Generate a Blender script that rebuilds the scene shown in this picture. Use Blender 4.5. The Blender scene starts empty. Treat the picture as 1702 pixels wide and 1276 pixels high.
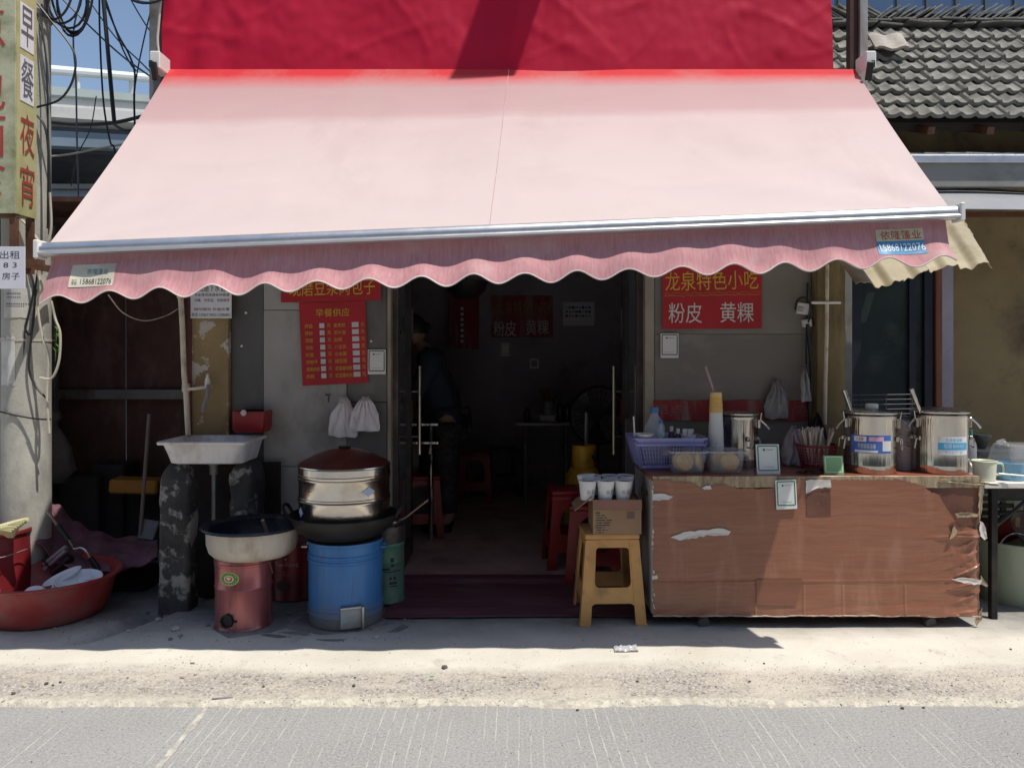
import bpy, bmesh, math, random
from mathutils import Vector, Matrix, Euler, noise
from mathutils.geometry import tessellate_polygon

R = math.radians
rnd = random.Random(7)
sc = bpy.context.scene
COL = sc.collection
H, F, CX, CY = 1.38, 1300.0, 851.0, 595.0      # eye height, focal length and vanishing point measured in the photograph

# ---------------------------------------------------------------- camera, sky, sun, exposure
cd = bpy.data.cameras.new('camera')
cam = bpy.data.objects.new('camera', cd)
COL.objects.link(cam)
cam.location = (0, 0, H)
cam.rotation_euler = (R(90), 0, 0)
cd.sensor_width = 36.0
cd.lens = 36.0 * F / 1702.0
cd.shift_y = -43.0 / 1702.0
cd.clip_end = 2000
cd.clip_start = .05
sc.camera = cam

SUN = Vector((-.335, .215, -1.0))                 # the way the sunlight travels
w = bpy.data.worlds.new('World')
sc.world = w
w.use_nodes = True
nt = w.node_tree
sky = nt.nodes.new('ShaderNodeTexSky')
sky.sky_type = 'NISHITA'
sky.sun_disc = False
sky.sun_elevation = math.asin(1.0 / SUN.length)
sky.sun_rotation = math.atan2(-SUN.x, -SUN.y)
sky.air_density = 1.0
sky.dust_density = .6
sky.ozone_density = 1.5
wb = nt.nodes.new('ShaderNodeMix'); wb.data_type = 'RGBA'; wb.blend_type = 'MULTIPLY'; wb.inputs[0].default_value = 1
wb.inputs[7].default_value = (1.0, .95, .90, 1)          # the camera's white balance, the same over the whole sky
nt.links.new(sky.outputs[0], wb.inputs[6])
nt.links.new(wb.outputs[2], nt.nodes['Background'].inputs[0])
nt.nodes['Background'].inputs[1].default_value = .15

sd = bpy.data.lights.new('sun', 'SUN')
sd.energy = 4.8
sd.angle = R(.55)
sd.color = (1.0, .945, .85)
so = bpy.data.objects.new('sun', sd)
COL.objects.link(so)
so.rotation_euler = SUN.to_track_quat('-Z', 'Y').to_euler()
so.location = (3, -2, 9)

vs_ = sc.view_settings
sc.display_settings.display_device = 'sRGB'
vs_.view_transform = 'Standard'
vs_.look = 'None'
vs_.exposure = .0
vs_.gamma = 1
vs_.use_curve_mapping = False
sc.cycles.max_bounces = 8
sc.cycles.diffuse_bounces = 4
sc.cycles.transparent_max_bounces = 16

# ---------------------------------------------------------------- measuring helpers
def P(px, py, D):
    """A point seen at photo pixel (px, py), D metres in front of the eye."""
    return Vector(((px - CX) * D / F, D, H - (py - CY) * D / F))
def XX(px, D): return (px - CX) * D / F
def ZZ(py, D): return H - (py - CY) * D / F

# ---------------------------------------------------------------- mesh builder
def catmull(pts, n=6):
    pts = [Vector(p) for p in pts]
    if len(pts) < 3 or n < 2: return pts
    q = [pts[0] * 2 - pts[1]] + pts + [pts[-1] * 2 - pts[-2]]
    out = []
    for i in range(1, len(q) - 2):
        a, b, c, d = q[i - 1], q[i], q[i + 1], q[i + 2]
        for k in range(n):
            t = k / n
            out.append(.5 * ((2 * b) + (c - a) * t + (2 * a - 5 * b + 4 * c - d) * t * t + (3 * b - a - 3 * c + d) * t ** 3))
    out.append(pts[-1])
    return out

class MB:
    def __init__(s): s.v = []; s.f = []; s.uv = {}
    def add(s, vs, fs, M=None):
        o = len(s.v)
        s.v += [tuple(M @ Vector(p)) if M else tuple(p) for p in vs]
        s.f += [tuple(i + o for i in f) for f in fs]
        return s
    def box(s, c, d, rot=(0, 0, 0), bev=0.0, seg=1):
        M = Matrix.Translation(c) @ Euler(rot).to_matrix().to_4x4()
        if bev <= 0:
            x, y, z = d[0] / 2, d[1] / 2, d[2] / 2
            vs = [(-x, -y, -z), (x, -y, -z), (x, y, -z), (-x, y, -z), (-x, -y, z), (x, -y, z), (x, y, z), (-x, y, z)]
            fs = [(0, 3, 2, 1), (4, 5, 6, 7), (0, 1, 5, 4), (1, 2, 6, 5), (2, 3, 7, 6), (3, 0, 4, 7)]
            return s.add(vs, fs, M)
        bm = bmesh.new()
        bmesh.ops.create_cube(bm, size=1)
        for q in bm.verts: q.co = Vector((q.co.x * d[0], q.co.y * d[1], q.co.z * d[2]))
        bmesh.ops.bevel(bm, geom=bm.edges[:], offset=bev, segments=seg, affect='EDGES', profile=.5)
        bm.verts.index_update()
        vs = [q.co.copy() for q in bm.verts]; fs = [[q.index for q in f.verts] for f in bm.faces]
        bm.free()
        return s.add(vs, fs, M)
    def bx(s, x0, x1, y0, y1, z0, z1, bev=0.0):
        return s.box(((x0 + x1) / 2, (y0 + y1) / 2, (z0 + z1) / 2), (abs(x1 - x0), abs(y1 - y0), abs(z1 - z0)), (0, 0, 0), bev)
    def lathe(s, prof, c=(0, 0, 0), seg=28, rot=(0, 0, 0), sx=1, sy=1, wob=0):
        M = Matrix.Translation(c) @ Euler(rot).to_matrix().to_4x4()
        vs, fs, rings = [], [], []
        for r, z in prof:
            if r < 1e-6:
                rings.append([len(vs)]); vs.append((0, 0, z))
            else:
                st = len(vs); rings.append(list(range(st, st + seg)))
                for k in range(seg):
                    a = 2 * math.pi * k / seg
                    rr = r * (1 + wob * math.sin(3 * a + z * 9) + wob * .6 * math.sin(5 * a + 2))
                    vs.append((rr * math.cos(a) * sx, rr * math.sin(a) * sy, z))
        for A, B in zip(rings[:-1], rings[1:]):
            if len(A) == 1 and len(B) == 1: continue
            for k in range(seg):
                k2 = (k + 1) % seg
                if len(A) == 1: fs.append((A[0], B[k2], B[k]))
                elif len(B) == 1: fs.append((A[k], A[k2], B[0]))
                else: fs.append((A[k], A[k2], B[k2], B[k]))
        return s.add(vs, fs, M)
    def cyl(s, c, r, h, seg=20, rot=(0, 0, 0)):
        return s.lathe([(0, 0), (r, 0), (r, h), (0, h)], c, seg, rot)
    def tube(s, pts, r, seg=7, sm=0):
        pts = catmull(pts, sm) if sm else [Vector(p) for p in pts]
        n = len(pts); rs = r if isinstance(r, (list, tuple)) else [r] * n
        vs, fs = [], []
        t0 = (pts[1] - pts[0]).normalized()
        a = t0.orthogonal().normalized()
        for i, p in enumerate(pts):
            t = (pts[min(i + 1, n - 1)] - pts[max(i - 1, 0)])
            t = t.normalized() if t.length > 1e-9 else t0
            a = a - t * a.dot(t)
            a = a.normalized() if a.length > 1e-6 else t.orthogonal().normalized()
            b = t.cross(a)
            for k in range(seg):
                g = 2 * math.pi * k / seg
                vs.append(p + (a * math.cos(g) + b * math.sin(g)) * rs[i])
        for i in range(n - 1):
            for k in range(seg):
                k2 = (k + 1) % seg
                fs.append((i * seg + k, i * seg + k2, (i + 1) * seg + k2, (i + 1) * seg + k))
        fs.append(tuple(reversed(range(seg)))); fs.append(tuple(range((n - 1) * seg, n * seg)))
        return s.add(vs, fs)
    def grid(s, fn, nu, nv, th=0.0):
        """A sheet fn(u, v) in 0..1, given the thickness th."""
        o = len(s.v)
        pts = [[Vector(fn(i / nu, j / nv)) for i in range(nu + 1)] for j in range(nv + 1)]
        W = nu + 1
        idx = lambda i, j: j * W + i
        vs = [pts[j][i] for j in range(nv + 1) for i in range(W)]
        fs = [(idx(i, j), idx(i + 1, j), idx(i + 1, j + 1), idx(i, j + 1)) for j in range(nv) for i in range(nu)]
        for j in range(nv + 1):
            for i in range(W): s.uv[o + idx(i, j)] = (i / nu, j / nv)
        if th:
            N = len(vs); back = []
            for j in range(nv + 1):
                for i in range(W):
                    du = pts[j][min(i + 1, nu)] - pts[j][max(i - 1, 0)]
                    dv = pts[min(j + 1, nv)][i] - pts[max(j - 1, 0)][i]
                    n = du.cross(dv); n = n.normalized() if n.length > 1e-12 else Vector((0, 0, 1))
                    s.uv[o + N + len(back)] = (i / nu, j / nv)
                    back.append(pts[j][i] - n * th)
            fs2 = [tuple(q + N for q in reversed(f)) for f in fs]
            rim = [idx(i, 0) for i in range(W)] + [idx(nu, j) for j in range(1, nv + 1)] + [idx(i, nv) for i in range(nu - 1, -1, -1)] + [idx(0, j) for j in range(nv - 1, 0, -1)]
            side = [(rim[k], rim[k] + N, rim[(k + 1) % len(rim)] + N, rim[(k + 1) % len(rim)]) for k in range(len(rim))]
            vs += back; fs += fs2 + side
        return s.add(vs, fs)
    def plate(s, outer, holes=(), th=.01, M=None):
        """A flat plate with holes: 2-D outline in x, z at y = 0, thickness towards +y."""
        loops = [list(outer)] + [list(h) for h in holes]
        flat = [p for l in loops for p in l]
        tri = tessellate_polygon([[Vector((p[0], p[1], 0)) for p in l] for l in loops])
        n = len(flat)
        vs = [(p[0], 0, p[1]) for p in flat] + [(p[0], th, p[1]) for p in flat]
        fs = []
        for a, b, c in tri:
            pa, pb, pc = flat[a], flat[b], flat[c]
            ar = (pb[0] - pa[0]) * (pc[1] - pa[1]) - (pc[0] - pa[0]) * (pb[1] - pa[1])
            if ar < 0: b, c = c, b
            fs.append((a, b, c)); fs.append((a + n, c + n, b + n))
        o = 0
        for li, l in enumerate(loops):
            m = len(l)
            ar = sum(l[k][0] * l[(k + 1) % m][1] - l[(k + 1) % m][0] * l[k][1] for k in range(m))
            for k in range(m):
                a, b = o + k, o + (k + 1) % m
                if (ar > 0) != (li > 0): fs.append((a, a + n, b + n, b))
                else: fs.append((a, b, b + n, a + n))
            o += m
        return s.add(vs, fs, M)
    def mesh(s, name, ang=35):
        me = bpy.data.meshes.new(name)
        me.from_pydata(s.v, [], s.f)
        me.update()
        if s.uv:
            L = me.uv_layers.new(name='UVMap')
            for lp in me.loops: L.data[lp.index].uv = s.uv.get(lp.vertex_index, (0, 0))
        me.shade_smooth()
        me.set_sharp_from_angle(angle=R(ang))
        return me
    def build(s, name, m, parent=None, ang=35, **tags):
        """Links the collected shapes, given in world coordinates, as one object."""
        if parent is not None:
            off = Vector()
            q = parent
            while q: off += q.location; q = q.parent
        else:
            xs = [v[0] for v in s.v]; ys = [v[1] for v in s.v]; zs = [v[2] for v in s.v]
            off = Vector(((min(xs) + max(xs)) / 2, (min(ys) + max(ys)) / 2, min(zs)))
        s.v = [(v[0] - off.x, v[1] - off.y, v[2] - off.z) for v in s.v]
        o = bpy.data.objects.new(name, s.mesh(name, ang))
        COL.objects.link(o)
        if m: o.data.materials.append(m)
        if parent is not None: o.parent = parent
        else: o.location = off
        for k, x in tags.items(): o[k] = x
        return o

def thing(name, label, cat, loc=(0, 0, 0), group=None):
    o = bpy.data.objects.new(name, None)
    COL.objects.link(o)
    o.location = loc
    o.empty_display_size = .05
    o['label'] = label; o['category'] = cat
    if group: o['group'] = group
    return o
def tag(o, label, cat, group=None):
    o['label'] = label; o['category'] = cat
    if group: o['group'] = group
    return o
def kids(o): return [c for c in COL.objects if c.parent == o]
def copy_tree(o, parent=None, loc=None, rot=None, label=None):
    c = o.copy(); COL.objects.link(c)
    if parent is not None: c.parent = parent
    for ch in list(o.children): copy_tree(ch, c)
    if loc is not None: c.location = loc
    if rot is not None: c.rotation_euler = rot
    if label: c['label'] = label
    return c

def text(s, c, m, parent, h=None, wd=None, bold=0.0, rot=(90, 0, 0), name='lettering', th=.0006, chars_gap=1.0):
    cu = bpy.data.curves.new('t', 'FONT')
    cu.body = s; cu.size = 1; cu.align_x = 'CENTER'; cu.offset = bold; cu.extrude = 0; cu.resolution_u = 2
    cu.space_character = chars_gap
    ob = bpy.data.objects.new('t', cu)
    me = bpy.data.meshes.new_from_object(ob)
    bpy.data.objects.remove(ob); bpy.data.curves.remove(cu)
    me.name = name
    if not me.vertices: return None
    xs = [v.co.x for v in me.vertices]; ys = [v.co.y for v in me.vertices]
    w0, h0 = max(xs) - min(xs), max(ys) - min(ys)
    mx, my = (max(xs) + min(xs)) / 2, (max(ys) + min(ys)) / 2
    kx = (wd / w0) if wd else (h / h0); ky = (h / h0) if h else kx
    Mx = Euler([R(a) for a in rot]).to_matrix()
    off = Vector(); q = parent
    while q: off += q.location; q = q.parent
    for v in me.vertices:
        v.co = Mx @ Vector(((v.co.x - mx) * kx, (v.co.y - my) * ky, 0)) + Vector(c) - off
    me.materials.clear(); me.materials.append(m)
    o = bpy.data.objects.new(name, me); COL.objects.link(o); o.parent = parent
    return o

# ---------------------------------------------------------------- materials
MATS = {}
def _n(nt, t, **kw):
    n = nt.nodes.new(t)
    for k, v in kw.items(): setattr(n, k, v)
    return n
def _mix(nt, fac, a, b, mode='MIX'):
    n = _n(nt, 'ShaderNodeMix', data_type='RGBA', blend_type=mode)
    for i, x in ((0, fac), (6, a), (7, b)):
        if hasattr(x, 'is_output'): nt.links.new(x, n.inputs[i])
        elif i == 0: n.inputs[0].default_value = x
        else: n.inputs[i].default_value = (*x[:3], 1)
    return n.outputs[2]
def _ramp(nt, src, p0, p1, c0=(0, 0, 0), c1=(1, 1, 1)):
    n = _n(nt, 'ShaderNodeValToRGB')
    e = n.color_ramp.elements
    e[0].position, e[1].position = p0, p1
    e[0].color, e[1].color = (*c0, 1), (*c1, 1)
    nt.links.new(src, n.inputs[0])
    return n.outputs[0]
def _noise(nt, co, scale, detail=4, rough=.6, sc3=(1, 1, 1)):
    if sc3 != (1, 1, 1):
        mp = _n(nt, 'ShaderNodeMapping'); mp.inputs['Scale'].default_value = sc3
        nt.links.new(co, mp.inputs[0]); co = mp.outputs[0]
    n = _n(nt, 'ShaderNodeTexNoise')
    n.inputs['Scale'].default_value = scale; n.inputs['Detail'].default_value = detail; n.inputs['Roughness'].default_value = rough
    nt.links.new(co, n.inputs['Vector'])
    return n.outputs[0]
def _math(nt, op, a, b=0.0):
    n = _n(nt, 'ShaderNodeMath', operation=op)
    for i, x in ((0, a), (1, b)):
        if hasattr(x, 'is_output'): nt.links.new(x, n.inputs[i])
        else: n.inputs[i].default_value = x
    return n.outputs[0]
def new_mat(name):
    m = bpy.data.materials.new(name); m.use_nodes = True
    nt = m.node_tree
    b = nt.nodes['Principled BSDF']
    tc = _n(nt, 'ShaderNodeTexCoord'); oi = _n(nt, 'ShaderNodeObjectInfo')
    ad = _n(nt, 'ShaderNodeVectorMath', operation='ADD')
    mu = _n(nt, 'ShaderNodeVectorMath', operation='SCALE'); mu.inputs[0].default_value = (17, 31, 23)
    nt.links.new(oi.outputs['Random'], mu.inputs['Scale'])
    nt.links.new(tc.outputs['Object'], ad.inputs[0]); nt.links.new(mu.outputs[0], ad.inputs[1])
    return m, nt, b, ad.outputs[0], tc
def bump(nt, b, src, st, dist=.01):
    n = _n(nt, 'ShaderNodeBump'); n.inputs['Strength'].default_value = st; n.inputs['Distance'].default_value = dist
    nt.links.new(src, n.inputs['Height']); nt.links.new(n.outputs[0], b.inputs['Normal'])
def mat(name, col, rough=.6, metal=0.0, var=.14, vs=5.0, bmp=.15, bs=70.0, dirt=None, ds=4.0, damt=.35, st=(1, 1, 1), spec=.5, rv=.12, emis=None, coat=0.0, bd=.004, tl=0.0, clear=0.0, bst=(1, 1, 1), dsh=0.0):
    if name in MATS: return MATS[name]
    m, nt, b, co, tc = new_mat(name)
    n1 = _noise(nt, co, vs, 5, .6, st)
    lo = [c * (1 - var) for c in col]; hi = [min(1, c * (1 + var)) for c in col]
    c = _mix(nt, _ramp(nt, n1, .32, .68), lo, hi)
    if dirt:
        n2 = _noise(nt, co, ds, 8, .65, st)
        p0 = .62 - damt * .35; p1 = .78 - damt * .2
        if dsh: p0 = (p0 + p1) / 2; p1 = p0 + dsh
        c = _mix(nt, _ramp(nt, n2, p0, p1), c, dirt)
    nt.links.new(c, b.inputs['Base Color'])
    n3 = _noise(nt, co, vs * 2.3, 6, .65, st)
    mr = _n(nt, 'ShaderNodeMapRange'); mr.inputs[3].default_value = max(.02, rough - rv); mr.inputs[4].default_value = min(1, rough + rv)
    nt.links.new(n3, mr.inputs[0]); nt.links.new(mr.outputs[0], b.inputs['Roughness'])
    b.inputs['Metallic'].default_value = metal
    b.inputs['Specular IOR Level'].default_value = spec
    b.inputs['Coat Weight'].default_value = coat
    if bmp: bump(nt, b, _noise(nt, co, bs, 5, .6, bst), bmp, bd)
    if emis:
        b.inputs['Emission Color'].default_value = (*emis[:3], 1); b.inputs['Emission Strength'].default_value = emis[3]
    out = nt.nodes['Material Output']
    if tl:
        t = _n(nt, 'ShaderNodeBsdfTranslucent'); mx = _n(nt, 'ShaderNodeMixShader'); mx.inputs[0].default_value = tl
        nt.links.new(c, t.inputs[0]); nt.links.new(b.outputs[0], mx.inputs[1]); nt.links.new(t.outputs[0], mx.inputs[2])
        nt.links.new(mx.outputs[0], out.inputs[0])
    if clear:
        t = _n(nt, 'ShaderNodeBsdfTransparent'); mx = _n(nt, 'ShaderNodeMixShader'); mx.inputs[0].default_value = clear
        t.inputs[0].default_value = (.93, .95, .96, 1)
        nt.links.new(b.outputs[0], mx.inputs[1]); nt.links.new(t.outputs[0], mx.inputs[2])
        nt.links.new(mx.outputs[0], out.inputs[0])
    MATS[name] = m
    return m

RED = mat('red_plastic', (.29, .009, .014), .38, dirt=(.16, .04, .035), damt=.3, ds=7)
REDOLD = mat('faded_red_plastic', (.30, .032, .03), .5, var=.22, dirt=(.2, .085, .075), damt=.45, ds=5, bmp=.1)
YEL = mat('yellow_plastic', (.56, .30, .10), .42, dirt=(.3, .17, .07), damt=.25, ds=9)
STEEL = mat('polished_steel', (.52, .495, .45), .17, 1.0, var=.16, bmp=.42, bs=15, rv=.08, bd=.03, bst=(1, 1, .03), st=(1, 1, .06), vs=12)  # vertical tone streaks painted in to imitate uneven street reflections
STEELD = mat('dull_steel', (.42, .42, .41), .38, 1.0, var=.15, dirt=(.2, .18, .16), damt=.3)
ALU = mat('brushed_aluminium', (.66, .67, .69), .36, .9, var=.08, bmp=.05)
IRON = mat('black_iron', (.016, .016, .017), .55, .4, var=.4, dirt=(.05, .04, .032), damt=.35, bmp=.4)
RUST = mat('rusty_steel', (.13, .055, .03), .8, .2, var=.4, dirt=(.2, .16, .13), damt=.35, bmp=.5)
GREYMET = mat('grey_painted_steel', (.2, .2, .2), .5, .3, var=.25, dirt=(.12, .06, .03), damt=.3, bmp=.3)
BLACK = mat('black_rubber', (.012, .012, .014), .5, var=.3)
CABLE = mat('black_cable', (.014, .014, .018), .45, bmp=0)
WCABLE = mat('dirty_white_cable', (.5, .46, .38), .55, dirt=(.25, .2, .15), damt=.3, bmp=0)
PVC = mat('white_pipe', (.62, .55, .44), .45, dirt=(.28, .2, .12), damt=.3, ds=9)
WHITE = mat('white_plastic', (.72, .71, .68), .42, var=.05, dirt=(.45, .41, .35), damt=.15)
PORC = mat('stained_white_basin', (.74, .71, .69), .35, var=.1, dirt=(.4, .33, .25), damt=.35, ds=6, st=(1, 1, .45))
PAPER = mat('white_paper', (.7, .7, .72), .75, var=.06, bmp=.15, bs=25)
INK = mat('black_ink', (.03, .03, .035), .7, bmp=0)
INKB = mat('blue_ink', (.08, .1, .2), .7, bmp=0)
REDINK = mat('red_ink', (.36, .05, .035), .7, bmp=0)
GOLD = mat('yellow_print', (.62, .4, .04), .6, bmp=0)
SILV = mat('grey_white_print', (.6, .6, .6), .6, bmp=0)
POST = mat('red_poster', (.40, .012, .022), .55, var=.12, bmp=.1, bs=12, bd=.01)
POSTF = mat('faded_red_poster', (.26, .02, .028), .6, var=.3, dirt=(.3, .24, .22), damt=.3, ds=9, st=(1, 1, .2))
CARD = mat('cardboard', (.3, .19, .11), .8, var=.12, bmp=.2, bs=50)
GREENP = mat('green_print', (.03, .2, .09), .5, bmp=0)
BAG = mat('white_plastic_bag', (.90, .86, .89), .25, var=.05, bmp=.6, bs=20, bd=.03, tl=.08)
CLEAR = mat('clear_plastic', (.8, .82, .84), .06, var=.02, bmp=.3, bs=14, bd=.01, clear=.8)
BLUECAP = mat('blue_cap', (.03, .16, .42), .4)
PURPLE = mat('lilac_plastic', (.3, .3, .58), .45, dirt=(.25, .22, .3), damt=.2)
OCHRE = mat('peeling_ochre_paint', (.3, .215, .105), .85, var=.22, vs=3, dirt=(.5, .46, .4), damt=.55, ds=8, bmp=.6, bs=25, bd=.01, dsh=.025)
DARKWOOD = mat('dark_brown_wood', (.12, .045, .022), .6, var=.3, st=(8, 8, .6))
# ================================================================ the setting
def struct(o): o['kind'] = 'structure'; return o
def pos_mat(name):
    m, nt, b, co, tc = new_mat(name)
    g = _n(nt, 'ShaderNodeNewGeometry')
    sp = _n(nt, 'ShaderNodeSeparateXYZ'); nt.links.new(g.outputs['Position'], sp.inputs[0])
    return m, nt, b, g.outputs['Position'], sp

# ground to the horizon
GROUND = mat('earth', (.17, .155, .13), .9, var=.3, vs=.3)
o = MB().bx(-400, 400, -400, 400, -.4, -.06).build('ground', GROUND); struct(o)

# road: worn concrete with sawn anti-skid grooves full of pale dust
m, nt, b, co, sp = pos_mat('road_concrete')
spk = _noise(nt, co, 95, 5, .75)
fine = _noise(nt, co, 260, 3, .7)
big = _noise(nt, co, 1.3, 6, .6)
c = _mix(nt, _ramp(nt, big, .3, .7), (.29, .287, .278), (.355, .35, .34))
c = _mix(nt, _ramp(nt, spk, .50, .66), c, (.44, .43, .41))
c = _mix(nt, _ramp(nt, spk, .33, .45, (1, 1, 1), (0, 0, 0)), c, (.17, .172, .18))
c = _mix(nt, _ramp(nt, fine, .58, .7), c, (.44, .43, .41))
wx = _math(nt, 'ADD', sp.outputs[0], _math(nt, 'MULTIPLY', _noise(nt, co, .9, 2), .07))
wx = _math(nt, 'ADD', wx, _math(nt, 'MULTIPLY', _noise(nt, co, 30, 3), .008))
fr = _math(nt, 'FRACT', _math(nt, 'MULTIPLY', wx, 23.0))
tri = _math(nt, 'ABSOLUTE', _math(nt, 'SUBTRACT', fr, .5))
line = _ramp(nt, tri, .045, .09, (1, 1, 1), (0, 0, 0))
keep = _ramp(nt, _noise(nt, co, 2.6, 5, .65, (1.5, .45, 1)), .44, .56)
brk = _ramp(nt, _noise(nt, co, 40, 3, .6, (1, .3, 1)), .38, .55)
gm = _math(nt, 'MULTIPLY', _math(nt, 'MULTIPLY', line, keep), brk)
c = _mix(nt, _math(nt, 'MULTIPLY', gm, .85), c, (.52, .49, .44))
nt.links.new(c, b.inputs['Base Color'])
b.inputs['Roughness'].default_value = .85; b.inputs['Specular IOR Level'].default_value = .3
hh = _math(nt, 'SUBTRACT', _math(nt, 'ADD', _math(nt, 'MULTIPLY', spk, .8), _math(nt, 'MULTIPLY', fine, .4)), _math(nt, 'MULTIPLY', _math(nt, 'MULTIPLY', line, keep), .25))
bump(nt, b, hh, .8, .006)
ROAD = m
o = MB().bx(-60, 60, -7, 3.12, -.2, 0).build('road', ROAD); struct(o)
jt = MB()
pts = []
r2 = random.Random(3)
N = 70
for k in range(N + 1):
    y = 1.2 + 1.9 * k / N
    wdt = .011 + .007 * noise.noise((y * 9, 0, 3)) + .006 * noise.noise((y * 30, 2, 3))
    xc = -1.2 + .012 * noise.noise((y * 5, 1, 0)) + (y - 3) * -.03
    pts.append((xc - wdt, xc + wdt, y))
for k in range(N):
    a, c_ = pts[k], pts[k + 1]
    jt.add([(a[0], a[2], .004), (a[1], a[2], .004), (c_[1], c_[2], .004), (c_[0], c_[2], .004), (a[0], a[2], -.01), (a[1], a[2], -.01), (c_[1], c_[2], -.01), (c_[0], c_[2], -.01)],
           [(0, 1, 2, 3), (0, 3, 7, 4), (1, 5, 6, 2)])
DUST = mat('pale_joint_filler', (.43, .41, .36), .9, var=.3, vs=30, bmp=.5)
struct(jt.build('road_joint', DUST))

# the concrete apron in front of the shop: rough and gritty next to the road, trowelled near the shop
def apron_z(x, y):
    z = .016 + .010 * noise.noise((x * .9, y * 1.3, 0)) + .004 * noise.noise((x * 4, y * 5, 1))
    rough = max(0, min(1, (3.52 - y + .10 * noise.noise((x * 1.1, 0, 5))) / .12)) * max(0, min(1, (y - 3.13) / .05))
    z += rough * (.004 * noise.noise((x * 22, y * 26, 2)) + .003 * noise.noise((x * 55, y * 55, 7)) - .006)
    e = 3.085 + .022 * noise.noise((x * 2.3, 0, 9)) + .018 * noise.noise((x * 9, 4, 9)) + .010 * noise.noise((x * 31, 4, 2)) + .006 * x * .3
    if y < e + .03: z = -.012 + (z + .012) * max(0, min(1, (y - e) / .03))
    # sunken gully beside the left bay
    g = abs(x + 1.98 - .45 * (y - 4.0))
    if y > 3.72 and g < .09: z -= .055 * (1 - g / .09) * min(1, (y - 3.72) / .1)
    return z
def apron(u, v):
    x = -5.2 + 10.4 * u
    y = 3.05 + 2.0 * (v ** 1.35)
    return (x, y, apron_z(x, y))
ap = MB().grid(apron, 520, 90)
m, nt, b, co, sp = pos_mat('apron_concrete')
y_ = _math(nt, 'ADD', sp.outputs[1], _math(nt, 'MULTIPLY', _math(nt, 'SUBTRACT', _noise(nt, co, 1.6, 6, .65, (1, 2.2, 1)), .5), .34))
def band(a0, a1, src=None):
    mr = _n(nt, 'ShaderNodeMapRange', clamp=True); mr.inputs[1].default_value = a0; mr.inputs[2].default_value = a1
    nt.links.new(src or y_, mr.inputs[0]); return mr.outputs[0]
big = _noise(nt, co, 2.0, 7, .65)
smooth = _mix(nt, _ramp(nt, big, .3, .7), (.55, .515, .44), (.68, .645, .57))
smooth = _mix(nt, _ramp(nt, _noise(nt, co, 7, 7, .7), .58, .72), smooth, (.45, .41, .345))
vo = _n(nt, 'ShaderNodeTexVoronoi'); vo.inputs['Scale'].default_value = 75; nt.links.new(co, vo.inputs['Vector'])
sep = _n(nt, 'ShaderNodeSeparateColor'); nt.links.new(vo.outputs['Color'], sep.inputs[0])
agg = _mix(nt, sep.outputs[0], (.36, .335, .32), (.55, .52, .48))
agg = _mix(nt, _ramp(nt, sep.outputs[1], .8, .86), agg, (.17, .155, .16))
agg = _mix(nt, _ramp(nt, vo.outputs[0], .35, .6), agg, (.36, .32, .27))
agg = _mix(nt, _math(nt, 'MULTIPLY', _ramp(nt, _noise(nt, co, 2.2, 7, .7, (1, 2.0, 1)), .44, .6), .85), agg, (.54, .49, .41))
c = _mix(nt, band(3.38, 3.5), agg, smooth)
dusty = _mix(nt, _ramp(nt, _noise(nt, co, 28, 5), .4, .62), (.60, .555, .46), (.42, .39, .33))
c = _mix(nt, band(3.12, 3.2), dusty, c)
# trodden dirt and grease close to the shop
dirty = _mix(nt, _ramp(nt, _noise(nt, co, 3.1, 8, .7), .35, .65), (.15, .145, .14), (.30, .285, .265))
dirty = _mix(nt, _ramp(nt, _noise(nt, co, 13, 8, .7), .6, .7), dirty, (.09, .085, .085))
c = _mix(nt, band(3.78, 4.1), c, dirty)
nt.links.new(c, b.inputs['Base Color']); b.inputs['Roughness'].default_value = .9; b.inputs['Specular IOR Level'].default_value = .25
bump(nt, b, _math(nt, 'ADD', _noise(nt, co, 110, 6, .7), _math(nt, 'MULTIPLY', vo.outputs[0], _math(nt, 'SUBTRACT', 1.0, band(3.36, 3.5)))), .6, .006)
APRON = m
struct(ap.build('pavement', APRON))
struct(MB().bx(-60, -5.2, 3.12, 9, -.2, .012).bx(5.2, 60, 3.12, 9, -.2, .012).build('pavement', APRON))
struct(MB().bx(-5.2, 5.2, 5.05, 9.5, -.2, -.02).build('ground_slab', APRON))

# ---------------------------------------------------------------- the shop
WALLI = mat('dingy_plaster', (.33, .30, .345), .8, var=.2, vs=2, dirt=(.22, .2, .225), damt=.3)
PANL = mat('grey_cladding', (.37, .36, .345), .45, var=.16, vs=2.2, dirt=(.2, .19, .18), damt=.35, ds=3, bmp=.12, bs=40, st=(1, 1, .6))
PAND = mat('dark_cladding', (.105, .102, .10), .4, var=.2, vs=2.5, dirt=(.17, .16, .155), damt=.3, ds=3, bmp=.1, bs=40, st=(1, 1, .5))
PANR = mat('taupe_cladding', (.205, .19, .17), .42, var=.14, vs=1.8, dirt=(.25, .235, .22), damt=.25, ds=5, bmp=.12, bs=40, st=(.5, 1, 1))
JAMB = mat('beige_jamb', (.30, .265, .215), .5, var=.15, dirt=(.18, .15, .12), damt=.3)
CONC = mat('old_concrete', (.33, .32, .29), .85, var=.22, vs=4, dirt=(.2, .19, .17), damt=.4, ds=6, bmp=.5, bs=45)
FLOORI = mat('brown_floor_tile', (.50, .36, .32), .5, var=.2, vs=3, dirt=(.3, .2, .18), damt=.35, bmp=.1)
shop = thing('shop_building', 'grey clad breakfast shop with an open glass door behind the awning', 'shop', (0, 4.6, 0))
D0 = 4.6
w_ = MB()
w_.bx(-1.64, -.75, D0 + .02, D0 + .14, 0, 2.3).bx(.80, 1.86, D0 + .02, D0 + .14, 0, 2.3)
w_.bx(-2.0, 1.86, D0 + .02, D0 + .2, 2.3, 6.9)
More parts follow.
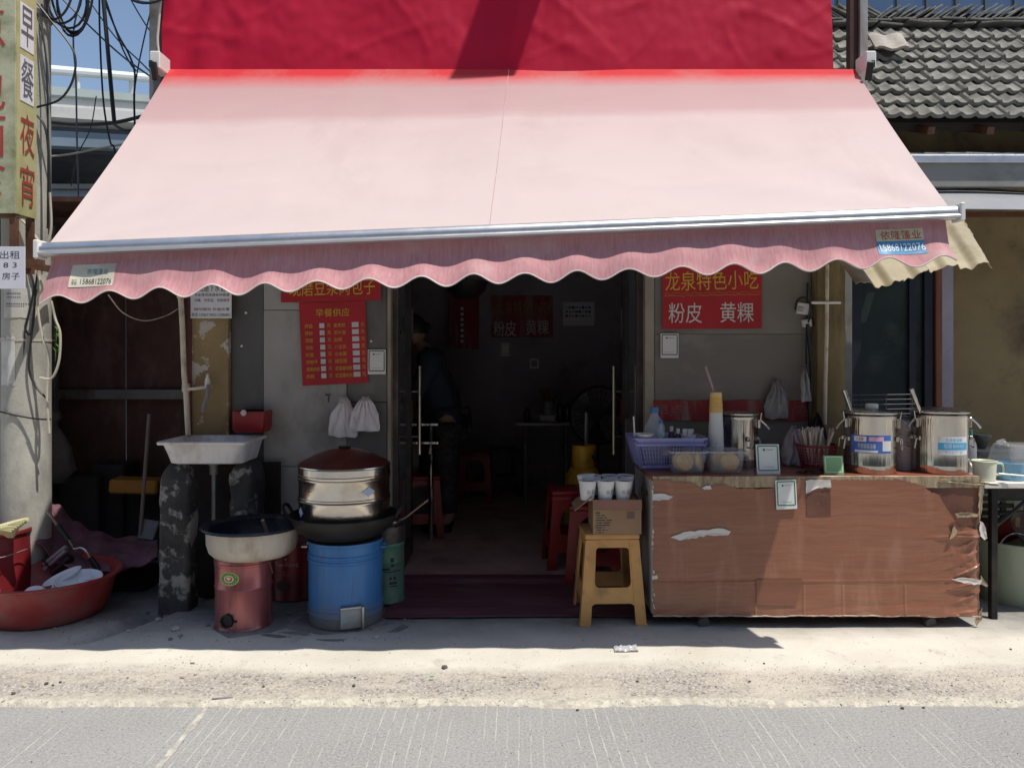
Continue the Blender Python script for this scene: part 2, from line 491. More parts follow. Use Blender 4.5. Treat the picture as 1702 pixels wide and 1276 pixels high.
w_.build('front_wall', CONC, shop)
MB().bx(-1.74, -1.64, D0 + .14, 8.3, 0, 2.9).build('side_wall', WALLI, shop)
MB().bx(1.86, 1.96, D0 + .14, 8.3, 0, 2.9).build('side_wall', WALLI, shop)
MB().bx(-1.64, 1.86, 8.2, 8.3, .0, 2.9).build('back_wall', WALLI, shop)
MB().bx(-2.0, 1.96, D0 + .2, 8.3, 2.9, 3.0).build('ceiling', WALLI, shop)
MB().bx(-2.05, 1.9, D0 + .02, 8.3, 6.9, 7.0).build('roof', CONC, shop)
MB().bx(-2.0, -1.9, D0 + .2, 8.3, 3.0, 6.9).build('upper_side_wall', CONC, shop)
MB().bx(1.76, 1.86, D0 + .2, 8.3, 3.0, 6.9).build('upper_side_wall', CONC, shop)
MB().bx(-1.64, 1.86, D0 + .14, 8.2, -.1, .035).build('floor', FLOORI, shop)
for x0, x1, z0, z1, mm, dy in (
    (-1.65, -1.462, .03, .95, PAND, 0), (-1.65, -1.462, .953, 2.28, PAND, .002),
    (-1.459, -.972, .03, .742, PANL, 0), (-1.459, -.972, .745, 1.66, PANL, -.003), (-1.459, -.972, 1.663, 2.28, PANL, 0),
    (-.969, -.735, .03, .70, PAND, .001), (-.969, -.735, .703, 1.12, PAND, -.002), (-.969, -.735, 1.123, 2.28, PAND, 0),
    (.838, 1.745, .03, .86, PANR, 0), (.838, 1.745, .8615, 1.52, PANR, -.001), (.838, 1.745, 1.5212, 2.28, PANR, .0003)):
    MB().box(((x0 + x1) / 2, D0 + .008 + dy, (z0 + z1) / 2), (x1 - x0, .022, z1 - z0), bev=.002).build('cladding_panel', mm, shop)
MB().bx(.781, .835, D0 - .012, D0 + .15, .03, 2.28, .003).build('door_jamb', JAMB, shop)
MB().bx(-.732, -.712, D0 - .012, D0 + .15, .03, 2.28, .003).build('door_jamb', JAMB, shop)
MB().bx(-.712, .781, D0, D0 + .14, 2.14, 2.28, .003).build('door_lintel', GREYMET, shop)
BRONZE = mat('dark_bronze_metal', (.07, .058, .055), .4, .6, var=.25, dirt=(.16, .13, .12), damt=.25)
GLASS = mat('dusty_glass', (.5, .52, .55), .05, var=.02, bmp=0, clear=.86)
for sx, xl in ((1, -.70), (-1, .765)):
    d = MB()
    y0, y1 = D0 + .06, D0 + .74
    d.bx(xl - .022, xl + .022, y1 - .075, y1, .05, 2.12, .003).bx(xl - .022, xl + .022, y0, y0 + .05, .05, 2.12, .003)
    d.bx(xl - .02, xl + .02, y0 + .05, y1 - .075, .05, .17).bx(xl - .02, xl + .02, y0 + .05, y1 - .075, 2.03, 2.12)
    dr = d.build('glass_door', BRONZE, shop)
    MB().bx(xl - .005, xl + .005, y0 + .05, y1 - .075, .17, 2.03).build('pane', GLASS, dr)
    h1 = MB()
    for q, zt, zb in ((1, 1.325, .73), (-1, 1.325, .73)):
        hx = xl + sx * q * .075
        h1.tube([(hx, y1 - .05, zb), (hx, y1 - .05, zt)], .013, 10)
        for zz in (zb + .12, zt - .17): h1.tube([(xl, y1 - .05, zz), (hx, y1 - .05, zz)], .007, 6)
    h1.build('handle', mat('worn_steel_handle', (.6, .55, .42), .32, 1.0, var=.2, dirt=(.3, .26, .2), damt=.35, ds=20), dr)
    MB().bx(xl + sx * .022, xl + sx * .028, y1 - .06, y1 - .02, 1.5, 1.72, .002).build('lock_plate', STEELD, dr)
    stc = MB().bx(xl + sx * .0235, xl + sx * .0265, y1 - .073, y1 - .004, .96, 1.10); stc.build('push_sticker', POSTF, dr)
# entrance mat
MATM = mat('maroon_mat', (.13, .042, .055), .85, var=.3, vs=4, dirt=(.15, .1, .09), damt=.35, ds=6, bmp=.5, bs=120, st=(.35, 1.6, 1))
def matf(u, v):
    x = -.675 + 1.44 * u; y = 4.085 + .72 * v
    return (x + .006 * noise.noise((0, y * 6, 1)), y + .008 * noise.noise((x * 4, 0, 2)), max(apron_z(x, y), .012 if y < 4.7 else .036) + .010 + .005 * abs(noise.noise((x * 3, y * 14, 4))))
tag(MB().grid(matf, 60, 40, -.006).build('door_mat', MATM), 'worn maroon mat lying across the shop entrance', 'mat')

# ochre columns either side, each of its own
def peel(x0, x1, y0, y1, z0, z1):
    f = MB()
    def fr(u, v):
        x = x0 + (x1 - x0) * u; z = z0 + (z1 - z0) * v
        return (x, y0 + .004 * noise.noise((x * 14, z * 10, 2)) + .003 * noise.noise((x * 50, z * 50, 2)), z)
    f.grid(fr, 10, 90)
    f.bx(x0, x1, y0 + .012, y1, z0, z1)
    return f
col = peel(-1.885, -1.654, 4.56, 4.9, 0, 2.3).build('ochre_column', OCHRE)
tag(col, 'narrow ochre wall strip with flaking paint behind the white sink', 'column')
col = peel(1.765, 1.925, 4.52, 4.75, 0, 2.3).build('ochre_column', mat('grimy_ochre', (.235, .18, .085), .85, var=.25, vs=3, dirt=(.12, .09, .05), damt=.4, ds=5, bmp=.4, st=(3, 3, .5)))
tag(col, 'grimy ochre corner column carrying a pale pipe beside the counter wall', 'column')

# ---------------------------------------------------------------- left bay: rusty sheet wall, shed roof
RSHEET = mat('rusty_brown_sheet', (.10, .048, .038), .75, .2, var=.35, vs=3, dirt=(.17, .11, .09), damt=.35, ds=5, bmp=.4, bs=30, st=(1, 1, .6))
bay = thing('lean_to_shed', 'dark open lean-to of rusty brown sheets left of the sink', 'shed', (-2.5, 5.2, 0))
for k in range(3):
    MB().box((-3.02 + .56 * k, 5.55 + .006 * (k % 2), 1.2), (.556, .012, 2.4), (0, R(rnd.uniform(-.3, .3)), 0), .002).build('metal_sheet', RSHEET, bay)
MB().bx(-3.3, -1.76, 5.49, 5.54, 1.09, 1.16, .003).build('cross_bar', GREYMET, bay)
MB().bx(-3.24, -3.18, 5.44, 5.49, 0, 2.3, .003).build('upright', GREYMET, bay)
MB().box((-2.56, 5.15, 2.36), (1.6, 1.0, .03), (R(4), 0, 0)).build('roof', RSHEET, bay)
MB().bx(-3.35, -3.3, 4.7, 5.6, 0, 2.3).build('side_sheet', RSHEET, bay)
o = MB().bx(-3.6, -2.985, 4.66, 4.9, 0, 1.5).build('low_wall', OCHRE)
tag(o, 'ochre wall end just visible behind the concrete pole', 'wall')
# ---------------------------------------------------------------- far left: viaduct and building
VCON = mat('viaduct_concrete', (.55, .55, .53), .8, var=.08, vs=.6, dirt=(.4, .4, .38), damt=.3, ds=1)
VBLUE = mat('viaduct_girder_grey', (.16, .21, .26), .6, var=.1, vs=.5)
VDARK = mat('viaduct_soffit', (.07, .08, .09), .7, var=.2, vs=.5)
VWHT = mat('white_rail_paint', (.68, .72, .72), .5, var=.05, vs=.6)
via = thing('road_viaduct', 'grey road viaduct with a white tube railing against the sky', 'bridge', tuple(P(160, 595, 31) - Vector((0, 0, H))))
DL, DR = 29.0, 33.0
def vl(px): return DL + (DR - DL) * (px - 80) / 180
def vseg(y80, y257, px): return y80 + (y257 - y80) * (px - 80) / 177
def vbar(ya, yb, r): return [P(px, vseg(ya, yb, px), vl(px)) for px in (-260, 80, 257, 560)]
MB().tube(vbar(116, 131, 0), .17, 10).build('handrail', VWHT, via)
def vband(ya0, yb0, ya1, yb1, off, th):
    g = MB()
    A = [P(px, vseg(ya0, yb0, px), vl(px)) for px in (-260, 560)]; B = [P(px, vseg(ya1, yb1, px), vl(px)) for px in (-260, 560)]
    vs = []
    for q in (A[0], A[1], B[1], B[0]): vs.append((q.x, q.y + off, q.z))
    for q in (A[0], A[1], B[1], B[0]): vs.append((q.x, q.y + off + th, q.z))
    return g.add(vs, [(3, 2, 1, 0), (4, 5, 6, 7), (0, 1, 5, 4), (2, 3, 7, 6), (1, 2, 6, 5), (3, 0, 4, 7)])
for px in (-55, 35, 127, 220, 315):
    a, c_ = P(px, vseg(116, 131, px), vl(px)), P(px, vseg(150, 165, px), vl(px))
    MB().box(tuple((a + c_) / 2), (.24, .14, a.z - c_.z), bev=.02).build('rail_post', VWHT, via)
vband(143, 159, 157, 170, 0, .4).build('barrier', mat('barrier_grey_green', (.42, .47, .46), .6, var=.1, vs=.5), via)
vband(157.5, 170.5, 178, 189, .25, 3).build('deck_edge', VCON, via)
for k in range(8):
    px = -10 + 46 * k
    a = P(px, vseg(160, 172, px), vl(px)); MB().box((a.x, a.y + .1, a.z), (.3, .24, .24), bev=.02).build('bracket', VDARK, via)
MB().tube(vbar(167, 180, 0), .075, 8).tube(vbar(173, 185, 0), .065, 8).build('service_pipe', VWHT, via)
vband(178.5, 189.5, 196, 208, -.15, 3).build('coping', VCON, via)
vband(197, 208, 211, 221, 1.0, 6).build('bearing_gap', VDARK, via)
vband(211.5, 222, 237, 246, .4, .5).build('girder', VBLUE, via)
sof = MB()
a0 = [P(px, vseg(238, 247, px), vl(px)) for px in (-260, 560)]
for k in range(14):
    q0, q1 = a0[0], a0[1]
    z0 = q0.z - .05
    sof.add([(q0.x, q0.y + .9 + k * .62, q0.z), (q1.x, q1.y + .9 + k * .62, q1.z), (q1.x, q1.y + 1.3 + k * .62, q1.z - .16), (q0.x, q0.y + 1.3 + k * .62, q0.z - .16)], [(0, 1, 2, 3), (3, 2, 1, 0)])
    sof.add([(q0.x, q0.y + 1.3 + k * .62, q0.z - .16), (q1.x, q1.y + 1.3 + k * .62, q1.z - .16), (q1.x, q1.y + 1.52 + k * .62, q1.z), (q0.x, q0.y + 1.52 + k * .62, q0.z)], [(0, 1, 2, 3), (3, 2, 1, 0)])
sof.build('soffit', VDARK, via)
for px in (-150, 420):
    q = P(px, 300, 36); MB().bx(q.x - .9, q.x + .9, 36, 38, -.1, P(px, 245, 33).z).build('pier', VCON, via)
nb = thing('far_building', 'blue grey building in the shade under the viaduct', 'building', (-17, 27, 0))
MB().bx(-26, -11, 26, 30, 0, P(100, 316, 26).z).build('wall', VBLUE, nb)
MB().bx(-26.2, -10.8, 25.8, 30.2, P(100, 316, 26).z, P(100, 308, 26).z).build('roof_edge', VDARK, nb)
q0, q1 = P(84, 346, 9), P(150, 327, 9)
o = MB().add([(q0.x, 9, q0.z), (q1.x, 9, q1.z), (q1.x, 9.3, q1.z + .12), (q0.x, 9.3, q0.z + .12), (q0.x, 9, q0.z - .06), (q1.x, 9, q1.z - .06), (q1.x, 9.3, q1.z + .06), (q0.x, 9.3, q0.z + .06)],
             [(0, 1, 2, 3), (7, 6, 5, 4), (0, 4, 5, 1), (1, 5, 6, 2), (2, 6, 7, 3), (3, 7, 4, 0)]).build('sheet', ALU)
lt = thing('rear_shed', 'pale edged shed roof glimpsed between pole and awning', 'shed', (q0.x, 9.2, 0))
o.parent = lt; o.location = (o.location - lt.location); o.name = 'roof'
MB().bx(q0.x - 3, q1.x + 1, 9.3, 11, 0, q0.z - .1).build('wall', VDARK, lt)

# ---------------------------------------------------------------- right: tiled neighbour house
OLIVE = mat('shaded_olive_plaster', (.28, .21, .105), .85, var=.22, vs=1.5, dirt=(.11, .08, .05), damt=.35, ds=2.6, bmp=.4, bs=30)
TILE = mat('grey_roof_tile', (.205, .20, .18), .85, var=.35, vs=7, dirt=(.09, .088, .075), damt=.45, ds=8, bmp=.4, bs=60)
house = thing('neighbour_house', 'old olive plaster house with a grey tiled roof right of the shop', 'house', (4, 6, 0))
MB().bx(2.15, 7.5, 6.05, 6.3, 0, 3.45).build('wall', OLIVE, house)
MB().bx(2.78, 7.5, 5.45, 5.6, 0, 2.72).build('front_wall', OLIVE, house)
dE, zE, dT, zT = 5.6, 3.125, 6.42, 4.08
rf = MB().add([(1.9, dE + .1, zE - .03), (7.6, dE + .1, zE - .03), (7.6, dT, zT - .06), (1.9, dT, zT - .06), (1.9, dE + .1, zE - .09), (7.6, dE + .1, zE - .09), (7.6, dT, zT - .14), (1.9, dT, zT - .14)],
              [(0, 1, 2, 3), (7, 6, 5, 4), (0, 4, 5, 1), (2, 6, 7, 3), (1, 5, 6, 2), (3, 7, 4, 0)]).build('roof', mat('roof_boards', (.06, .05, .045), .9), house)
TW = .212
pit = math.atan2(zT - zE, dT - dE)
def tilef(u, v):
    ph = u * 2 * math.pi * 2
    hgt = .0115 * math.cos(ph) + .003 * math.cos(2 * ph)
    return ((u - .5) * (TW + .016), v * .235, hgt + (.004 if u > .94 else 0))
tm = MB().grid(lambda u, v: tilef(u, v), 12, 2, .026).mesh('roof_tile', 50)
tm.materials.append(TILE)
L = math.hypot(zT - zE, dT - dE) / 8
k = 0
for r_ in range(8):
    for cI in range(17):
        x = 2.0 + (cI + .5) * TW + (.03 * r_) % TW * .6 + rnd.uniform(-.006, .006)
        o = bpy.data.objects.new('roof_tile', tm); COL.objects.link(o); o.parent = rf
        t = r_ * L
        lift = .040
        p = Vector((x, dE - .06 + math.cos(pit) * t - math.sin(pit) * lift, zE - .05 + math.sin(pit) * t + math.cos(pit) * lift))
        o.location = p - house.location - rf.location
        o.rotation_euler = (pit - R(12) + R(rnd.uniform(-.9, .9)), R(rnd.uniform(-1, 1)), R(rnd.uniform(-1, 1)))
rm = MB().box((0, 0, 0), (.19, .11, .014), bev=.002).mesh('ridge_tile'); rm.materials.append(TILE)
for k in range(64):
    x = 2.3 + k * .05
    o = bpy.data.objects.new('ridge_tile', rm); COL.objects.link(o); o.parent = rf
    p = Vector((x, dT + .05 + rnd.uniform(-.012, .012), zT + .135 + rnd.uniform(-.008, .012)))
    o.location = p - house.location - rf.location
    lean = (-32 if x > 3.0 else 30) + rnd.uniform(-7, 7)
    o.rotation_euler = (R(rnd.uniform(-6, 6)), R(lean), R(rnd.uniform(-8, 8)))
for lay in range(2):
    for k in range(18):
        o = bpy.data.objects.new('ridge_tile', rm); COL.objects.link(o); o.parent = rf
        p = Vector((2.2 + k * .2 + lay * .09 + rnd.uniform(-.02, .02), dT + .0 + rnd.uniform(-.02, .01) - .02 * lay, zT + .045 - .03 * lay + rnd.uniform(-.004, .004) + .012))
        o.location = p - house.location - rf.location
        o.rotation_euler = (R(rnd.uniform(-4, 8)), R(rnd.uniform(-4, 4)), R(rnd.uniform(-6, 6)))
MB().bx(2.1, 6.5, dT + .07, dT + .2, zT - .12, zT + .155).build('ridge_mortar', mat('dark_mortar', (.1, .09, .08), .9, bmp=.5), rf)
bt = MB()
for k in range(9): bt.box((2.55 + k * .42, dE + .08, zE - .085), (.05, .3, .05), (R(20), 0, 0))
bt.build('rafter_ends', DARKWOOD, house)
# broken tile patch near the top left
o = MB().grid(lambda u, v: (2.78 + .26 * u, 5.98 + .13 * v, 3.755 + .155 * v + .012 * math.sin(9 * u)), 8, 3, .02).build('broken_tile', mat('pale_patch', (.4, .36, .32), .85, dirt=(.2, .18, .17), damt=.4), rf)
# tin lean-to over the right hand stall
TIN = mat('weathered_tin', (.38, .41, .43), .45, .5, var=.15, vs=3, dirt=(.2, .17, .14), damt=.35, ds=4, bmp=.15, bs=20)
can = thing('tin_canopy', 'weathered grey tin canopy and gutter under the tiled eave', 'canopy', (3.4, 5.3, 2.5))
def tinf(k):
    x0 = 2.45 + .42 * k
    def f(u, v):
        x = x0 + .44 * u; y = 5.03 + .95 * v
        return (x, y, 2.672 + .27 * v + .012 * (abs(((u * 3) % 1) - .5) < .12) + .006 * k % .011 + .004 * u)
    return f
for k in range(6): MB().grid(tinf(k), 24, 3, .003).build('tin_sheet', TIN, can)
GUT = mat('galvanised_gutter', (.30, .30, .275), .6, .0, var=.12, vs=2.5, dirt=(.16, .15, .14), damt=.3, st=(.6, 1, 1))
MB().bx(2.5, 3.66, 4.985, 5.025, 2.47, 2.655, .004).bx(3.668, 4.8, 4.98, 5.02, 2.475, 2.66, .004).build('gutter', GUT, can)
MB().bx(2.5, 4.8, 4.96, 4.985, 2.62, 2.668, .003).build('gutter_lip', ALU, can)
cs = thing('sheet_awning', 'bowed pale metal sheet sheltering the stall table, below the gutter', 'awning', (3.3, 5.0, 2.3))
def csf(u, v):
    x = 2.56 + 2.0 * u; y = 5.3 - .62 * v
    return (x, y, 2.505 - .235 * v ** 1.3 + .03 * math.sin(u * 5.5 + .7) * (1 - v) - .02 * u * v)
MB().grid(csf, 40, 10, .004).build('metal_sheet', mat('pale_tin', (.27, .285, .31), .5, .1, var=.1, vs=2, dirt=(.33, .3, .27), damt=.3, ds=4), cs)
MB().bx(2.62, 4.6, 4.76, 4.79, 2.24, 2.27).build('support_bar', RUST, cs)
# the shop's side window, dark frame
wn = thing('window_unit', 'dark framed glass window in the gap right of the ochre column', 'window', (2.45, 5.1, .7))
NAVY = mat('navy_frame', (.016, .02, .032), .45, .3, var=.2)
DGLASS = mat('dark_window_glass', (.03, .042, .042), .08, var=.3, vs=2, dirt=(.07, .08, .08), damt=.3, ds=3, bmp=0, rv=.03)
X0, X1 = XX(1412, 5.08), XX(1548, 5.08)
f_ = MB().bx(X0, X0 + .065, 5.05, 5.12, .1, 2.02, .004).bx(X1 - .06, X1, 5.05, 5.12, .1, 2.02, .004).bx(X0 + .065, X1 - .06, 5.05, 5.12, 1.94, 2.02, .004).bx(X0 + .065, X1 - .06, 5.05, 5.12, .1, .2, .004)
f_.bx(X1 - .155, X1 - .115, 5.055, 5.115, .2, 1.94)
f_.build('frame', NAVY, wn)
MB().bx(X0 + .065, X1 - .06, 5.08, 5.09, .2, 1.94).build('pane', DGLASS, wn)
MB().bx(X1 + .003, X1 + .045, 5.03, 5.14, 0, 2.05, .004).build('wooden_post', mat('reddish_wood', (.17, .055, .025), .6, var=.3, st=(8, 8, .6)), wn)
MB().bx(X0 - .02, X0 + .16, 4.9, 5.1, 1.93, 1.96).bx(X0 + .1, X1 - .15, 4.95, 5.0, 1.955, 1.985).build('shelf_board', mat('grey_board', (.3, .28, .25), .8), wn)
MB().bx(1.96, X0, 5.12, 5.2, 0, 2.3).bx(X1 + .04, 2.9, 5.14, 5.2, 0, 2.4).bx(1.96, 2.9, 5.14, 5.22, 2.05, 2.7).build('backing_wall', WALLI, wn)
o = MB().bx(XX(1398, 4.75), XX(1413, 4.75), 4.72, 4.775, 0, 2.6, .004).build('steel_post', GREYMET)
tag(o, 'grey square steel post between the ochre column and the window', 'post')
# distant glazed building over the ridge
fb = thing('glazed_building', 'slate blue building just showing above the tiled ridge', 'building', (13, 20, 0))
q = P(1372, 9, 20)
MB().bx(q.x, 20, 20, 24, 0, 11).build('wall', mat('slate_blue_glazing', (.07, .12, .22), .2, var=.15, vs=.5, bmp=0), fb)
for k in range(10): MB().bx(q.x + .3 + k * .75, q.x + .36 + k * .75, 19.95, 20, 8, 11).build('mullion', VDARK, fb)

# added unseen building behind the camera: blocks low sky light, darkens the pot reflections
ob = thing('added_sky_block_building', 'added unseen low building behind the viewer that blocks low sky light', 'building', (0, -9, 0))
MB().bx(-22, 22, -14, -8.6, -.1, 7.2).build('wall', mat('opposite_plaster', (.30, .28, .25), .85, var=.2, vs=.6, dirt=(.18, .17, .15), damt=.4, ds=1), ob)
for k in range(9):
    x = -18 + 4.5 * k
    MB().bx(x - .9, x + .9, -8.6, -8.55, .9, 2.6).build('window', DGLASS, ob)
    MB().bx(x - .9, x + .9, -8.6, -8.55, 4.2, 5.9).build('window', DGLASS, ob)
# ================================================================ awning
SF = 3.37                                                # distance of the front bar
BL = P(78.5, 410.7, SF); BR = P(1579.7, 349.2, SF)
TL = Vector((-2.0, 4.56, 3.06)); TR = Vector((2.0, 4.56, 3.06))
m, nt, b, co, tc = new_mat('sun_bleached_awning_cloth')
sp = _n(nt, 'ShaderNodeSeparateXYZ'); nt.links.new(tc.outputs['UV'], sp.inputs[0])
vv = _math(nt, 'ADD', sp.outputs[1], _math(nt, 'MULTIPLY', _math(nt, 'SUBTRACT', _noise(nt, co, 1.3, 5, .6, (1, 3, 3)), .5), .06))
vv2 = _math(nt, 'ADD', sp.outputs[1], _math(nt, 'MULTIPLY', _math(nt, 'SUBTRACT', _noise(nt, co, 30, 3), .5), .012))
n = _n(nt, 'ShaderNodeValToRGB'); nt.links.new(vv, n.inputs[0])
e = n.color_ramp.elements
e[0].position = 0; e[0].color = (.62, .375, .37, 1)
e[1].position = 1; e[1].color = (.645, .54, .52, 1)
for p_, c_ in ((.13, (.51, .31, .315, 1)), (.31, (.54, .355, .355, 1)), (.36, (.62, .48, .47, 1)), (.7, (.64, .525, .51, 1))):
    q = e.new(p_); q.color = c_
n2 = _n(nt, 'ShaderNodeValToRGB'); nt.links.new(vv2, n2.inputs[0])
n2.color_ramp.elements[0].position = .038; n2.color_ramp.elements[0].color = (1, 1, 1, 1)
n2.color_ramp.elements[1].position = .135; n2.color_ramp.elements[1].color = (0, 0, 0, 1)
c = _mix(nt, n2.outputs[0], n.outputs[0], (.60, .022, .03))
st = _noise(nt, co, 2.2, 7, .65)
c = _mix(nt, _math(nt, 'MULTIPLY', _ramp(nt, st, .5, .75), .32), c, (.50, .39, .36))
st2 = _noise(nt, co, 1.1, 8, .75, (1, .35, .35))
c = _mix(nt, _math(nt, 'MULTIPLY', _ramp(nt, st2, .55, .62), .16), c, (.46, .33, .31))
spots = _ramp(nt, _noise(nt, co, 17, 3, .5), .76, .80)
c = _mix(nt, _math(nt, 'MULTIPLY', spots, .35), c, (.35, .25, .22))
nt.links.new(c, b.inputs['Base Color']); b.inputs['Roughness'].default_value = .75; b.inputs['Specular IOR Level'].default_value = .25
b.inputs['Sheen Weight'].default_value = .1
bump(nt, b, _math(nt, 'ADD', _noise(nt, co, 3, 3, .5, (1, 1, 1)), _math(nt, 'MULTIPLY', _noise(nt, co, 400, 2), .06)), .2, .02)
t = _n(nt, 'ShaderNodeBsdfTranslucent'); mx = _n(nt, 'ShaderNodeMixShader'); mx.inputs[0].default_value = .10
tcol = _mix(nt, .6, c, (.62, .12, .14)); nt.links.new(tcol, t.inputs[0])
nt.links.new(b.outputs[0], mx.inputs[1]); nt.links.new(t.outputs[0], mx.inputs[2]); nt.links.new(mx.outputs[0], nt.nodes['Material Output'].inputs[0])
CLOTH = m
m, nt, b, co, tc = new_mat('pink_valance_cloth')
str_ = _noise(nt, co, 26, 5, .7, (4, 1, .25))
c = _mix(nt, _ramp(nt, str_, .3, .7), (.54, .24, .265), (.66, .385, .40))
c = _mix(nt, _ramp(nt, _noise(nt, co, 5, 5, .6), .55, .75), c, (.64, .42, .42))
nt.links.new(c, b.inputs['Base Color']); b.inputs['Roughness'].default_value = .75; b.inputs['Specular IOR Level'].default_value = .2
bump(nt, b, _noise(nt, co, 8, 4, .6, (1, 1, 1)), .25, .02)
t = _n(nt, 'ShaderNodeBsdfTranslucent'); mx = _n(nt, 'ShaderNodeMixShader'); mx.inputs[0].default_value = .22
nt.links.new(c, t.inputs[0]); nt.links.new(b.outputs[0], mx.inputs[1]); nt.links.new(t.outputs[0], mx.inputs[2]); nt.links.new(mx.outputs[0], nt.nodes['Material Output'].inputs[0])
VAL = m
aw = thing('shop_awning', 'large sun bleached pink awning with scalloped valance over the shop front', 'awning', (0, 4.56, 3.06))
def canopy(u, v):
    p = TL.lerp(TR, u).lerp(BL.lerp(BR, u), v)
    ed = min(1, min(u, 1 - u) * 9)
    nrm = Vector((0, -.69, .72))
    sag = -.028 * math.sin(math.pi * v) * (.7 + .3 * math.sin(3 * u + 1))
    e_ = 1 - abs(u - .5) * 2
    rip = .014 * noise.noise((u * 6, v * 1.8, 1)) + .006 * noise.noise((u * 16 + v * 4, v * 2, 3)) + .0035 * max(0, .1 - abs(noise.noise((u * 7 + v * 3, v * 5, 7)))) / .1 + .004 * math.exp(-((v - .33 - .01 * math.sin(u * 9)) / .012) ** 2)
    cu_ = min(u, 1 - u)
    cor = math.exp(-((1 - v) * 2.6 + cu_ * 9)) * .017 * math.sin(math.atan2(1.02 - v, cu_ + .004) * 11 + 2 * noise.noise((u * 5, v * 5, 3)))
    cor *= min(1, cu_ * 40)
    sag += .010 * math.exp(-((u - .49) / .05) ** 2) * math.sin(math.pi * v)
    return p + nrm * ((sag + (rip * ed + cor) * min(1, v * 5) * min(1, (1 - v) * 7)))
MB().grid(canopy, 120, 50, .002).build('canopy', CLOTH, aw, ang=60)
MB().tube([canopy(.4956 - .006 * k / 30, k / 30) + Vector((0, -.0015, .0015)) for k in range(31)], .0022, 5).build('seam', mat('seam_thread', (.5, .36, .35), .8), aw)
bar = MB().tube([BL + Vector((-.02, 0, -.012)), BR + Vector((.025, 0, -.012))], .031, 14)
bar = bar.build('front_bar', ALU, aw)
b1 = MB(); b1.tube([BL + Vector((-.02, -.029, -.03)), BR + Vector((.025, -.029, -.03))], .009, 6); b1.build('bar_lip', ALU, bar)
for q, s_ in ((BL, -1), (BR, 1)):
    MB().box(tuple(q + Vector((s_ * .034 if s_ > 0 else -.03, 0, -.012))), (.022, .075, .078), (0, 0, 0), .004).build('end_cap', WHITE, bar)
def drop_top(x): 
    t = (x - BL.x) / (BR.x - BL.x)
    return BL.z + (BR.z - BL.z) * t - .036
def val_y(x, v):
    fold = noise.noise((x * 1.7, 0, 4)) * .03 + noise.noise((x * 4, 0, 8)) * .018
    return SF + .018 - .08 * v ** 1.7 - fold * v + .012 * math.sin(v * 6 + x * 2.2) * v
def val_len(x):
    l_ = .185 - .0215 * math.cos(2 * math.pi * (x - XX(107.5, SF)) / (85 * SF / F))
    l_ += .007 * noise.noise((x * 3.1, 0, 3)) + .004 * noise.noise((x * 9, 0, 5))
    l_ += .022 * math.exp(-((x - BL.x) / .12) ** 2)
    return l_
def valance(u, v):
    x = BL.x + .012 + (BR.x - BL.x - .024) * u
    return (x - .02 * v * math.exp(-(u / .03)), val_y(x, v), drop_top(x) - val_len(x) * v)
vl_ = MB().grid(valance, 420, 14, .0015).build('valance', VAL, aw, ang=70)
MB().tube([Vector(valance(k / 400, 1.0)) + Vector((0, 0, -.001)) for k in range(401)], .0036, 5).build('trim', mat('white_piping', (.66, .58, .54), .7), vl_)
# folding arms and wall brackets
for s_ in (-1, 1):
    a = Vector((s_ * 1.75, 4.5, 2.86)); el = Vector((s_ * 1.05, 4.0, 2.28)); e_ = Vector((s_ * 1.6, SF + .06, 1.85 if s_ < 0 else 1.96))
    MB().tube([a, el], .022, 8).tube([el, e_], .018, 8).build('folding_arm', ALU, aw)
    x = s_ * 2.03
    br = MB().box((x + .005, 4.5, 3.07), (.06, .14, .1), (0, 0, 0), .006).build('wall_bracket', WHITE, aw)
    MB().box((x - s_ * .01, 4.42, 3.0), (.03, .03, .1), (R(20), 0, 0), .003).box((x + s_ * .01, 4.425, 3.04), (.02, .03, .04), bev=.003).build('gear_box', BLACK, br)
MB().tube([TL + Vector((-.02, .03, -.035)), TR + Vector((.02, .03, -.035))], .03, 12).build('roller', ALU, aw)
# maker's stickers on the valance
def on_val(x0, x1, t0, t1, off=.0025):
    def f(u, v):
        x = x0 + (x1 - x0) * u
        d = t0 + (t1 - t0) * v
        vv = max(0, d / val_len(x))
        return (x, val_y(x, vv) - off, drop_top(x) - d)
    return f
def drape(o, off=.0046):
    L_ = aw.location + (vl_.location if o.parent.parent == vl_ else Vector())
    base = Vector(); q = o.parent
    while q: base += q.location; q = q.parent
    for v in o.data.vertices:
        wco = v.co + base
        vv = max(0, (drop_top(wco.x) - wco.z) / val_len(wco.x))
        v.co.y = val_y(wco.x, vv) - off - base.y
LBL = mat('cream_label', (.60, .57, .46), .6, dirt=(.42, .38, .3), damt=.3)
BLU = mat('blue_label', (.05, .24, .45), .5)
TEAL = mat('teal_print', (.07, .25, .33), .6)
x0, x1 = XX(111, SF - .04), XX(186, SF - .04)
s1 = MB().grid(on_val(x0, x1, .045, .145), 24, 16, .001).build('phone_sticker', LBL, aw); s1['label'] = 'small cream sticker with a black phone number'
o = text('15868122076', (x0 + .116, 0, drop_top(x0 + .1) - .122), INK, s1, h=.024, wd=.138); drape(o)
o = text('加工\n安装', (x0 + .022, 0, drop_top(x0 + .02) - .122), INK, s1, h=.024, wd=.022, bold=0); drape(o)
o = MB().grid(on_val(x0 + .01, x0 + .06, .062, .095, .0032), 3, 3).build('logo_block', TEAL, s1)
o = text('依隆篷业', (x0 + .115, 0, drop_top(x0 + .1) - .078), TEAL, s1, h=.026, wd=.095); drape(o)
x0, x1 = XX(1463, SF - .04), XX(1543, SF - .04)
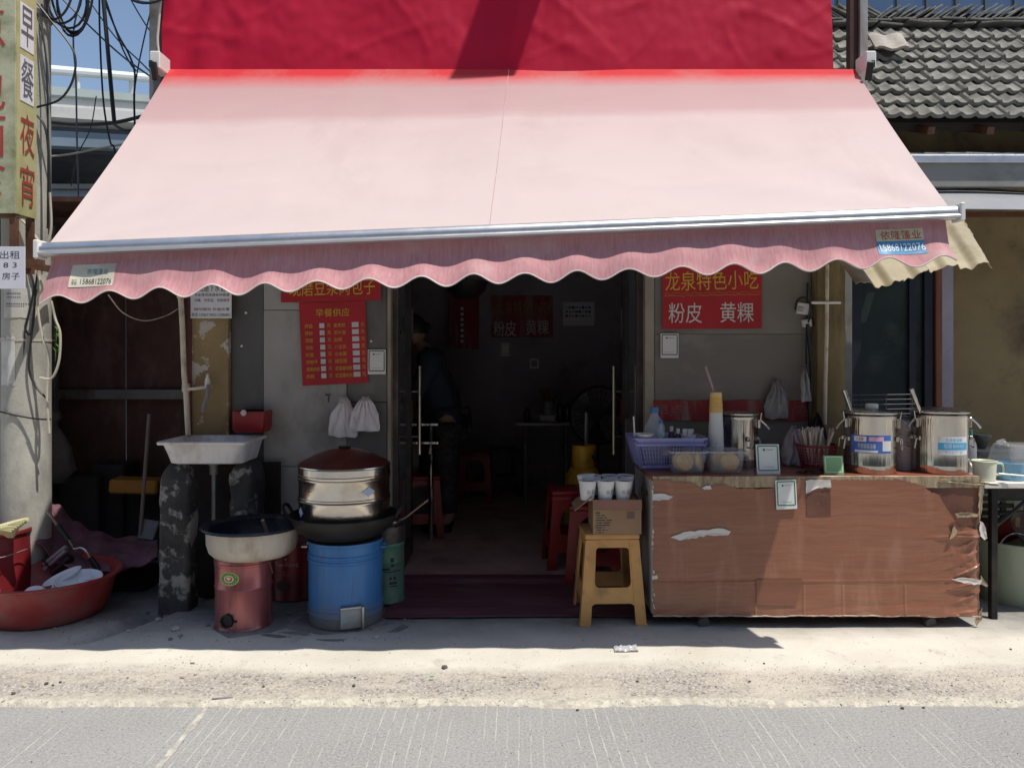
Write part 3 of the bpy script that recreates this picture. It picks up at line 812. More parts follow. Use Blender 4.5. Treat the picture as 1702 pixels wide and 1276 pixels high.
s2 = MB().grid(on_val(x0, x1, .035, .088), 24, 16, .001).build('maker_sticker', mat('yellowed_label', (.56, .5, .33), .6, dirt=(.4, .36, .26), damt=.3), aw); s2['label'] = 'yellowed sticker with red characters'
s3 = MB().grid(on_val(x0, x1, .088, .15), 24, 16, .001).build('number_sticker', BLU, aw); s3['label'] = 'blue sticker with a white phone number'
zc = drop_top((x0 + x1) / 2)
o = text('依隆篷业', ((x0 + x1) / 2 + .005, 0, zc - .062), REDINK, s2, h=.040, wd=.175, bold=0, rot=(90, -2.3, 0)); drape(o)
o = text('15868122076', ((x0 + x1) / 2 + .004, 0, zc - .117), mat('white_print', (.75, .75, .75), .6, bmp=0), s3, h=.034, wd=.195, bold=0, rot=(90, -2.3, 0)); drape(o)

# torn translucent corrugated panel behind the right end of the awning
m = mat('yellowed_fibreglass', (.52, .46, .32), .55, var=.15, vs=4, dirt=(.34, .27, .16), damt=.35, ds=5, bmp=.2, bs=40, tl=.3)
cA, cB, cC, cD = P(1428, 480, 3.72), P(1652, 444, 3.80), P(1592, 345, 4.55), P(1325, 335, 4.57)  # rear corners stretched out of sight under the awning to shade the wall
def cor(u, v):
    tear = .04 + .04 * noise.noise((u * 9, 0, 2)) + .03 * noise.noise((u * 25, 0, 5)) - .04 * math.sin(u * 7)
    vv = v * (1 - tear) if v > 0 else v
    uu = u + (.02 * noise.noise((v * 12, 0, 3)) if u > .9 else 0)
    top = cD.lerp(cC, uu); bot = cA.lerp(cB, uu)
    p = top.lerp(bot, vv)
    nn = Vector((.1, -.65, .75)).normalized()
    ph = (u * 4.6) % 1
    prof = max(-1, min(1, 2.2 * math.sin(ph * 2 * math.pi)))
    return p + nn * .014 * prof
o = MB().grid(cor, 90, 24, .003).build('corrugated_panel', m, ang=50)
tag(o, 'torn yellowed corrugated plastic panel poking out behind the awning end', 'panel')

# ================================================================ red banner over the awning
m, nt, b, co, tc = new_mat('crimson_banner_cloth')
nn1 = _noise(nt, co, 1.1, 6, .6)
c = _mix(nt, _ramp(nt, nn1, .3, .7), (.42, .009, .036), (.46, .013, .044))
c = _mix(nt, _math(nt, 'MULTIPLY', _ramp(nt, _noise(nt, co, 9, 6, .7), .6, .78), .15), c, (.36, .03, .06))
nt.links.new(c, b.inputs['Base Color']); b.inputs['Roughness'].default_value = .6; b.inputs['Specular IOR Level'].default_value = .12
bump(nt, b, _math(nt, 'ADD', _noise(nt, co, 2.4, 3, .5, (1.6, 1, .55)), _math(nt, 'MULTIPLY', _noise(nt, co, 14, 3, .5), .06)), .3, .04)
BANNER = m
bn = thing('red_banner', 'crimson cloth banner stretched on a frame above the awning', 'banner', (0, 4.55, 3.0))
def banner(u, v):
    x = -2.04 + 3.915 * u; z = 3.02 + 1.75 * v
    hz = (z - 3.06)
    xl = -.42 + .34 * hz; xr = .01 + .20 * hz
    xr = -.02 + .14 * hz
    q_ = max(0, 1 - abs(x - xr) / .16)
    d = .05 * q_ * min(1, max(0, hz) * 4) + .02 * math.exp(-((x - xr - .3) / .3) ** 2)
    wr = .014 * noise.noise((x * 2.4 + z * .8, z * 1.2, 1)) + .005 * noise.noise((x * 6 - z * 3, z * 3, 6)) + .003 * noise.noise((x * 18, z * 14, 3))
    rg1 = abs(noise.noise((x * 1.6 + z * 1.9, z * .9 - x * .5, 12))); rg2 = abs(noise.noise((x * 2.2 - z * 2.6, z * 1.3 + x * .4, 22)))
    wr += .0045 * max(0, .10 - rg1) / .10 + .0035 * max(0, .08 - rg2) / .08
    if x < -1.5: wr += .018 * math.sin((x + 1.9) * 24 - hz * 7) * min(1, (-1.5 - x) * 3)
    wr *= min(1, max(0, z - 3.02) * 6)
    back = .12 * v
    return (x, 4.56 - d - wr + back, z)
MB().grid(banner, 260, 90, .002).build('cloth', BANNER, bn, ang=80)
MB().bx(-2.135, -2.065, 4.60, 4.66, 2.9, 5.4, .004).build('frame_post', GREYMET, bn)
MB().bx(1.985, 2.035, 4.60, 4.65, 2.95, 5.4, .003).build('frame_post', mat('dark_red_rust', (.07, .022, .018), .7, .2, var=.3, bmp=.3), bn)
MB().bx(2.038, 2.085, 4.58, 4.63, 2.9, 5.4, .003).build('frame_post', mat('streaked_grey_steel', (.34, .34, .33), .5, .3, var=.2, dirt=(.22, .1, .05), damt=.45, ds=7, st=(1, 1, .3)), bn)
MB().tube([(-2.13, 4.63, 4.82), (2.06, 4.63, 4.82)], .02, 8).build('top_rail', GREYMET, bn)

# unseen board added and cut to cast the slanted shadow on the banner
sb = thing('shadow_board', 'unseen board added above the banner to cast the slanted shadow on it', 'sign', (.825, 4.6, 5.5))
MB().plate([(-4.58, 5.5), (-3.96, 5.5), (-3.73, 6.45), (-4.58, 6.45)], [], .05, Matrix.Translation((.80, 0, 0)) @ Matrix.Rotation(R(-90), 4, 'Z')).build('board', WHITE, sb)
MB().bx(.81, .84, 4.5, 4.62, 5.7, 5.74).build('bracket', RUST, sb)
MB().bx(.81, .84, 4.5, 4.62, 6.3, 6.34).build('bracket', RUST, sb)

# ================================================================ concrete pole on the left and what hangs on it
PX, PY = XX(44, 4.5), 4.5
pole = thing('utility_pole', 'round grey concrete pole wrapped in cables at the left edge', 'pole', (PX, PY, 0))
MB().lathe([(0, 0), (.127, 0), (.123, 3), (.116, 7), (0, 7)], (PX, PY, -.02), 40).build('shaft', mat('pole_concrete', (.44, .425, .375), .85, var=.18, vs=3, dirt=(.28, .27, .25), damt=.4, ds=4, bmp=.5, bs=55, st=(1, 1, .5)), pole)
MB().lathe([(.122, 0), (.131, 0), (.131, .03), (.122, .03)], (PX, PY, 3.33), 30).build('clamp_band', STEELD, pole)
MB().lathe([(.122, 0), (.1285, 0), (.1285, .012), (.122, .012)], (PX, PY, 1.475), 30).build('wire_tie', WCABLE, pole)
# notices pasted round the pole
def wrap(px0, px1, py0, py1, nm, m_, lab, rr=.1268, tear=0):
    a0 = math.asin(max(-1, min(1, (XX(px0, PY - .1) - PX) / rr))); a1 = math.asin(max(-1, min(1, (XX(px1, PY - .1) - PX) / rr)))
    z0, z1 = ZZ(py1, PY - .12), ZZ(py0, PY - .12)
    def f(u, v):
        a = a0 + (a1 - a0) * u
        z = z1 + (z0 - z1) * v + (tear * noise.noise((u * 6, v * 4, px0)) if tear else 0)
        return (PX + rr * math.sin(a), PY - rr * math.cos(a), z)
    g = MB().grid(f, 10, 8, .0008)
    g.v = g.v
    o = g.build(nm, m_); tag(o, lab, 'notice'); return o
nt1 = wrap(10, 54, 478, 528, 'pasted_notice', mat('weathered_paper', (.55, .54, .5), .85, var=.12, dirt=(.38, .36, .33), damt=.35), 'weathered paper notice pasted on the concrete pole under the white card', tear=.012)
lb = MB()
for k, (py, xa, xb) in enumerate(((488, 16, 40), (494, 16, 42), (505, 15, 52), (509, 15, 46))):
    for j in range(int((xb - xa) / 3)):
        a = math.asin((XX(xa + 3 * j, PY - .1) - PX) / .1275)
        lb.box((PX + .1277 * math.sin(a), PY - .1277 * math.cos(a), ZZ(py, PY - .12)), (.006, .0006, .009 if k % 2 == 0 else .006), (0, 0, a))
lb.build('print', INKB, nt1)
nt2 = wrap(2, 30, 560, 640, 'pasted_notice', mat('bleached_paper', (.58, .57, .54), .85, var=.15, dirt=(.42, .4, .37), damt=.45), 'pale torn paper remains lower on the concrete pole', tear=.03)
# light box sign
BXW = mat('aged_cream_sign', (.48, .48, .33), .5, var=.15, vs=3, dirt=(.2, .21, .1), damt=.5, ds=5, bmp=.15)
BXY = mat('aged_yellow_sign', (.52, .48, .25), .5, var=.12, vs=3, dirt=(.33, .33, .14), damt=.45, ds=4, bmp=.1)
DS = 4.05
sg = thing('light_box_sign', 'aged yellow and cream light box sign fixed high on the pole', 'sign', (XX(0, DS), DS + .1, 2.1))
xs = XX(26, DS); zb = ZZ(354, DS); Db = DS * (CX - 26) / (CX - 60)
body = MB().bx(xs - .62, xs - .004, DS + .004, Db, zb, zb + 1.6).build('sign_box', mat('sign_casing', (.3, .29, .2), .6, dirt=(.1, .1, .05), damt=.4), sg)
fc = MB().bx(xs - .62, xs, DS - .004, DS + .004, zb - .002, zb + 1.6).build('front_panel', BXW, sg)
sd_ = MB().bx(xs - .003, xs + .004, DS + .0045, Db - .002, zb - .002, zb + 1.6).build('side_panel', BXY, sg)
for ch, py in (('包', 150), ('点', 45), ('面', 228), ('食', 292)):
    text(ch, (XX(-22, DS), DS - .006, ZZ(py, DS)), REDINK, fc, h=.21, wd=.2, bold=0)
ym = (DS + Db) / 2
for ch, py, m_, bgd in (('早', 45, INK, 1), ('餐', 132, INK, 1), ('夜', 224, REDINK, 0), ('宵', 308, REDINK, 0)):
    zc = ZZ(py + 1, ym)
    if bgd: MB().bx(xs + .005, xs + .0065, ym - .058, ym + .058, zc - .125, zc + .115).build('letter_card', PAPER, sd_)
    text(ch, (xs + .0085, ym, zc), mat('grey_ink', (.12, .12, .13), .7) if bgd else m_, sd_, h=.205 if bgd else .215, wd=.105 if bgd else .12, bold=0, rot=(90, 0, 90))
fr = MB()
for x, y in ((xs - .02, DS + .02), (xs - .02, Db - .02), (xs - .6, DS + .02)): fr.bx(x - .018, x + .018, y - .012, y + .012, zb - .3, zb - .003)
fr.bx(xs - .6, xs, DS + .008, DS + .03, zb - .02, zb - .003).bx(xs - .6, xs + .12, DS + .03, DS + .055, zb - .27, zb - .235).bx(xs - .03, xs - .005, DS + .06, 4.45, zb - .27, zb - .235)
fr.build('mounting_frame', RUST, sg)
# white handwritten card
cdn = thing('rental_card', 'white handwritten card hanging from the sign frame', 'card', (XX(5, 3.98), 3.98, ZZ(480, 3.98)))
x1 = XX(41.5, 3.98); z0, z1 = ZZ(480, 3.98), ZZ(410, 3.98)
o = MB().bx(x1 - .3, x1, 3.978, 3.986, z0, z1, .001).build('board', mat('white_board', (.66, .67, .74), .5, var=.03, bmp=0), cdn)
text('出租', (x1 - .075, 3.9774, z1 - .042), INK, o, h=.04, wd=.10)
text('1 5 8 3', (x1 - .115, 3.9774, z1 - .094), INK, o, h=.026, wd=.15)
text('房子', (x1 - .07, 3.9774, z1 - .15), INK, o, h=.036, wd=.09)

# cables
def cable(pts, r, m_, label, name='cable', sm=8, cat='cable', grp=None):
    o = MB().tube(pts, r, 6, sm).build(name, m_)
    tag(o, label, cat, grp); return o
def pp(l, D): return [P(x, y, D if not isinstance(D, list) else D[i]) for i, (x, y) in enumerate(l)]
cl = MB()
for k in range(6):
    rr = .10 + .022 * k; c0 = P(100 + 3 * k, -2 - 4 * k, 4.42)
    pts = []
    for j in range(25):
        a = 2 * math.pi * j / 24
        pts.append(c0 + Vector((rr * .62 * math.cos(a) + .02 * math.sin(a + k), .02 * math.sin(a + k * 1.1) + .012 * k, rr * 1.25 * math.sin(a))))
    cl.tube(pts, .007, 6)
tag(cl.build('cable_coil', CABLE), 'coil of slack black cable hung at the top of the pole', 'cable')
c2 = MB()
for k in range(3):
    c0 = P(243, -8 - 2 * k, 4.5); c2.tube([c0 + Vector((.1 * math.cos(a * .2618), .012 * k, .048 * math.sin(a * .2618))) for a in range(25)], .007, 6)
tag(c2.build('cable_coil', CABLE), 'small coil of black cable by the left banner post', 'cable')
cable(pp([(57, 0), (85, 35), (122, 85), (122, 130), (100, 165), (60, 179)], [4.4] * 6), .006, CABLE, 'black cable curving out in a wide bow from the pole below the coil')
cable(pp([(57, 16), (70, 55), (78, 120), (80, 260), (79, 380)], 4.41), .005, CABLE, 'thin black cable running down the right flank of the pole')
cable(pp([(58, 190), (72, 205), (79, 235), (82, 300), (82, 390)], 4.41), .0065, CABLE, 'thick dark cable bending down the pole beside the sign')
cable(pp([(165, -20), (166, 60), (172, 170), (183, 235), (192, 260), (205, 420)], [4.9] * 6), .006, CABLE, 'grey black cable hanging steeply beside the heavy pair', grp=None)
cable(pp([(170, -20), (178, 70), (186, 160), (190, 203)], [4.85] * 4), .013, CABLE, 'heaviest black cable hanging down in front of the viaduct')
cable(pp([(136, -10), (124, 40), (122, 75), (126, 130), (128, 240), (130, 330), (124, 420)], [5.4] * 7), .006, mat('grey_cable', (.12, .12, .12), .5), 'slim grey cable dropping vertically near the pole')
cable(pp([(95, -10), (150, 45), (205, 95), (268, 140)], [5, 5, 4.9, 4.7]), .006, CABLE, 'taut black wire slanting from the coil to the awning bracket')
cable(pp([(140, -10), (190, 60), (235, 105), (268, 138)], [6, 5.6, 5.1, 4.7]), .005, CABLE, 'thin slanting wire ending at the awning bracket from the upper middle')
cable(pp([(171, -5), (195, 55), (214, 90), (224, 122), (223, 165), (224, 210)], 5.2), .007, CABLE, 'black wire bending sharply downwards left of the banner')
cable(pp([(174, -5), (200, 72), (216, 105), (226, 118)], 5.3), .006, CABLE, 'thin wire joining the bent black wire from above')
cable(pp([(212, -10), (230, 22), (248, 50), (262, 66)], [5.5, 5.3, 5, 4.8]), .005, CABLE, 'short thin wire reaching the left banner post')
cable(pp([(258, -10), (244, 45), (230, 110), (222, 160)], 5.6), .005, CABLE, 'thin wire crossing the sky towards the banner post')
cable(pp([(80, 261), (120, 256), (160, 248), (205, 240)], [5.2, 5.2, 5.2, 5.2]), .007, WCABLE, 'pale horizontal cable in front of the dark viaduct soffit')
cable(pp([(80, 203), (130, 207), (190, 204), (250, 190)], 6.0), .014, CABLE, 'thick black bundle strung level along the viaduct edge')
cable(pp([(188, 206), (205, 216), (222, 216), (245, 206)], 5.9), .010, CABLE, 'slack black cable loop by the awning corner')
cable(pp([(118, 310), (128, 260), (150, 215), (160, 160)], 5.8), .004, CABLE, 'very thin wire rising over the viaduct edge')
cable(pp([(268, -10), (264, 40), (262, 70), (267, 105)], 4.52), .007, WCABLE, 'dirty white cable running down to the awning bracket')
# cables on the lower pole
cable(pp([(28, 358), (45, 375), (60, 395), (72, 412)], 4.36), .008, WCABLE, 'pale cable slanting from the sign base to the awning end')
cable(pp([(83, 320), (85, 380), (76, 415), (70, 428), (64, 455), (70, 480), (62, 500), (70, 560), (80, 590), (78, 660), (82, 720)], 4.36), .007, WCABLE, 'tangled off white cable beside the awning end on the pole')
cable(pp([(45, 440), (56, 475), (48, 520), (42, 545), (50, 556), (56, 530), (60, 470), (66, 440)], 4.38), .006, CABLE, 'dark cable hanging in a long narrow loop on the pole')
cable(pp([(42, 545), (38, 600), (30, 650), (18, 690), (8, 740)], 4.39), .004, CABLE, 'thin dark cable trailing down the pole to the left')
cable(pp([(60, 480), (52, 560), (48, 610), (58, 640), (80, 665)], 4.38), .006, CABLE, 'dark cable curling across the lower pole')
cable(pp([(85, 500), (92, 530), (100, 555), (98, 600), (86, 628), (66, 628)], 4.32), .007, WCABLE, 'cream cable arching out from the pole towards the shed')
cable(pp([(0, 684), (25, 690), (60, 696), (84, 697)], 4.37), .005, CABLE, 'black wire wound level round the pole below the awning')
cable(pp([(180, 490), (205, 520), (240, 533), (275, 525), (298, 512)], [3.6, 3.9, 4.2, 4.4, 4.52]), .003, WCABLE, 'slack thin wire swagged from the awning to the pale pipe')
# ================================================================ plastic stools
def stool(m_, h=.46, wt=.135, wb=.17, arch=False):
    t = thing('plastic_stool', '-', 'stool')
    hw = lambda z: wt + (h - z) / h * (wb - wt)
    s = MB().box((0, 0, h - .014), (2 * wt + .012, 2 * wt + .012, .028), (0, 0, 0), .008, 2)
    s.box((0, 0, h + .0005), (2 * wt - .05, 2 * wt - .05, .004), (0, 0, 0), .0015)
    s.build('seat', m_, t)
    z0, z1 = h - .03, 0.0
    for qx, qy in ((1, 1), (-1, 1), (-1, -1), (1, -1)):
        vs = []
        for z in (z0, h * .55, z1):
            a = hw(z); l_ = .05 if z > .1 else .058; th = .011
            if z == z1: l_ = .055
            for dx, dy in ((0, 0), (l_, 0), (l_, th), (th, th), (th, l_), (0, l_)):
                vs.append((qx * (a - dx), qy * (a - dy), z))
        fs = []
        for r_ in range(2):
            for k in range(6):
                k2 = (k + 1) % 6
                f = (r_ * 6 + k, r_ * 6 + k2, r_ * 6 + 6 + k2, r_ * 6 + 6 + k)
                fs.append(f if qx * qy < 0 else tuple(reversed(f)))
        fs.append(tuple(range(12, 18)) if qx * qy < 0 else tuple(reversed(range(12, 18))))
        fb_ = MB().add(vs, fs)
        # foot pad
        a = hw(.0); fb_.bx(qx * (a + .004), qx * (a - .05), qy * (a + .004), qy * (a - .05), 0, .012, .002)
        fb_.build('leg', m_, t, ang=40)
    def arc(cx, cz, r_, a0, a1, n=5): return [(cx + r_ * math.cos(R(a0 + (a1 - a0) * k / n)), cz + r_ * math.sin(R(a0 + (a1 - a0) * k / n))) for k in range(n + 1)]
    zt, zb = h - .03, .055
    at, ab = hw(zt) - .012, hw(zb) - .012
    ac = hw(.10) - .055
    outer = [(-at, zt), (-ab, zb), (-ac - .012, zb)] + arc(-ac + .022, .082, .028, 180, 90) + arc(ac - .022, .082, .028, 90, 0) + [(ac + .012, zb), (ab, zb), (at, zt)]
    wl, wu = hw(.2) - .062, hw(.37) - .057
    if arch: hole = arc(-wl + .02, .205, .02, 180, 270) + arc(wl - .02, .205, .02, 270, 360) + [(wu + .004, .32)] + arc(0, .315, wu, 8, 172, 10) + [(-wu - .004, .32)]
    else: hole = arc(-wl + .025, .215, .025, 180, 270) + arc(wl - .025, .215, .025, 270, 360) + arc(wu - .018, .372, .018, 0, 90) + arc(-wu + .018, .372, .018, 90, 180)
    k_ = h / .46
    outer = [(x, z) for x, z in outer]; hole = [(x, z * k_) for x, z in hole]
    for k in range(4):
        mb = MB().plate(outer, [hole], .007)
        mb2 = MB()
        M = Matrix.Rotation(R(90 * k), 4, 'Z')
        mb2.add([M @ Vector((x, -hw(z) + .004 + y, z)) for x, y, z in mb.v], mb.f)
        mb2.build('side_panel', m_, t)
    return t
STG = 'plastic stools around the entrance'
ys = stool(YEL); ys.location = P(1011, 1042, 4.14); ys.location.z = .02; ys.rotation_euler = (0, 0, R(2))
tag(ys, 'yellow plastic stool carrying the carton of cups', 'stool', STG)
rs = stool(RED, arch=True)
rs.location = (.50, 4.83, .03); rs.rotation_euler = (0, 0, R(-6)); tag(rs, 'red plastic stool right behind the yellow stool, legs nearest the door mat', 'stool', STG)
for k in range(2):
    copy_tree(rs, None, (.385, 5.13, .036 + .036 * k), (0, 0, R(4 + k)), ('lower', 'upper')[k] + ' red stool of the nested pair inside the doorway')
copy_tree(rs, None, (-.70, 5.97, .036), (0, 0, R(10)), 'red stool just inside the left glass door')
copy_tree(rs, None, (-.34, 7.45, .036), (0, 0, R(-3)), 'red stool at the back of the dim room')
dk = copy_tree(rs, None, (-.08, 7.75, .036), (0, 0, R(8)), 'dark stool beside the farthest red stool by the back wall')
DKST = mat('dark_plastic', (.03, .03, .036), .45)
for c_ in dk.children:
    c_.data = c_.data.copy(); c_.data.materials[0] = DKST
# ---------------------------------------------------------------- carton and cups on the yellow stool
xa, xb, yf = XX(986, 4.0), XX(1066, 4.0), 4.0
zB = .48; zT = zB + .175
ct = thing('cardboard_carton', 'open cardboard carton on the yellow stool', 'box', ((xa + xb) / 2, yf + .12, zB))
cb = MB().bx(xa, xb, yf, yf + .004, zB, zT).bx(xa, xb, yf + .246, yf + .25, zB, zT).bx(xa, xa + .004, yf + .004, yf + .246, zB, zT).bx(xb - .004, xb, yf + .004, yf + .246, zB, zT).bx(xa + .004, xb - .004, yf + .004, yf + .246, zB, zB + .004)
cb.build('box_body', CARD, ct)
MB().box((xa - .048, yf + .12, zT - .02), (.118, .235, .003), (0, R(-38), 0)).build('left_flap', CARD, ct)
MB().box(((xa + xb) / 2, yf - .004, zT - .024), (xb - xa + .004, .003, .05), (R(-4), 0, 0)).build('front_flap', mat('reddish_carton_flap', (.26, .13, .095), .8, var=.1), ct)
bk = MB().box(((xa + xb) / 2, yf + .13, zT - .012), (xb - xa - .012, .23, .004)); bk.build('inner_tray', CARD, ct)
pr = MB()
for k in range(9):
    L_ = (.03, .05, .065, .085, .075, .075, .05, .06, .045)[k]
    x0_ = xa + .012 + (0 if k not in (2, 4) else .004)
    for j in range(int(L_ / .006)):
        if rnd.random() < .85: pr.box((x0_ + .003 + .006 * j, yf - .0006, zT - .066 - .0125 * k), (.0048, .0008, .0055 if k else .007))
pr.build('print', INK, ct)
MB().box((xb - .055, yf - .0008, zT - .078), (.04, .0008, .034)).build('label_patch', mat('dark_print_patch', (.14, .1, .075), .8), ct)
CUPW = mat('white_paper_cup', (.68, .67, .66), .5, var=.05, dirt=(.5, .48, .45), damt=.15)
COFF = mat('dark_sealed_drink', (.09, .04, .035), .25)
def cup(r0=.034, r1=.046, h=.095, lid=True, m_=None):
    t = thing('paper_cup', '-', 'cup')
    MB().lathe([(0, .004), (r0 - .002, .004), (r0, 0), (r1, h), (r1 + .002, h + .002), (r1 + .001, h + .005), (r1 - .003, h + .002), (r1 - .003, h - .006), (0, h - .006)], seg=26).build('cup_wall', m_ or CUPW, t)
    if lid:
        MB().lathe([(0, h - .003), (r1 - .004, h - .003), (r1 - .004, h - .004), (0, h - .004)], seg=24).build('drink', COFF, t)
        p_ = MB()
        for k in range(7):
            a = R(-102 + 4.2 * k); z = h * .48
            rr = r0 + (r1 - r0) * z / h + .0007
            p_.box((rr * math.cos(a), rr * math.sin(a), z), (.0008, (.0008, .0016, .0006, .0014)[k % 4], .022), (0, 0, a))
        for k in range(5):
            a = R(-62 + 7 * k); rr = r0 + (r1 - r0) * .52 + .0007
            p_.box((rr * math.cos(a), rr * math.sin(a), h * .5), (.0008, .003, .032), (0, 0, a))
        p_.build('print', mat('grey_print', (.34, .35, .37), .6), t)
    return t
c0 = cup()
spots = [(1015, 0, -6), (1048, 0, 8), (997, .0, 0), (1000, .10, 0), (1030, .10, 0), (1061, .10, 0), (985, .06, 4)]
labs = ['white cup second from the counter in the front row on the carton', 'white cup nearest the counter in the front row on the carton', 'white cup leftmost in the front row on the carton', 'white cup leftmost in the back row on the carton', 'white cup middle of the back row on the carton', 'white cup in the back row nearest the counter', 'white tipped cup over the carton flap, rim outward']
xs_ = [1012, 1052, None, 990, 1022, 1056, 990]
first = True
for (px, dy, tl_), lb_, k in zip(spots, labs, range(7)):
    X_ = [.483, .575, .395, .43, .52, .60, .372][k]
    Y_ = yf + [.055, .06, .055, .15, .155, .16, .06][k]
    if k == 2: X_ = .390
    o = c0 if first else copy_tree(c0)
    first = False
    o.location = (X_, Y_, zT - .008 + (.012 if dy else 0)); o.rotation_euler = (0, R(-7 if k == 6 else rnd.uniform(-3, 3)), R(rnd.uniform(-30, 30)))
    if k == 6: o.location = (.40, yf + .125, zT + .012)
    tag(o, lb_, 'cup', 'sealed cups on the carton')

# ================================================================ stoves, pans, steamer
PINK = mat('pink_enamel', (.40, .125, .125), .3, .45, var=.12, dirt=(.17, .06, .055), damt=.45, ds=8, st=(1.6, 1.6, .22), bmp=.08, coat=.3)
bx_, by_, bz = -1.375, 4.01, .022
st_ = thing('pink_stove', 'round pink enamel coal stove under the cream pan', 'stove', (bx_, by_, bz))
MB().lathe([(0, 0), (.142, 0), (.145, .004), (.142, .01), (.140, .016), (.140, .20), (.143, .205), (.140, .21), (.140, .315), (.143, .318), (.143, .326), (.139, .33), (.137, .345), (.12, .345), (.12, .25), (0, .25)], (bx_, by_, bz), 44).build('stove_body', PINK, st_)
def patch(cx, cy, r, a0, a1, z0, z1, n=14, off=.0012, th=.0006):
    def f(u, v):
        a = R(a0 + (a1 - a0) * u); return (cx + (r + off) * math.sin(a), cy - (r + off) * math.cos(a), z0 + (z1 - z0) * v)
    return MB().grid(f, n, 4, th)
def oval(cx, cy, r, a, z, rx, rz, off, n=28):
    g = MB(); vs = []
    c_ = lambda dx, dz: (cx + (r + off) * math.sin(a + dx / r), cy - (r + off) * math.cos(a + dx / r), z + dz)
    vs = [c_(0, 0)] + [c_(rx * math.cos(2 * math.pi * k / n) * q, rz * math.sin(2 * math.pi * k / n) * q) for q in (.5, 1) for k in range(n)]
    fs = [(0, 1 + k, 1 + (k + 1) % n) for k in range(n)] + [(1 + k, 1 + n + k, 1 + n + (k + 1) % n, 1 + (k + 1) % n) for k in range(n)]
    return g.add(vs, fs)
a_ = R(-11); zz = bz + .265
bd = oval(bx_, by_, .14, a_, zz, .050, .034, .0012).build('badge', mat('badge_yellow', (.6, .5, .12), .4), st_)
oval(bx_, by_, .14, a_, zz, .046, .030, .0020).build('badge_ring', mat('badge_green', (.03, .22, .05), .4), bd)
oval(bx_, by_, .14, a_, zz, .026, .018, .0028).build('badge_centre', mat('badge_cream', (.65, .6, .42), .4), bd)
oval(bx_, by_, .14, a_, zz, .020, .014, .0036).build('badge_emblem', mat('badge_red', (.5, .06, .03), .4), bd)
for dx, dz, rx, rz in ((0, .001, .004, .010), (-.007, .004, .004, .006), (.007, .004, .004, .006)):
    oval(bx_, by_, .14, a_ + dx / .14, zz + dz, rx, rz, .0044).build('badge_mark', mat('badge_cream', (.65, .6, .42), .4), bd)
tick = MB()
for k in range(16):
    if k in (0, 8): continue
    t_ = 2 * math.pi * k / 16
    tick.v += [] ; 
    for q in oval(bx_, by_, .14, a_ + .037 * math.cos(t_) / .14, zz + .0243 * math.sin(t_), .0022, .0022, .003, 8).v: pass
    mb = oval(bx_, by_, .14, a_ + .037 * math.cos(t_) / .14, zz + .0243 * math.sin(t_), .0024, .0024, .003, 8); tick.add(mb.v, mb.f)
tick.build('badge_lettering', mat('badge_yellow', (.6, .5, .12), .4), bd)
a_ = R(-14)
def radial(a, r): return (bx_ + r * math.sin(a), by_ - r * math.cos(a))
vx, vy = radial(a_, .135)
vt = MB().lathe([(.0, 0), (.033, 0), (.036, .004), (.036, .02), (.028, .022), (.026, .012), (0, .012)], (vx, vy, bz + .058), 8, (R(90), 0, a_)).build('air_vent', BLACK, st_)
MB().box((vx + .04, vy - .01, bz + .056), (.016, .012, .01)).build('vent_knob', BLACK, vt)
MB().tube([(bx_ + .138, by_ - .03, bz + .325), (bx_ + .165, by_ - .05, bz + .27)], .0022, 5).build('wire_hook', STEELD, st_)
# cream pan with black rim
CREAM = mat('cream_enamel_pan', (.52, .47, .39), .4, var=.12, dirt=(.27, .2, .13), damt=.42, ds=7, st=(1, 1, .5), bmp=.1)
pn = thing('enamel_pan', 'wide cream pan with black rim sitting on the pink stove', 'pan', (-1.335, 4.03, bz + .346))
z0 = bz + .346; cxp = (-1.335, 4.03, z0)
MB().lathe([(0, 0), (.15, 0), (.19, .008), (.215, .032), (.226, .07), (.229, .142), (.221, .142), (.218, .07), (.20, .03), (.15, .012), (0, .012)], cxp, 48).build('pan_body', CREAM, pn)
DKPAN = mat('black_enamel', (.018, .02, .03), .28, var=.3, dirt=(.06, .055, .06), damt=.3)
MB().lathe([(.2285, .1425), (.25, .146), (.257, .153), (.252, .161), (.232, .157), (.214, .145), (.211, .07), (.194, .036), (.15, .019), (0, .019), (0, .016), (.15, .016), (.197, .034), (.214, .07), (.2285, .1425)], cxp, 48).build('rim', DKPAN, pn)
o = MB().tube([(-1.27, 4.10, z0 + .06), (-1.285, 4.03, z0 + .178)], [.011, .009], 8).build('wooden_stub', mat('pale_wood', (.35, .27, .19), .7)); tag(o, 'short wooden handle standing up inside the cream pan', 'handle')
# red tin
tx, ty, tz = XX(487, 4.46), 4.46, .03
rt = thing('red_tin', 'dark red paint tin with white lettering behind the stoves', 'tin', (tx, ty, tz))
REDT = mat('red_painted_tin', (.22, .014, .022), .4, .2, var=.15, dirt=(.1, .04, .035), damt=.4, ds=6)
MB().lathe([(0, 0), (.131, 0), (.134, .006), (.130, .012), (.130, .30), (.134, .305), (.134, .312), (.128, .316), (0, .316)], (tx, ty, tz), 40).build('tin_body', REDT, rt)
def wraptext(s, cx, cy, r, a, z, h, wd, m_, par, bold=0, off=.002):
    o = text(s, (0, 0, 0), m_, par, h=h, wd=wd, bold=bold, rot=(90, 0, 0))
    base = Vector(); q = par
    while q: base += q.location; q = q.parent
    for v in o.data.vertices:
        x, z_ = v.co.x + base.x, v.co.z + base.z
        g = a + x / r
        v.co = Vector((cx + (r + off) * math.sin(g), cy - (r + off) * math.cos(g), z + z_)) - base
    return o
WP = mat('faded_white_print', (.5, .46, .46), .6, bmp=0)
wraptext('Yue-Xiang', tx, ty, .13, R(-2), tz + .205, .032, .135, WP, rt)
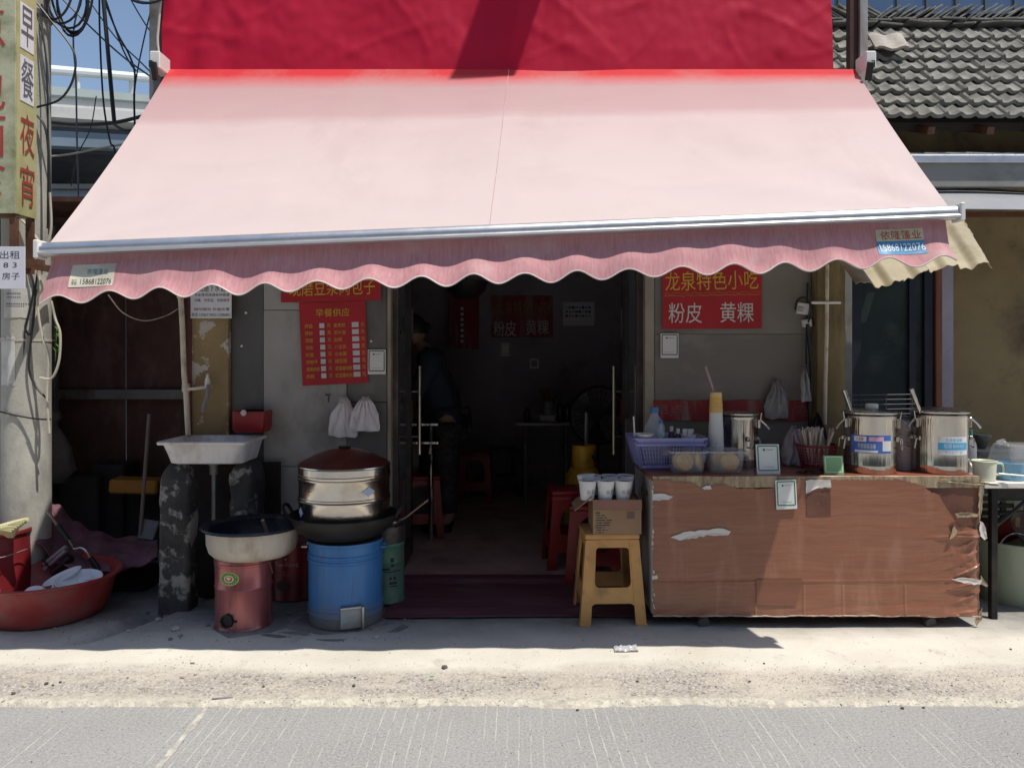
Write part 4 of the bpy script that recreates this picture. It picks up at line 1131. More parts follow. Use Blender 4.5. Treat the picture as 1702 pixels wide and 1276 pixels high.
for k, (z, L_) in enumerate(((.165, .09), (.155, .10), (.145, .11))):
    patch(tx, ty, .13, -25, -25 + L_ / .13 * 57.3 * .8, tz + z, tz + z + .004).build('print_line', mat('dull_red_print', (.3, .09, .09), .6), rt)
oval(tx, ty, .13, R(-2), tz + .236, .006, .006, .0015, 10).build('print_dot', WP, rt)
oval(tx, ty, .13, R(-8), tz + .09, .045, .03, .0015, 18).build('print_picture', mat('dark_print', (.07, .03, .03), .6), rt)
# blue barrel stove
BLUEB = mat('blue_painted_steel', (.035, .155, .40), .42, .1, var=.14, vs=4, dirt=(.10, .13, .17), damt=.3, ds=5, st=(1.5, 1.5, .3), bmp=.12)
ux, uy, uz = -.868, 4.08, .022
bb = thing('blue_barrel_stove', 'blue steel barrel stove holding the black wok and steamer', 'stove', (ux, uy, uz))
m, nt_, b_, co_, tc_ = new_mat('blue_barrel_paint')
sp_ = _n(nt_, 'ShaderNodeSeparateXYZ'); nt_.links.new(tc_.outputs['Object'], sp_.inputs[0])
c_ = _mix(nt_, _ramp(nt_, _noise(nt_, co_, 5, 6, .65, (1.5, 1.5, .35)), .3, .7), (.025, .125, .34), (.05, .20, .46))
hgt_ = _math(nt_, 'ADD', sp_.outputs[2], _math(nt_, 'MULTIPLY', _math(nt_, 'SUBTRACT', _noise(nt_, co_, 9, 6, .7), .5), .16))
mr_ = _n(nt_, 'ShaderNodeMapRange', clamp=True); mr_.inputs[1].default_value = .13; mr_.inputs[2].default_value = .03; nt_.links.new(hgt_, mr_.inputs[0])
c_ = _mix(nt_, _math(nt_, 'MULTIPLY', _ramp(nt_, _noise(nt_, co_, 11, 6, .7, (2.2, 2.2, .14)), .56, .7), .5), c_, (.025, .06, .13))
c_ = _mix(nt_, mr_.outputs[0], c_, (.15, .15, .14))
c_ = _mix(nt_, _ramp(nt_, _noise(nt_, co_, 16, 7, .7), .66, .72), c_, (.10, .075, .06))
nt_.links.new(c_, b_.inputs['Base Color']); b_.inputs['Roughness'].default_value = .42; bump(nt_, b_, _noise(nt_, co_, 25, 5), .15, .004)
BLUEB = m
pr_ = [(0, 0), (.182, 0), (.186, .01), (.188, .05), (.193, .056), (.193, .066), (.188, .072), (.188, .085), (.193, .091), (.193, .101), (.188, .107), (.188, .32), (.193, .326), (.193, .334), (.188, .340), (.188, .346), (.193, .352), (.193, .36), (.188, .366), (.188, .408), (.194, .412), (.194, .424), (.184, .426), (.17, .42), (.165, .3), (0, .3)]
MB().lathe(pr_, (ux, uy, uz), 56, wob=.0035).build('barrel', BLUEB, bb)
MB().lathe([(.187, .412), (.1905, .4265), (.175, .434), (.16, .43), (.16, .41)], (ux, uy, uz), 40).build('rim_ring', IRON, bb)
ad_ = R(20)
fd = MB().box((ux + .19 * math.sin(ad_), uy - .19 * math.cos(ad_), uz + .062), (.105, .02, .10), (0, 0, ad_), .003).build('ash_door', mat('bluish_grey_steel', (.30, .35, .40), .4, .4, var=.15, dirt=(.2, .17, .14), damt=.3), bb)
MB().box((ux + .20 * math.sin(ad_) + .057, uy - .198 * math.cos(ad_), uz + .07), (.012, .03, .11), (0, 0, ad_), .002).build('hinge', STEELD, fd)
MB().box((ux + .20 * math.sin(ad_), uy - .20 * math.cos(ad_), uz + .117), (.11, .022, .01), (0, 0, ad_), .002).build('top_lip', STEELD, fd)
for s_ in (-1, 1):
    MB().tube([(ux + s_ * .19, uy - .04, uz + .385), (ux + s_ * .215, uy - .045, uz + .387), (ux + s_ * .215, uy + .03, uz + .387), (ux + s_ * .19, uy + .03, uz + .385)], .006, 6).build('lug', BLUEB if s_ > 0 else STEELD, bb)
# wok on the barrel
wk = thing('black_wok', 'sooty black wok seated on the blue barrel under the steamer', 'wok', (ux - .01, uy, uz + .40))
wz = uz + .395
prof = []
for k in range(11):
    a = R(8 + 7.4 * k); prof.append((.285 * math.sin(a) * 1.0, .002 + .178 * (1 - math.cos(a))))
prof = [(0, 0)] + prof
prof2 = [(r - .006, z + .004) for r, z in reversed(prof[1:])] + [(0, .006)]
MB().lathe(prof + prof2, (ux - .01, uy, wz), 48).build('wok_bowl', IRON, wk)
rt_ = prof[-1][0]; ztop = wz + prof[-1][1]
for s_ in (-1, 1):
    pts = [(ux - .01 + s_ * (rt_ - .004), uy - .05, ztop - .01), (ux - .01 + s_ * (rt_ + .022), uy - .045, ztop + .035), (ux - .01 + s_ * (rt_ + .028), uy, ztop + .045), (ux - .01 + s_ * (rt_ + .022), uy + .045, ztop + .035), (ux - .01 + s_ * (rt_ - .004), uy + .05, ztop - .01)]
    MB().tube(pts, .009, 7, 4).build('ear', IRON, wk)
# steamer
sz0 = uz + .525
SB = mat('steamer_steel', (.60, .57, .52), .2, 1.0, var=.08, bmp=.25, bs=5, rv=.08, bd=.012, dirt=(.4, .36, .3), damt=.2)
def tier(z, h, lab):
    t = thing('steamer_tier', lab, 'steamer', (ux - .005, uy, z))
    MB().lathe([(.222, 0), (.232, 0), (.2355, .004), (.2355, .010), (.2325, .014), (.2325, h - .018), (.2365, h - .012), (.2375, h - .004), (.234, h), (.226, h), (.224, h - .01), (.224, .004), (0, .004), (0, 0)], (ux - .005, uy, z), 64).build('tier_wall', SB, t)
    return t
t1 = tier(sz0, .112, 'lower steel steamer tier set in the wok'); t1['group'] = 'stacked steel steamer tiers'
t2 = tier(sz0 + .1125, .112, 'upper steel steamer tier beneath the maroon lid'); t2['group'] = 'stacked steel steamer tiers'
TAPE = mat('pale_blue_tape', (.42, .5, .68), .5)
g = oval(ux - .005, uy, .233, R(42), sz0 + .165, .038, .024, .002, 4).build('handle_patch', TAPE, t2)
g = oval(ux - .005, uy, .233, R(-56), sz0 + .055, .03, .026, .002, 4).build('handle_patch', TAPE, t1)
ld = thing('domed_lid', 'domed cover with maroon top crowning the steamer', 'lid', (ux - .005, uy, sz0 + .225))
zl = sz0 + .225
MB().lathe([(.226, 0), (.235, 0), (.2375, .004), (.2375, .012), (.234, .016), (.234, .048), (.237, .052), (.236, .058), (.225, .06), (.22, .05)], (ux - .005, uy, zl), 64).build('lid_band', SB, ld)
MAR = mat('maroon_enamel', (.105, .022, .018), .33, .25, var=.2, dirt=(.16, .08, .06), damt=.25, bmp=.08)
MB().lathe([(.236, .0585), (.22, .072), (.15, .108), (.08, .132), (.04, .14), (0, .141), (0, .137), (.15, .1), (.226, .058)], (ux - .005, uy, zl), 56).build('dome', MAR, ld)
MB().lathe([(0, .14), (.030, .14), (.034, .146), (.03, .151), (0, .152)], (ux - .005, uy, zl), 24).build('knob', BLACK, ld)
# green tin with ladle
gx, gy, gz = XX(645, 4.38), 4.38, .03
gt = thing('green_tin', 'tall green tin with black marks beside the doorway', 'tin', (gx, gy, gz))
GRT = mat('green_painted_tin', (.10, .24, .17), .45, .15, var=.15, dirt=(.1, .12, .09), damt=.4, ds=6)
MB().lathe([(0, 0), (.1, 0), (.103, .006), (.1, .012), (.1, .22), (.102, .224), (.1, .228), (.1, .31), (.102, .314), (.1, .318), (.1, .345), (0, .345)], (gx - .01, gy, gz), 36).build('tin_body', GRT, gt)
MB().lathe([(.1012, .33), (.1055, .334), (.1055, .42), (.1, .425), (.094, .42), (.094, .34), (0, .34)], (gx - .01, gy, gz), 36).build('collar', mat('sooty_steel', (.075, .07, .068), .5, .5, dirt=(.2, .19, .18), damt=.3), gt)
g = MB()
for a0, a1, z0_, z1_ in ((22, 34, .23, .255), (24, 34, .205, .22), (2, 60, .176, .182), (-4, 20, .188, .20), (20, 26, .135, .15), (32, 40, .135, .15), (18, 44, .11, .122), (20, 46, .095, .102)):
    q = patch(gx - .01, gy, .1, a0, a1, gz + z0_, gz + z1_, 6); g.add(q.v, q.f)
g.build('print', INK, gt)
la = thing('ladle', 'steel ladle lying across the green tin, handle towards the door', 'ladle', (gx, gy, gz + .42))
MB().lathe([(0, .0), (.03, .004), (.05, .02), (.056, .035), (.054, .036), (.047, .02), (0, .006)], (gx + .03, gy - .07, gz + .415), 20, (R(-12), R(8), 0)).build('bowl', STEEL, la)
MB().tube([(gx + .07, gy - .07, gz + .455), (gx + .11, gy - .08, gz + .475), (gx + .235, gy - .10, gz + .575)], .005, 6).build('handle', mat('worn_wood_handle', (.3, .2, .14), .6), la)
# broken slabs under the stoves
SLAB = mat('broken_slab_concrete', (.23, .22, .205), .9, var=.2, vs=6, dirt=(.15, .14, .13), damt=.4, bmp=.6, bs=50)
def shard(cx, cy, r, z, h, seed, sy=.6, nm='broken_slab', lab='', m_=None, yaw=0, par=None):
    q = random.Random(seed); n = q.randint(6, 8)
    pts = [(cx + r * q.uniform(.7, 1.1) * math.cos(2 * math.pi * k / n + q.uniform(-.25, .25)), cy + sy * r * q.uniform(.7, 1.1) * math.sin(2 * math.pi * k / n + q.uniform(-.25, .25))) for k in range(n)]
    tl_ = [q.uniform(-.006, .006) for _ in pts]
    vs = [(x, y, z) for x, y in pts] + [(x, y, z + h + t) for (x, y), t in zip(pts, tl_)]
    fs = [tuple(reversed(range(n))), tuple(range(n, 2 * n))] + [(k, (k + 1) % n, n + (k + 1) % n, n + k) for k in range(n)]
    o = MB().add(vs, fs).build(nm, m_ or SLAB, par)
    if lab: tag(o, lab, 'slab', 'broken slabs under the stoves')
    return o
for k, (x, y, r, sy, lab) in enumerate(((-1.36, 3.98, .25, .75, 'cracked concrete slab beneath the pink stove'), (-.90, 4.06, .30, .8, 'cracked concrete slab beneath the blue barrel'),
        (-1.10, 3.86, .16, .35, 'long sliver of broken slab between the two stoves'), (-.83, 3.79, .12, .25, 'thin broken slab sliver in front of the blue barrel'), (-.63, 3.98, .12, .9, 'broken slab corner between blue barrel and door mat'), (-1.12, 4.32, .28, .6, 'flat slab piece in front of the red tin'))):
    shard(x, y, r, -.01, .032 if k < 2 or k == 5 else .026, 40 + k, sy, lab=lab)

# ================================================================ sink on piers
skx0, skx1 = -1.895, -1.42; sy0, sy1 = 4.16, 4.54; zr = .935
sk = thing('ceramic_sink', 'stained white trough sink resting on two ragged piers', 'sink', ((skx0 + skx1) / 2, (sy0 + sy1) / 2, .80))
def ringbox(x0, x1, y0, y1, z, r, n=5):
    out = []
    for cx_, cy_, a0 in ((x1 - r, y1 - r, 0), (x0 + r, y1 - r, 90), (x0 + r, y0 + r, 180), (x1 - r, y0 + r, 270)):
        for k in range(n + 1):
            a = R(a0 + 90 * k / n); out.append((cx_ + r * math.cos(a), cy_ + r * math.sin(a), z))
    return out
def loft(rings, cap0=True, cap1=True):
    n = len(rings[0]); vs = [p for r_ in rings for p in r_]
    fs = []
    for j in range(len(rings) - 1):
        for k in range(n): fs.append((j * n + k, j * n + (k + 1) % n, (j + 1) * n + (k + 1) % n, (j + 1) * n + k))
    if cap0: fs.append(tuple(reversed(range(n))))
    if cap1: fs.append(tuple(range((len(rings) - 1) * n, len(rings) * n)))
    return MB().add(vs, fs)
def rb(e, z, r, sl=0): return [(x, y, z_ + sl * (x - skx0)) for x, y, z_ in ringbox(skx0 + e, skx1 - e * .8, sy0 + e, sy1 - e * .6, z, r)]
loft([rb(.06, .808, .05), rb(.042, .815, .06), rb(.03, .86, .06), rb(.018, zr - .022, .04), rb(.0, zr - .018, .02), rb(-.003, zr - .006, .02), rb(.003, zr, .02), rb(.028, zr - .002, .04), rb(.045, zr - .03, .05), rb(.065, .84, .06), rb(.1, .83, .05)]).build('basin', PORC, sk, ang=50)
MB().lathe([(0, 0), (.022, 0), (.022, .05), (.03, .052), (.03, .075), (0, .075)], (-1.655, 4.34, .735), 16).tube([(-1.655, 4.34, .74), (-1.655, 4.34, .4), (-1.64, 4.36, .1)], .012, 8).build('drain_pipe', GREYMET, sk)
PIER = mat('ragged_pier_plaster', (.05, .047, .045), .9, var=.5, vs=5, dirt=(.30, .285, .26), damt=.62, ds=6, dsh=.06, bmp=.8, bs=22, bd=.012)
for x0, x1, y0, y1, lab in ((-1.905, -1.735, 4.2, 4.34, 'ragged plastered pier under the left end of the sink'), (-1.56, -1.43, 4.3, 4.55, 'ragged plastered pier under the right end of the sink')):
    rings = []
    for k in range(25):
        z = .81 * k / 24; t_ = max(0, (z - .7) / .11)
        e = .04 * t_ ** 2
        ring = ringbox(x0 + e, x1 - e, y0 + e, y1 - e, z, .03, 6)
        rings.append([(x + .012 * noise.noise((x * 14, y * 14, z * 9)) + .006 * noise.noise((x * 40, y * 40, z * 30)), y + .014 * noise.noise((x * 14 + 9, y * 14, z * 9)), z) for x, y, z in ring])
    o = loft(rings).build('sink_pier', PIER, ang=60); tag(o, lab, 'pier', 'piers under the sink')
for k in range(2):
    pass
o = MB().box((-1.64, 4.53, .39), (.6, .02, .78), (0, 0, 0), .003).build('dark_board', mat('near_black_board', (.022, .014, .012), .9, var=.4, bmp=.4)); tag(o, 'near black board closing the gap below the sink', 'board')  # near-black sheet filling the space below the sink
# pipes and tap by the sink
pv = thing('water_pipe', 'pale water pipe with elbow rising beside the ochre wall strip', 'pipe', (XX(303, 4.5), 4.5, .7))
MB().tube(pp([(298, 460), (303, 540), (306, 620), (309, 650), (311, 690), (313, 722)], 4.5), .0155, 10, 3).build('riser', PVC, pv)
MB().tube(pp([(304, 647), (322, 646), (344, 643)], [4.5, 4.48, 4.5]), .0095, 8).build('branch', PVC, pv)
MB().lathe([(.0, 0), (.022, 0), (.022, .045), (0, .045)], tuple(P(309, 651, 4.5)), 12).build('tee', PVC, pv)
MB().tube(pp([(296, 492), (303, 497)], 4.48), .012, 8).build('clip', PVC, pv)
o = MB().bx(XX(314, 4.57), XX(320, 4.57), 4.55, 4.6, .2, 2.3).build('rusty_strip', mat('red_brown_strip', (.10, .03, .022), .7)); tag(o, 'red brown edge strip between pale pipe and ochre wall', 'strip')
tp = thing('wall_tap', 'white wall tap with grey hose over the sink', 'tap', tuple(P(345, 640, 4.5)))
MB().lathe([(0, 0), (.014, 0), (.016, .03), (.012, .055), (0, .06)], tuple(P(345, 644, 4.5)), 12).tube(pp([(345, 636), (345, 622)], [4.5, 4.46]), .008, 7).build('valve', WHITE, tp)
MB().tube(pp([(346, 640), (345, 655), (340, 672), (337, 684)], [4.47, 4.45, 4.44, 4.44]), .012, 8, 4).build('hose', mat('grey_hose', (.22, .21, .2), .6), tp)
# notice at top of the ochre strip
no = thing('printed_notice', 'white printed notice at the top of the ochre wall strip', 'notice', (XX(350, 4.54), 4.54, ZZ(528, 4.54)))
nx0, nx1 = XX(317, 4.545), XX(385, 4.545)
sh = MB().bx(nx0, nx1, 4.543, 4.5455, ZZ(529, 4.545), ZZ(455, 4.545)).build('sheet', PAPER, no)
text('电话:13586710055/13586803', ((nx0 + nx1) / 2, 4.5422, ZZ(523, 4.545)), INK, sh, h=.022, wd=(nx1 - nx0) * .94)
text('疏通下水管道', ((nx0 + nx1) / 2 + .02, 4.5422, ZZ(479, 4.545)), INK, sh, h=.042, wd=(nx1 - nx0) * .8, bold=0)
for py, s in ((490, '专业清洗疏通各种管道'), (499, '马桶、洗菜盆、安装维修'), (514, '随叫随到 价格优惠')):
    text(s, ((nx0 + nx1) / 2 + .005, 4.5422, ZZ(py, 4.545)), INK, sh, h=.018, wd=(nx1 - nx0) * .86)
# red holder
rh = thing('red_wall_holder', 'red plastic holder with white knob above the sink corner', 'holder', (XX(416, 4.5), 4.5, ZZ(718, 4.5)))
rx0, rx1 = XX(389, 4.48), XX(443, 4.48)
def rhb(e, z): return ringbox(rx0 + e, rx1 - e, 4.44 + e, 4.595, z, .02)
zt, zb2 = ZZ(683, 4.48), ZZ(718, 4.48)
loft([rhb(.015, zb2), rhb(.008, zb2 + .004), rhb(.0, zb2 + .03), rhb(-.002, zt - .004), rhb(-.002, zt), rhb(.006, zt), rhb(.008, zt - .04), rhb(.012, zb2 + .01)]).build('bin', RED, rh, ang=50)
MB().lathe([(0, -.018), (.01, -.015), (.018, 0), (.01, .015), (0, .018)], tuple(P(405, 686, 4.42)), 14).build('knob', WHITE, rh)

# ================================================================ shed clutter
SACKM = mat('grey_woven_sack', (.13, .125, .125), .85, var=.2, bmp=.6, bs=12, bd=.03)
sk_ = MB().lathe([(0, 0), (.10, .01), (.15, .10), (.13, .25), (.07, .37), (.045, .40), (.07, .45), (.05, .49), (0, .49)], tuple(P(84, 805, 5.2)), 26, wob=.06)
sk_.v = [(v[0] + .02 * noise.noise((v[0] * 9, v[1] * 9, v[2] * 7)), v[1], v[2] + .015 * noise.noise((v[0] * 8, 3, v[2] * 8))) for v in sk_.v]
tag(sk_.build('sack', SACKM, ang=70), 'knotted grey sack hanging behind the concrete pole', 'sack')
bmn = thing('broom', 'long handled shovel standing against the dark shed clutter', 'shovel', tuple(P(243, 892, 4.8)))
bmn.name = 'shovel'
MB().tube(pp([(248, 688), (240, 800), (233, 888)], [4.85, 4.82, 4.78]), .012, 8).build('shaft', mat('grey_worn_wood', (.16, .13, .11), .7), bmn)
MB().box(tuple(P(247, 880, 4.8)), (.10, .02, .12), (R(-20), R(10), 0), .005).build('blade', mat('grey_blade', (.16, .16, .165), .6), bmn)
o = MB().box(tuple(P(228, 806, 5.2)), (.3, .18, .09), (0, R(3), R(8)), .012).build('yellow_crate', mat('dull_orange', (.35, .16, .02), .6)); tag(o, 'dull orange plank end among the dark clutter in the shed', 'plank')
DKC = mat('dark_clutter', (.02, .02, .022), .8, var=.4)
for k, (px0_, px1_, py0_, D_, lab) in enumerate(((150, 205, 772, 5.3, 'tall dark box at the back of the shed'), (95, 160, 792, 5.2, 'dark box behind the maroon tarpaulin in the shed'), (195, 262, 815, 5.35, 'low dark box under the orange plank in the shed'))):
    x0_, x1_ = XX(px0_, D_), XX(px1_, D_)
    o = MB().box(((x0_ + x1_) / 2, D_ + .12, ZZ(py0_, D_) / 2), (x1_ - x0_, .24, ZZ(py0_, D_)), (0, 0, R(4 * k)), .01).build('storage_box', DKC); tag(o, lab, 'box', 'dark boxes in the shed')
TARP = mat('maroon_tarpaulin', (.125, .05, .07), .7, var=.25, vs=4, dirt=(.2, .12, .13), damt=.3, ds=8, bmp=.5, bs=18, bd=.02)
prof_t = [(60, 820, 905), (95, 842, 935), (125, 866, 948), (155, 884, 952), (190, 892, 950), (225, 894, 945), (262, 897, 925)]
def tarp(u, v):
    s = u * (len(prof_t) - 1); i = min(int(s), len(prof_t) - 2); f = s - i
    f = f * f * (3 - 2 * f)
    a, b2 = prof_t[i], prof_t[i + 1]
    px = a[0] + (b2[0] - a[0]) * (s - i); top = a[1] + (b2[1] - a[1]) * f; bot = a[2] + (b2[2] - a[2]) * f
    D_ = 4.82 - .42 * v + .05 * noise.noise((u * 5, v * 3, 1))
    p = P(px, top + (bot - top) * v, D_)
    return p + Vector((0, 0, .02 * noise.noise((u * 8, v * 5, 4)) + .06 * math.sin(v * 3.1) * .3))
tag(MB().grid(tarp, 60, 20, .006).build('tarpaulin', TARP, ang=70), 'maroon tarpaulin sagging over clutter behind the red basin', 'tarpaulin')
ut = MB().box(tuple(P(175, 960, 4.72)), (.62, .3, .12), (0, 0, 0), .02); 
tag(ut.build('rubble_sack', DKC), 'flattened dark bundle under the maroon tarpaulin', 'bundle')
fc_ = thing('folding_trolley', 'folded trolley with chrome tubes and black grips by the red basin', 'trolley', tuple(P(120, 945, 4.42)))
MB().tube(pp([(80, 850), (94, 870), (108, 888), (120, 906), (124, 912), (134, 910), (142, 914), (150, 926), (160, 945)], 4.42), .008, 8, 3).build('chrome_tube', STEEL, fc_)
for a, b2 in (((95, 872), (113, 898)), ((150, 926), (170, 955))):
    MB().tube(pp([a, b2], 4.42), .0155, 10).build('grip', BLACK, fc_)
for q in range(2): MB().tube(pp([(74, 946 - 9 * q), (110, 914 - 6 * q)], 4.40), .0125, 8).build('side_rail', mat('grey_tube', (.3, .32, .35), .4, .5), fc_)
MB().tube(pp([(72, 928), (84, 942)], 4.40), .014, 8).tube(pp([(88, 952), (118, 925)], 4.41), .022, 8).build('joint', BLACK, fc_)
# red bucket
bux, buy = XX(10, 4.36), 4.36
bk_ = thing('red_bucket', 'tilted red bucket with rags behind the big red basin', 'bucket', (bux, buy, 0))
tl2 = R(-6)
MB().lathe([(0, 0), (.125, 0), (.13, .006), (.152, .36), (.163, .37), (.163, .385), (.155, .388), (.149, .37), (.126, .01), (0, .01)], (bux, buy, .03), 44, (0, tl2, 0)).build('bucket_wall', mat('dull_red_bucket', (.19, .012, .016), .5, var=.2, dirt=(.12, .04, .04), damt=.4), bk_)
MB().tube([(bux - .15, buy - .05, .36), (bux - .06, buy - .165, .36), (bux + .06, buy - .165, .31), (bux + .15, buy - .05, .33)], .003, 6, 5).build('bail', STEELD, bk_)
rg = MB()
for k in range(7):
    a = P(22 + 4 * k, 882 - 3.2 * k, 4.2); b2 = P(0 - 10 + 5 * k, 888 + k * .4, 4.26)
    rg.tube([b2, (a + b2) / 2 + Vector((0, -.02, .03)), a], [.016, .022, .012], 8)
tag(rg.build('yellow_rag', mat('pale_yellow_rag', (.52, .48, .26), .9, var=.2, bmp=.6)), 'pale yellow rags spilling over the red bucket rim', 'rag')
# big red basin with bowls
bax, bay_ = XX(78, 4.17), 4.17
bs_ = thing('red_basin', 'big faded red plastic basin of white dishes at the left edge', 'basin', (bax, bay_, .01))
MB().lathe([(0, 0), (.24, 0), (.27, .012), (.295, .05), (.325, .16), (.338, .205), (.365, .215), (.369, .224), (.358, .23), (.335, .222), (.32, .19), (.286, .05), (.26, .02), (0, .014)], (bax, bay_, .012), 64, wob=.006).build('basin_wall', REDOLD, bs_)
ov = MB().lathe([(0, .0), (.02, .001), (.03, 0), (.02, -.001)], (0, 0, 0), 14)
DISH = mat('white_melamine', (.74, .74, .76), .3, var=.03)
def dish(c, r, h, rot, lab, m_=None, nm='white_bowl'):
    o = MB().lathe([(0, 0), (r * .5, 0), (r * .85, h * .5), (r, h), (r * .97, h + .002), (r * .8, h * .52), (r * .45, .006), (0, .006)], (0, 0, 0), 30, wob=.0).build(nm, m_ or DISH)
    o.location = c; o.rotation_euler = rot
    tag(o, lab, 'bowl', 'white dishes in the red basin'); return o
dish(P(58, 978, 4.08), .075, .05, (R(188), R(6), 0), 'white bowl turned over on its own in the red basin')
for k in range(4):
    dish(P(124, 983 - 4.5 * k, 4.14) + Vector((.008 * k, 0, 0)), .115, .03, (R(4 + 2 * k), R(-7 + 3 * k), 0), ('lowest', 'second', 'third', 'topmost')[k] + ' white dish of the leaning stack in the red basin')
dish(P(108, 966, 4.22), .10, .035, (R(10), R(-20), 0), 'tilted white dish at the back of the basin stack')
o = MB().plate([(0, 0), (.09, .02), (.075, .075), (.05, .04)], [], .003).build('foam_piece', DISH); o.location = P(138, 968, 4.16); o.rotation_euler = (R(-15), 0, 0); tag(o, 'pointed white shard of dish sticking up in the red basin', 'shard')
# ================================================================ counter
CX0, CX1, CYF, CYB, CZ0, CZT = .708, 2.372, 3.96, 4.50, .082, .782
ctr = thing('counter', 'wood film covered rolling counter with torn edges and white left side', 'counter', ((CX0 + CX1) / 2, CYF + .27, 0))
m, nt, b, co, tc = new_mat('torn_wood_film')
mp = _n(nt, 'ShaderNodeMapping'); mp.inputs['Scale'].default_value = (.7, 1, 7); nt.links.new(co, mp.inputs[0])
wob = _n(nt, 'ShaderNodeTexNoise'); wob.inputs['Scale'].default_value = 1.6; wob.inputs['Detail'].default_value = 3; nt.links.new(co, wob.inputs['Vector'])
ad = _n(nt, 'ShaderNodeVectorMath', operation='MULTIPLY_ADD'); nt.links.new(wob.outputs[1], ad.inputs[0]); ad.inputs[1].default_value = (.5, 0, .9); nt.links.new(mp.outputs[0], ad.inputs[2])
g1 = _noise(nt, ad.outputs[0], 3.2, 8, .68)
wv = _n(nt, 'ShaderNodeTexWave', wave_type='BANDS', bands_direction='Z'); wv.inputs['Scale'].default_value = 1.5; wv.inputs['Distortion'].default_value = 7; wv.inputs['Detail'].default_value = 4; wv.inputs['Detail Scale'].default_value = 1.4
nt.links.new(ad.outputs[0], wv.inputs['Vector'])
c = _mix(nt, _ramp(nt, g1, .3, .7), (.225, .088, .05), (.30, .13, .078))
c = _mix(nt, _math(nt, 'MULTIPLY', _ramp(nt, wv.outputs[0], .7, .98), .2), c, (.17, .06, .033))
fg = _noise(nt, ad.outputs[0], 9, 6, .7, (1.3, 1, 7))
c = _mix(nt, _math(nt, 'MULTIPLY', _ramp(nt, fg, .52, .66), .55), c, (.15, .056, .032))
c = _mix(nt, _math(nt, 'MULTIPLY', _ramp(nt, fg, .34, .46, (1, 1, 1), (0, 0, 0)), .25), c, (.40, .2, .12))
pl = _n(nt, 'ShaderNodeSeparateXYZ'); nt.links.new(co, pl.inputs[0])
stain = _ramp(nt, _noise(nt, co, 3.0, 6, .65, (2.2, 1, .45)), .55, .72)
c = _mix(nt, _math(nt, 'MULTIPLY', stain, .42), c, (.42, .24, .18))
c = _mix(nt, _math(nt, 'MULTIPLY', _ramp(nt, _noise(nt, co, 11, 7, .7), .62, .74), .4), c, (.16, .075, .05))
nt.links.new(c, b.inputs['Base Color']); b.inputs['Roughness'].default_value = .3; b.inputs['Specular IOR Level'].default_value = .5
bump(nt, b, _noise(nt, co, 6, 3), .12, .01)
FILM = m
RAW = mat('raw_chipboard', (.36, .28, .18), .9, var=.25, vs=14, dirt=(.16, .12, .08), damt=.45, ds=20, st=(2.5, 1, .5), bmp=.5, bs=120)
DKFILM = mat('dark_board_under_film', (.135, .055, .035), .6, var=.25, vs=6, dirt=(.25, .16, .08), damt=.3, ds=5, st=(1, 1, 1.5))
LAM = mat('dingy_white_laminate', (.42, .39, .36), .55, var=.1, dirt=(.25, .21, .17), damt=.4, ds=5, st=(1, 1, .4))
TOPW = mat('reddish_counter_top', (.26, .085, .05), .35, var=.2, dirt=(.13, .06, .045), damt=.35, ds=6, st=(.4, 1, 1), bmp=.08)
TORN = mat('torn_film_backing', (.60, .58, .55), .8, var=.08, bmp=.4, bs=30)
MB().bx(CX0 + .02, CX1 - .004, CYF + .006, CYB, CZ0, CZT - .022).build('carcass', DKFILM, ctr)
MB().bx(CX0, CX0 + .018, CYF + .004, CYB + .002, CZ0 + .005, CZT - .022, .001).build('side_board', LAM, ctr)
tb = MB().bx(CX0 - .004, CX1, CYF + .01, CYB + .004, CZT - .02, CZT, .002).build('top_board', TOPW, ctr)
def rawf(u, v):
    x = CX0 + .006 + (CX1 - CX0 - .012) * u
    return (x, CYF - .0005 - .0015 * noise.noise((x * 22, v * 9, 1)), CZT - .058 * (1 - v) + .003 * noise.noise((x * 9, 0, 2)))
MB().grid(rawf, 120, 4, .006).build('raw_edge', RAW, ctr)
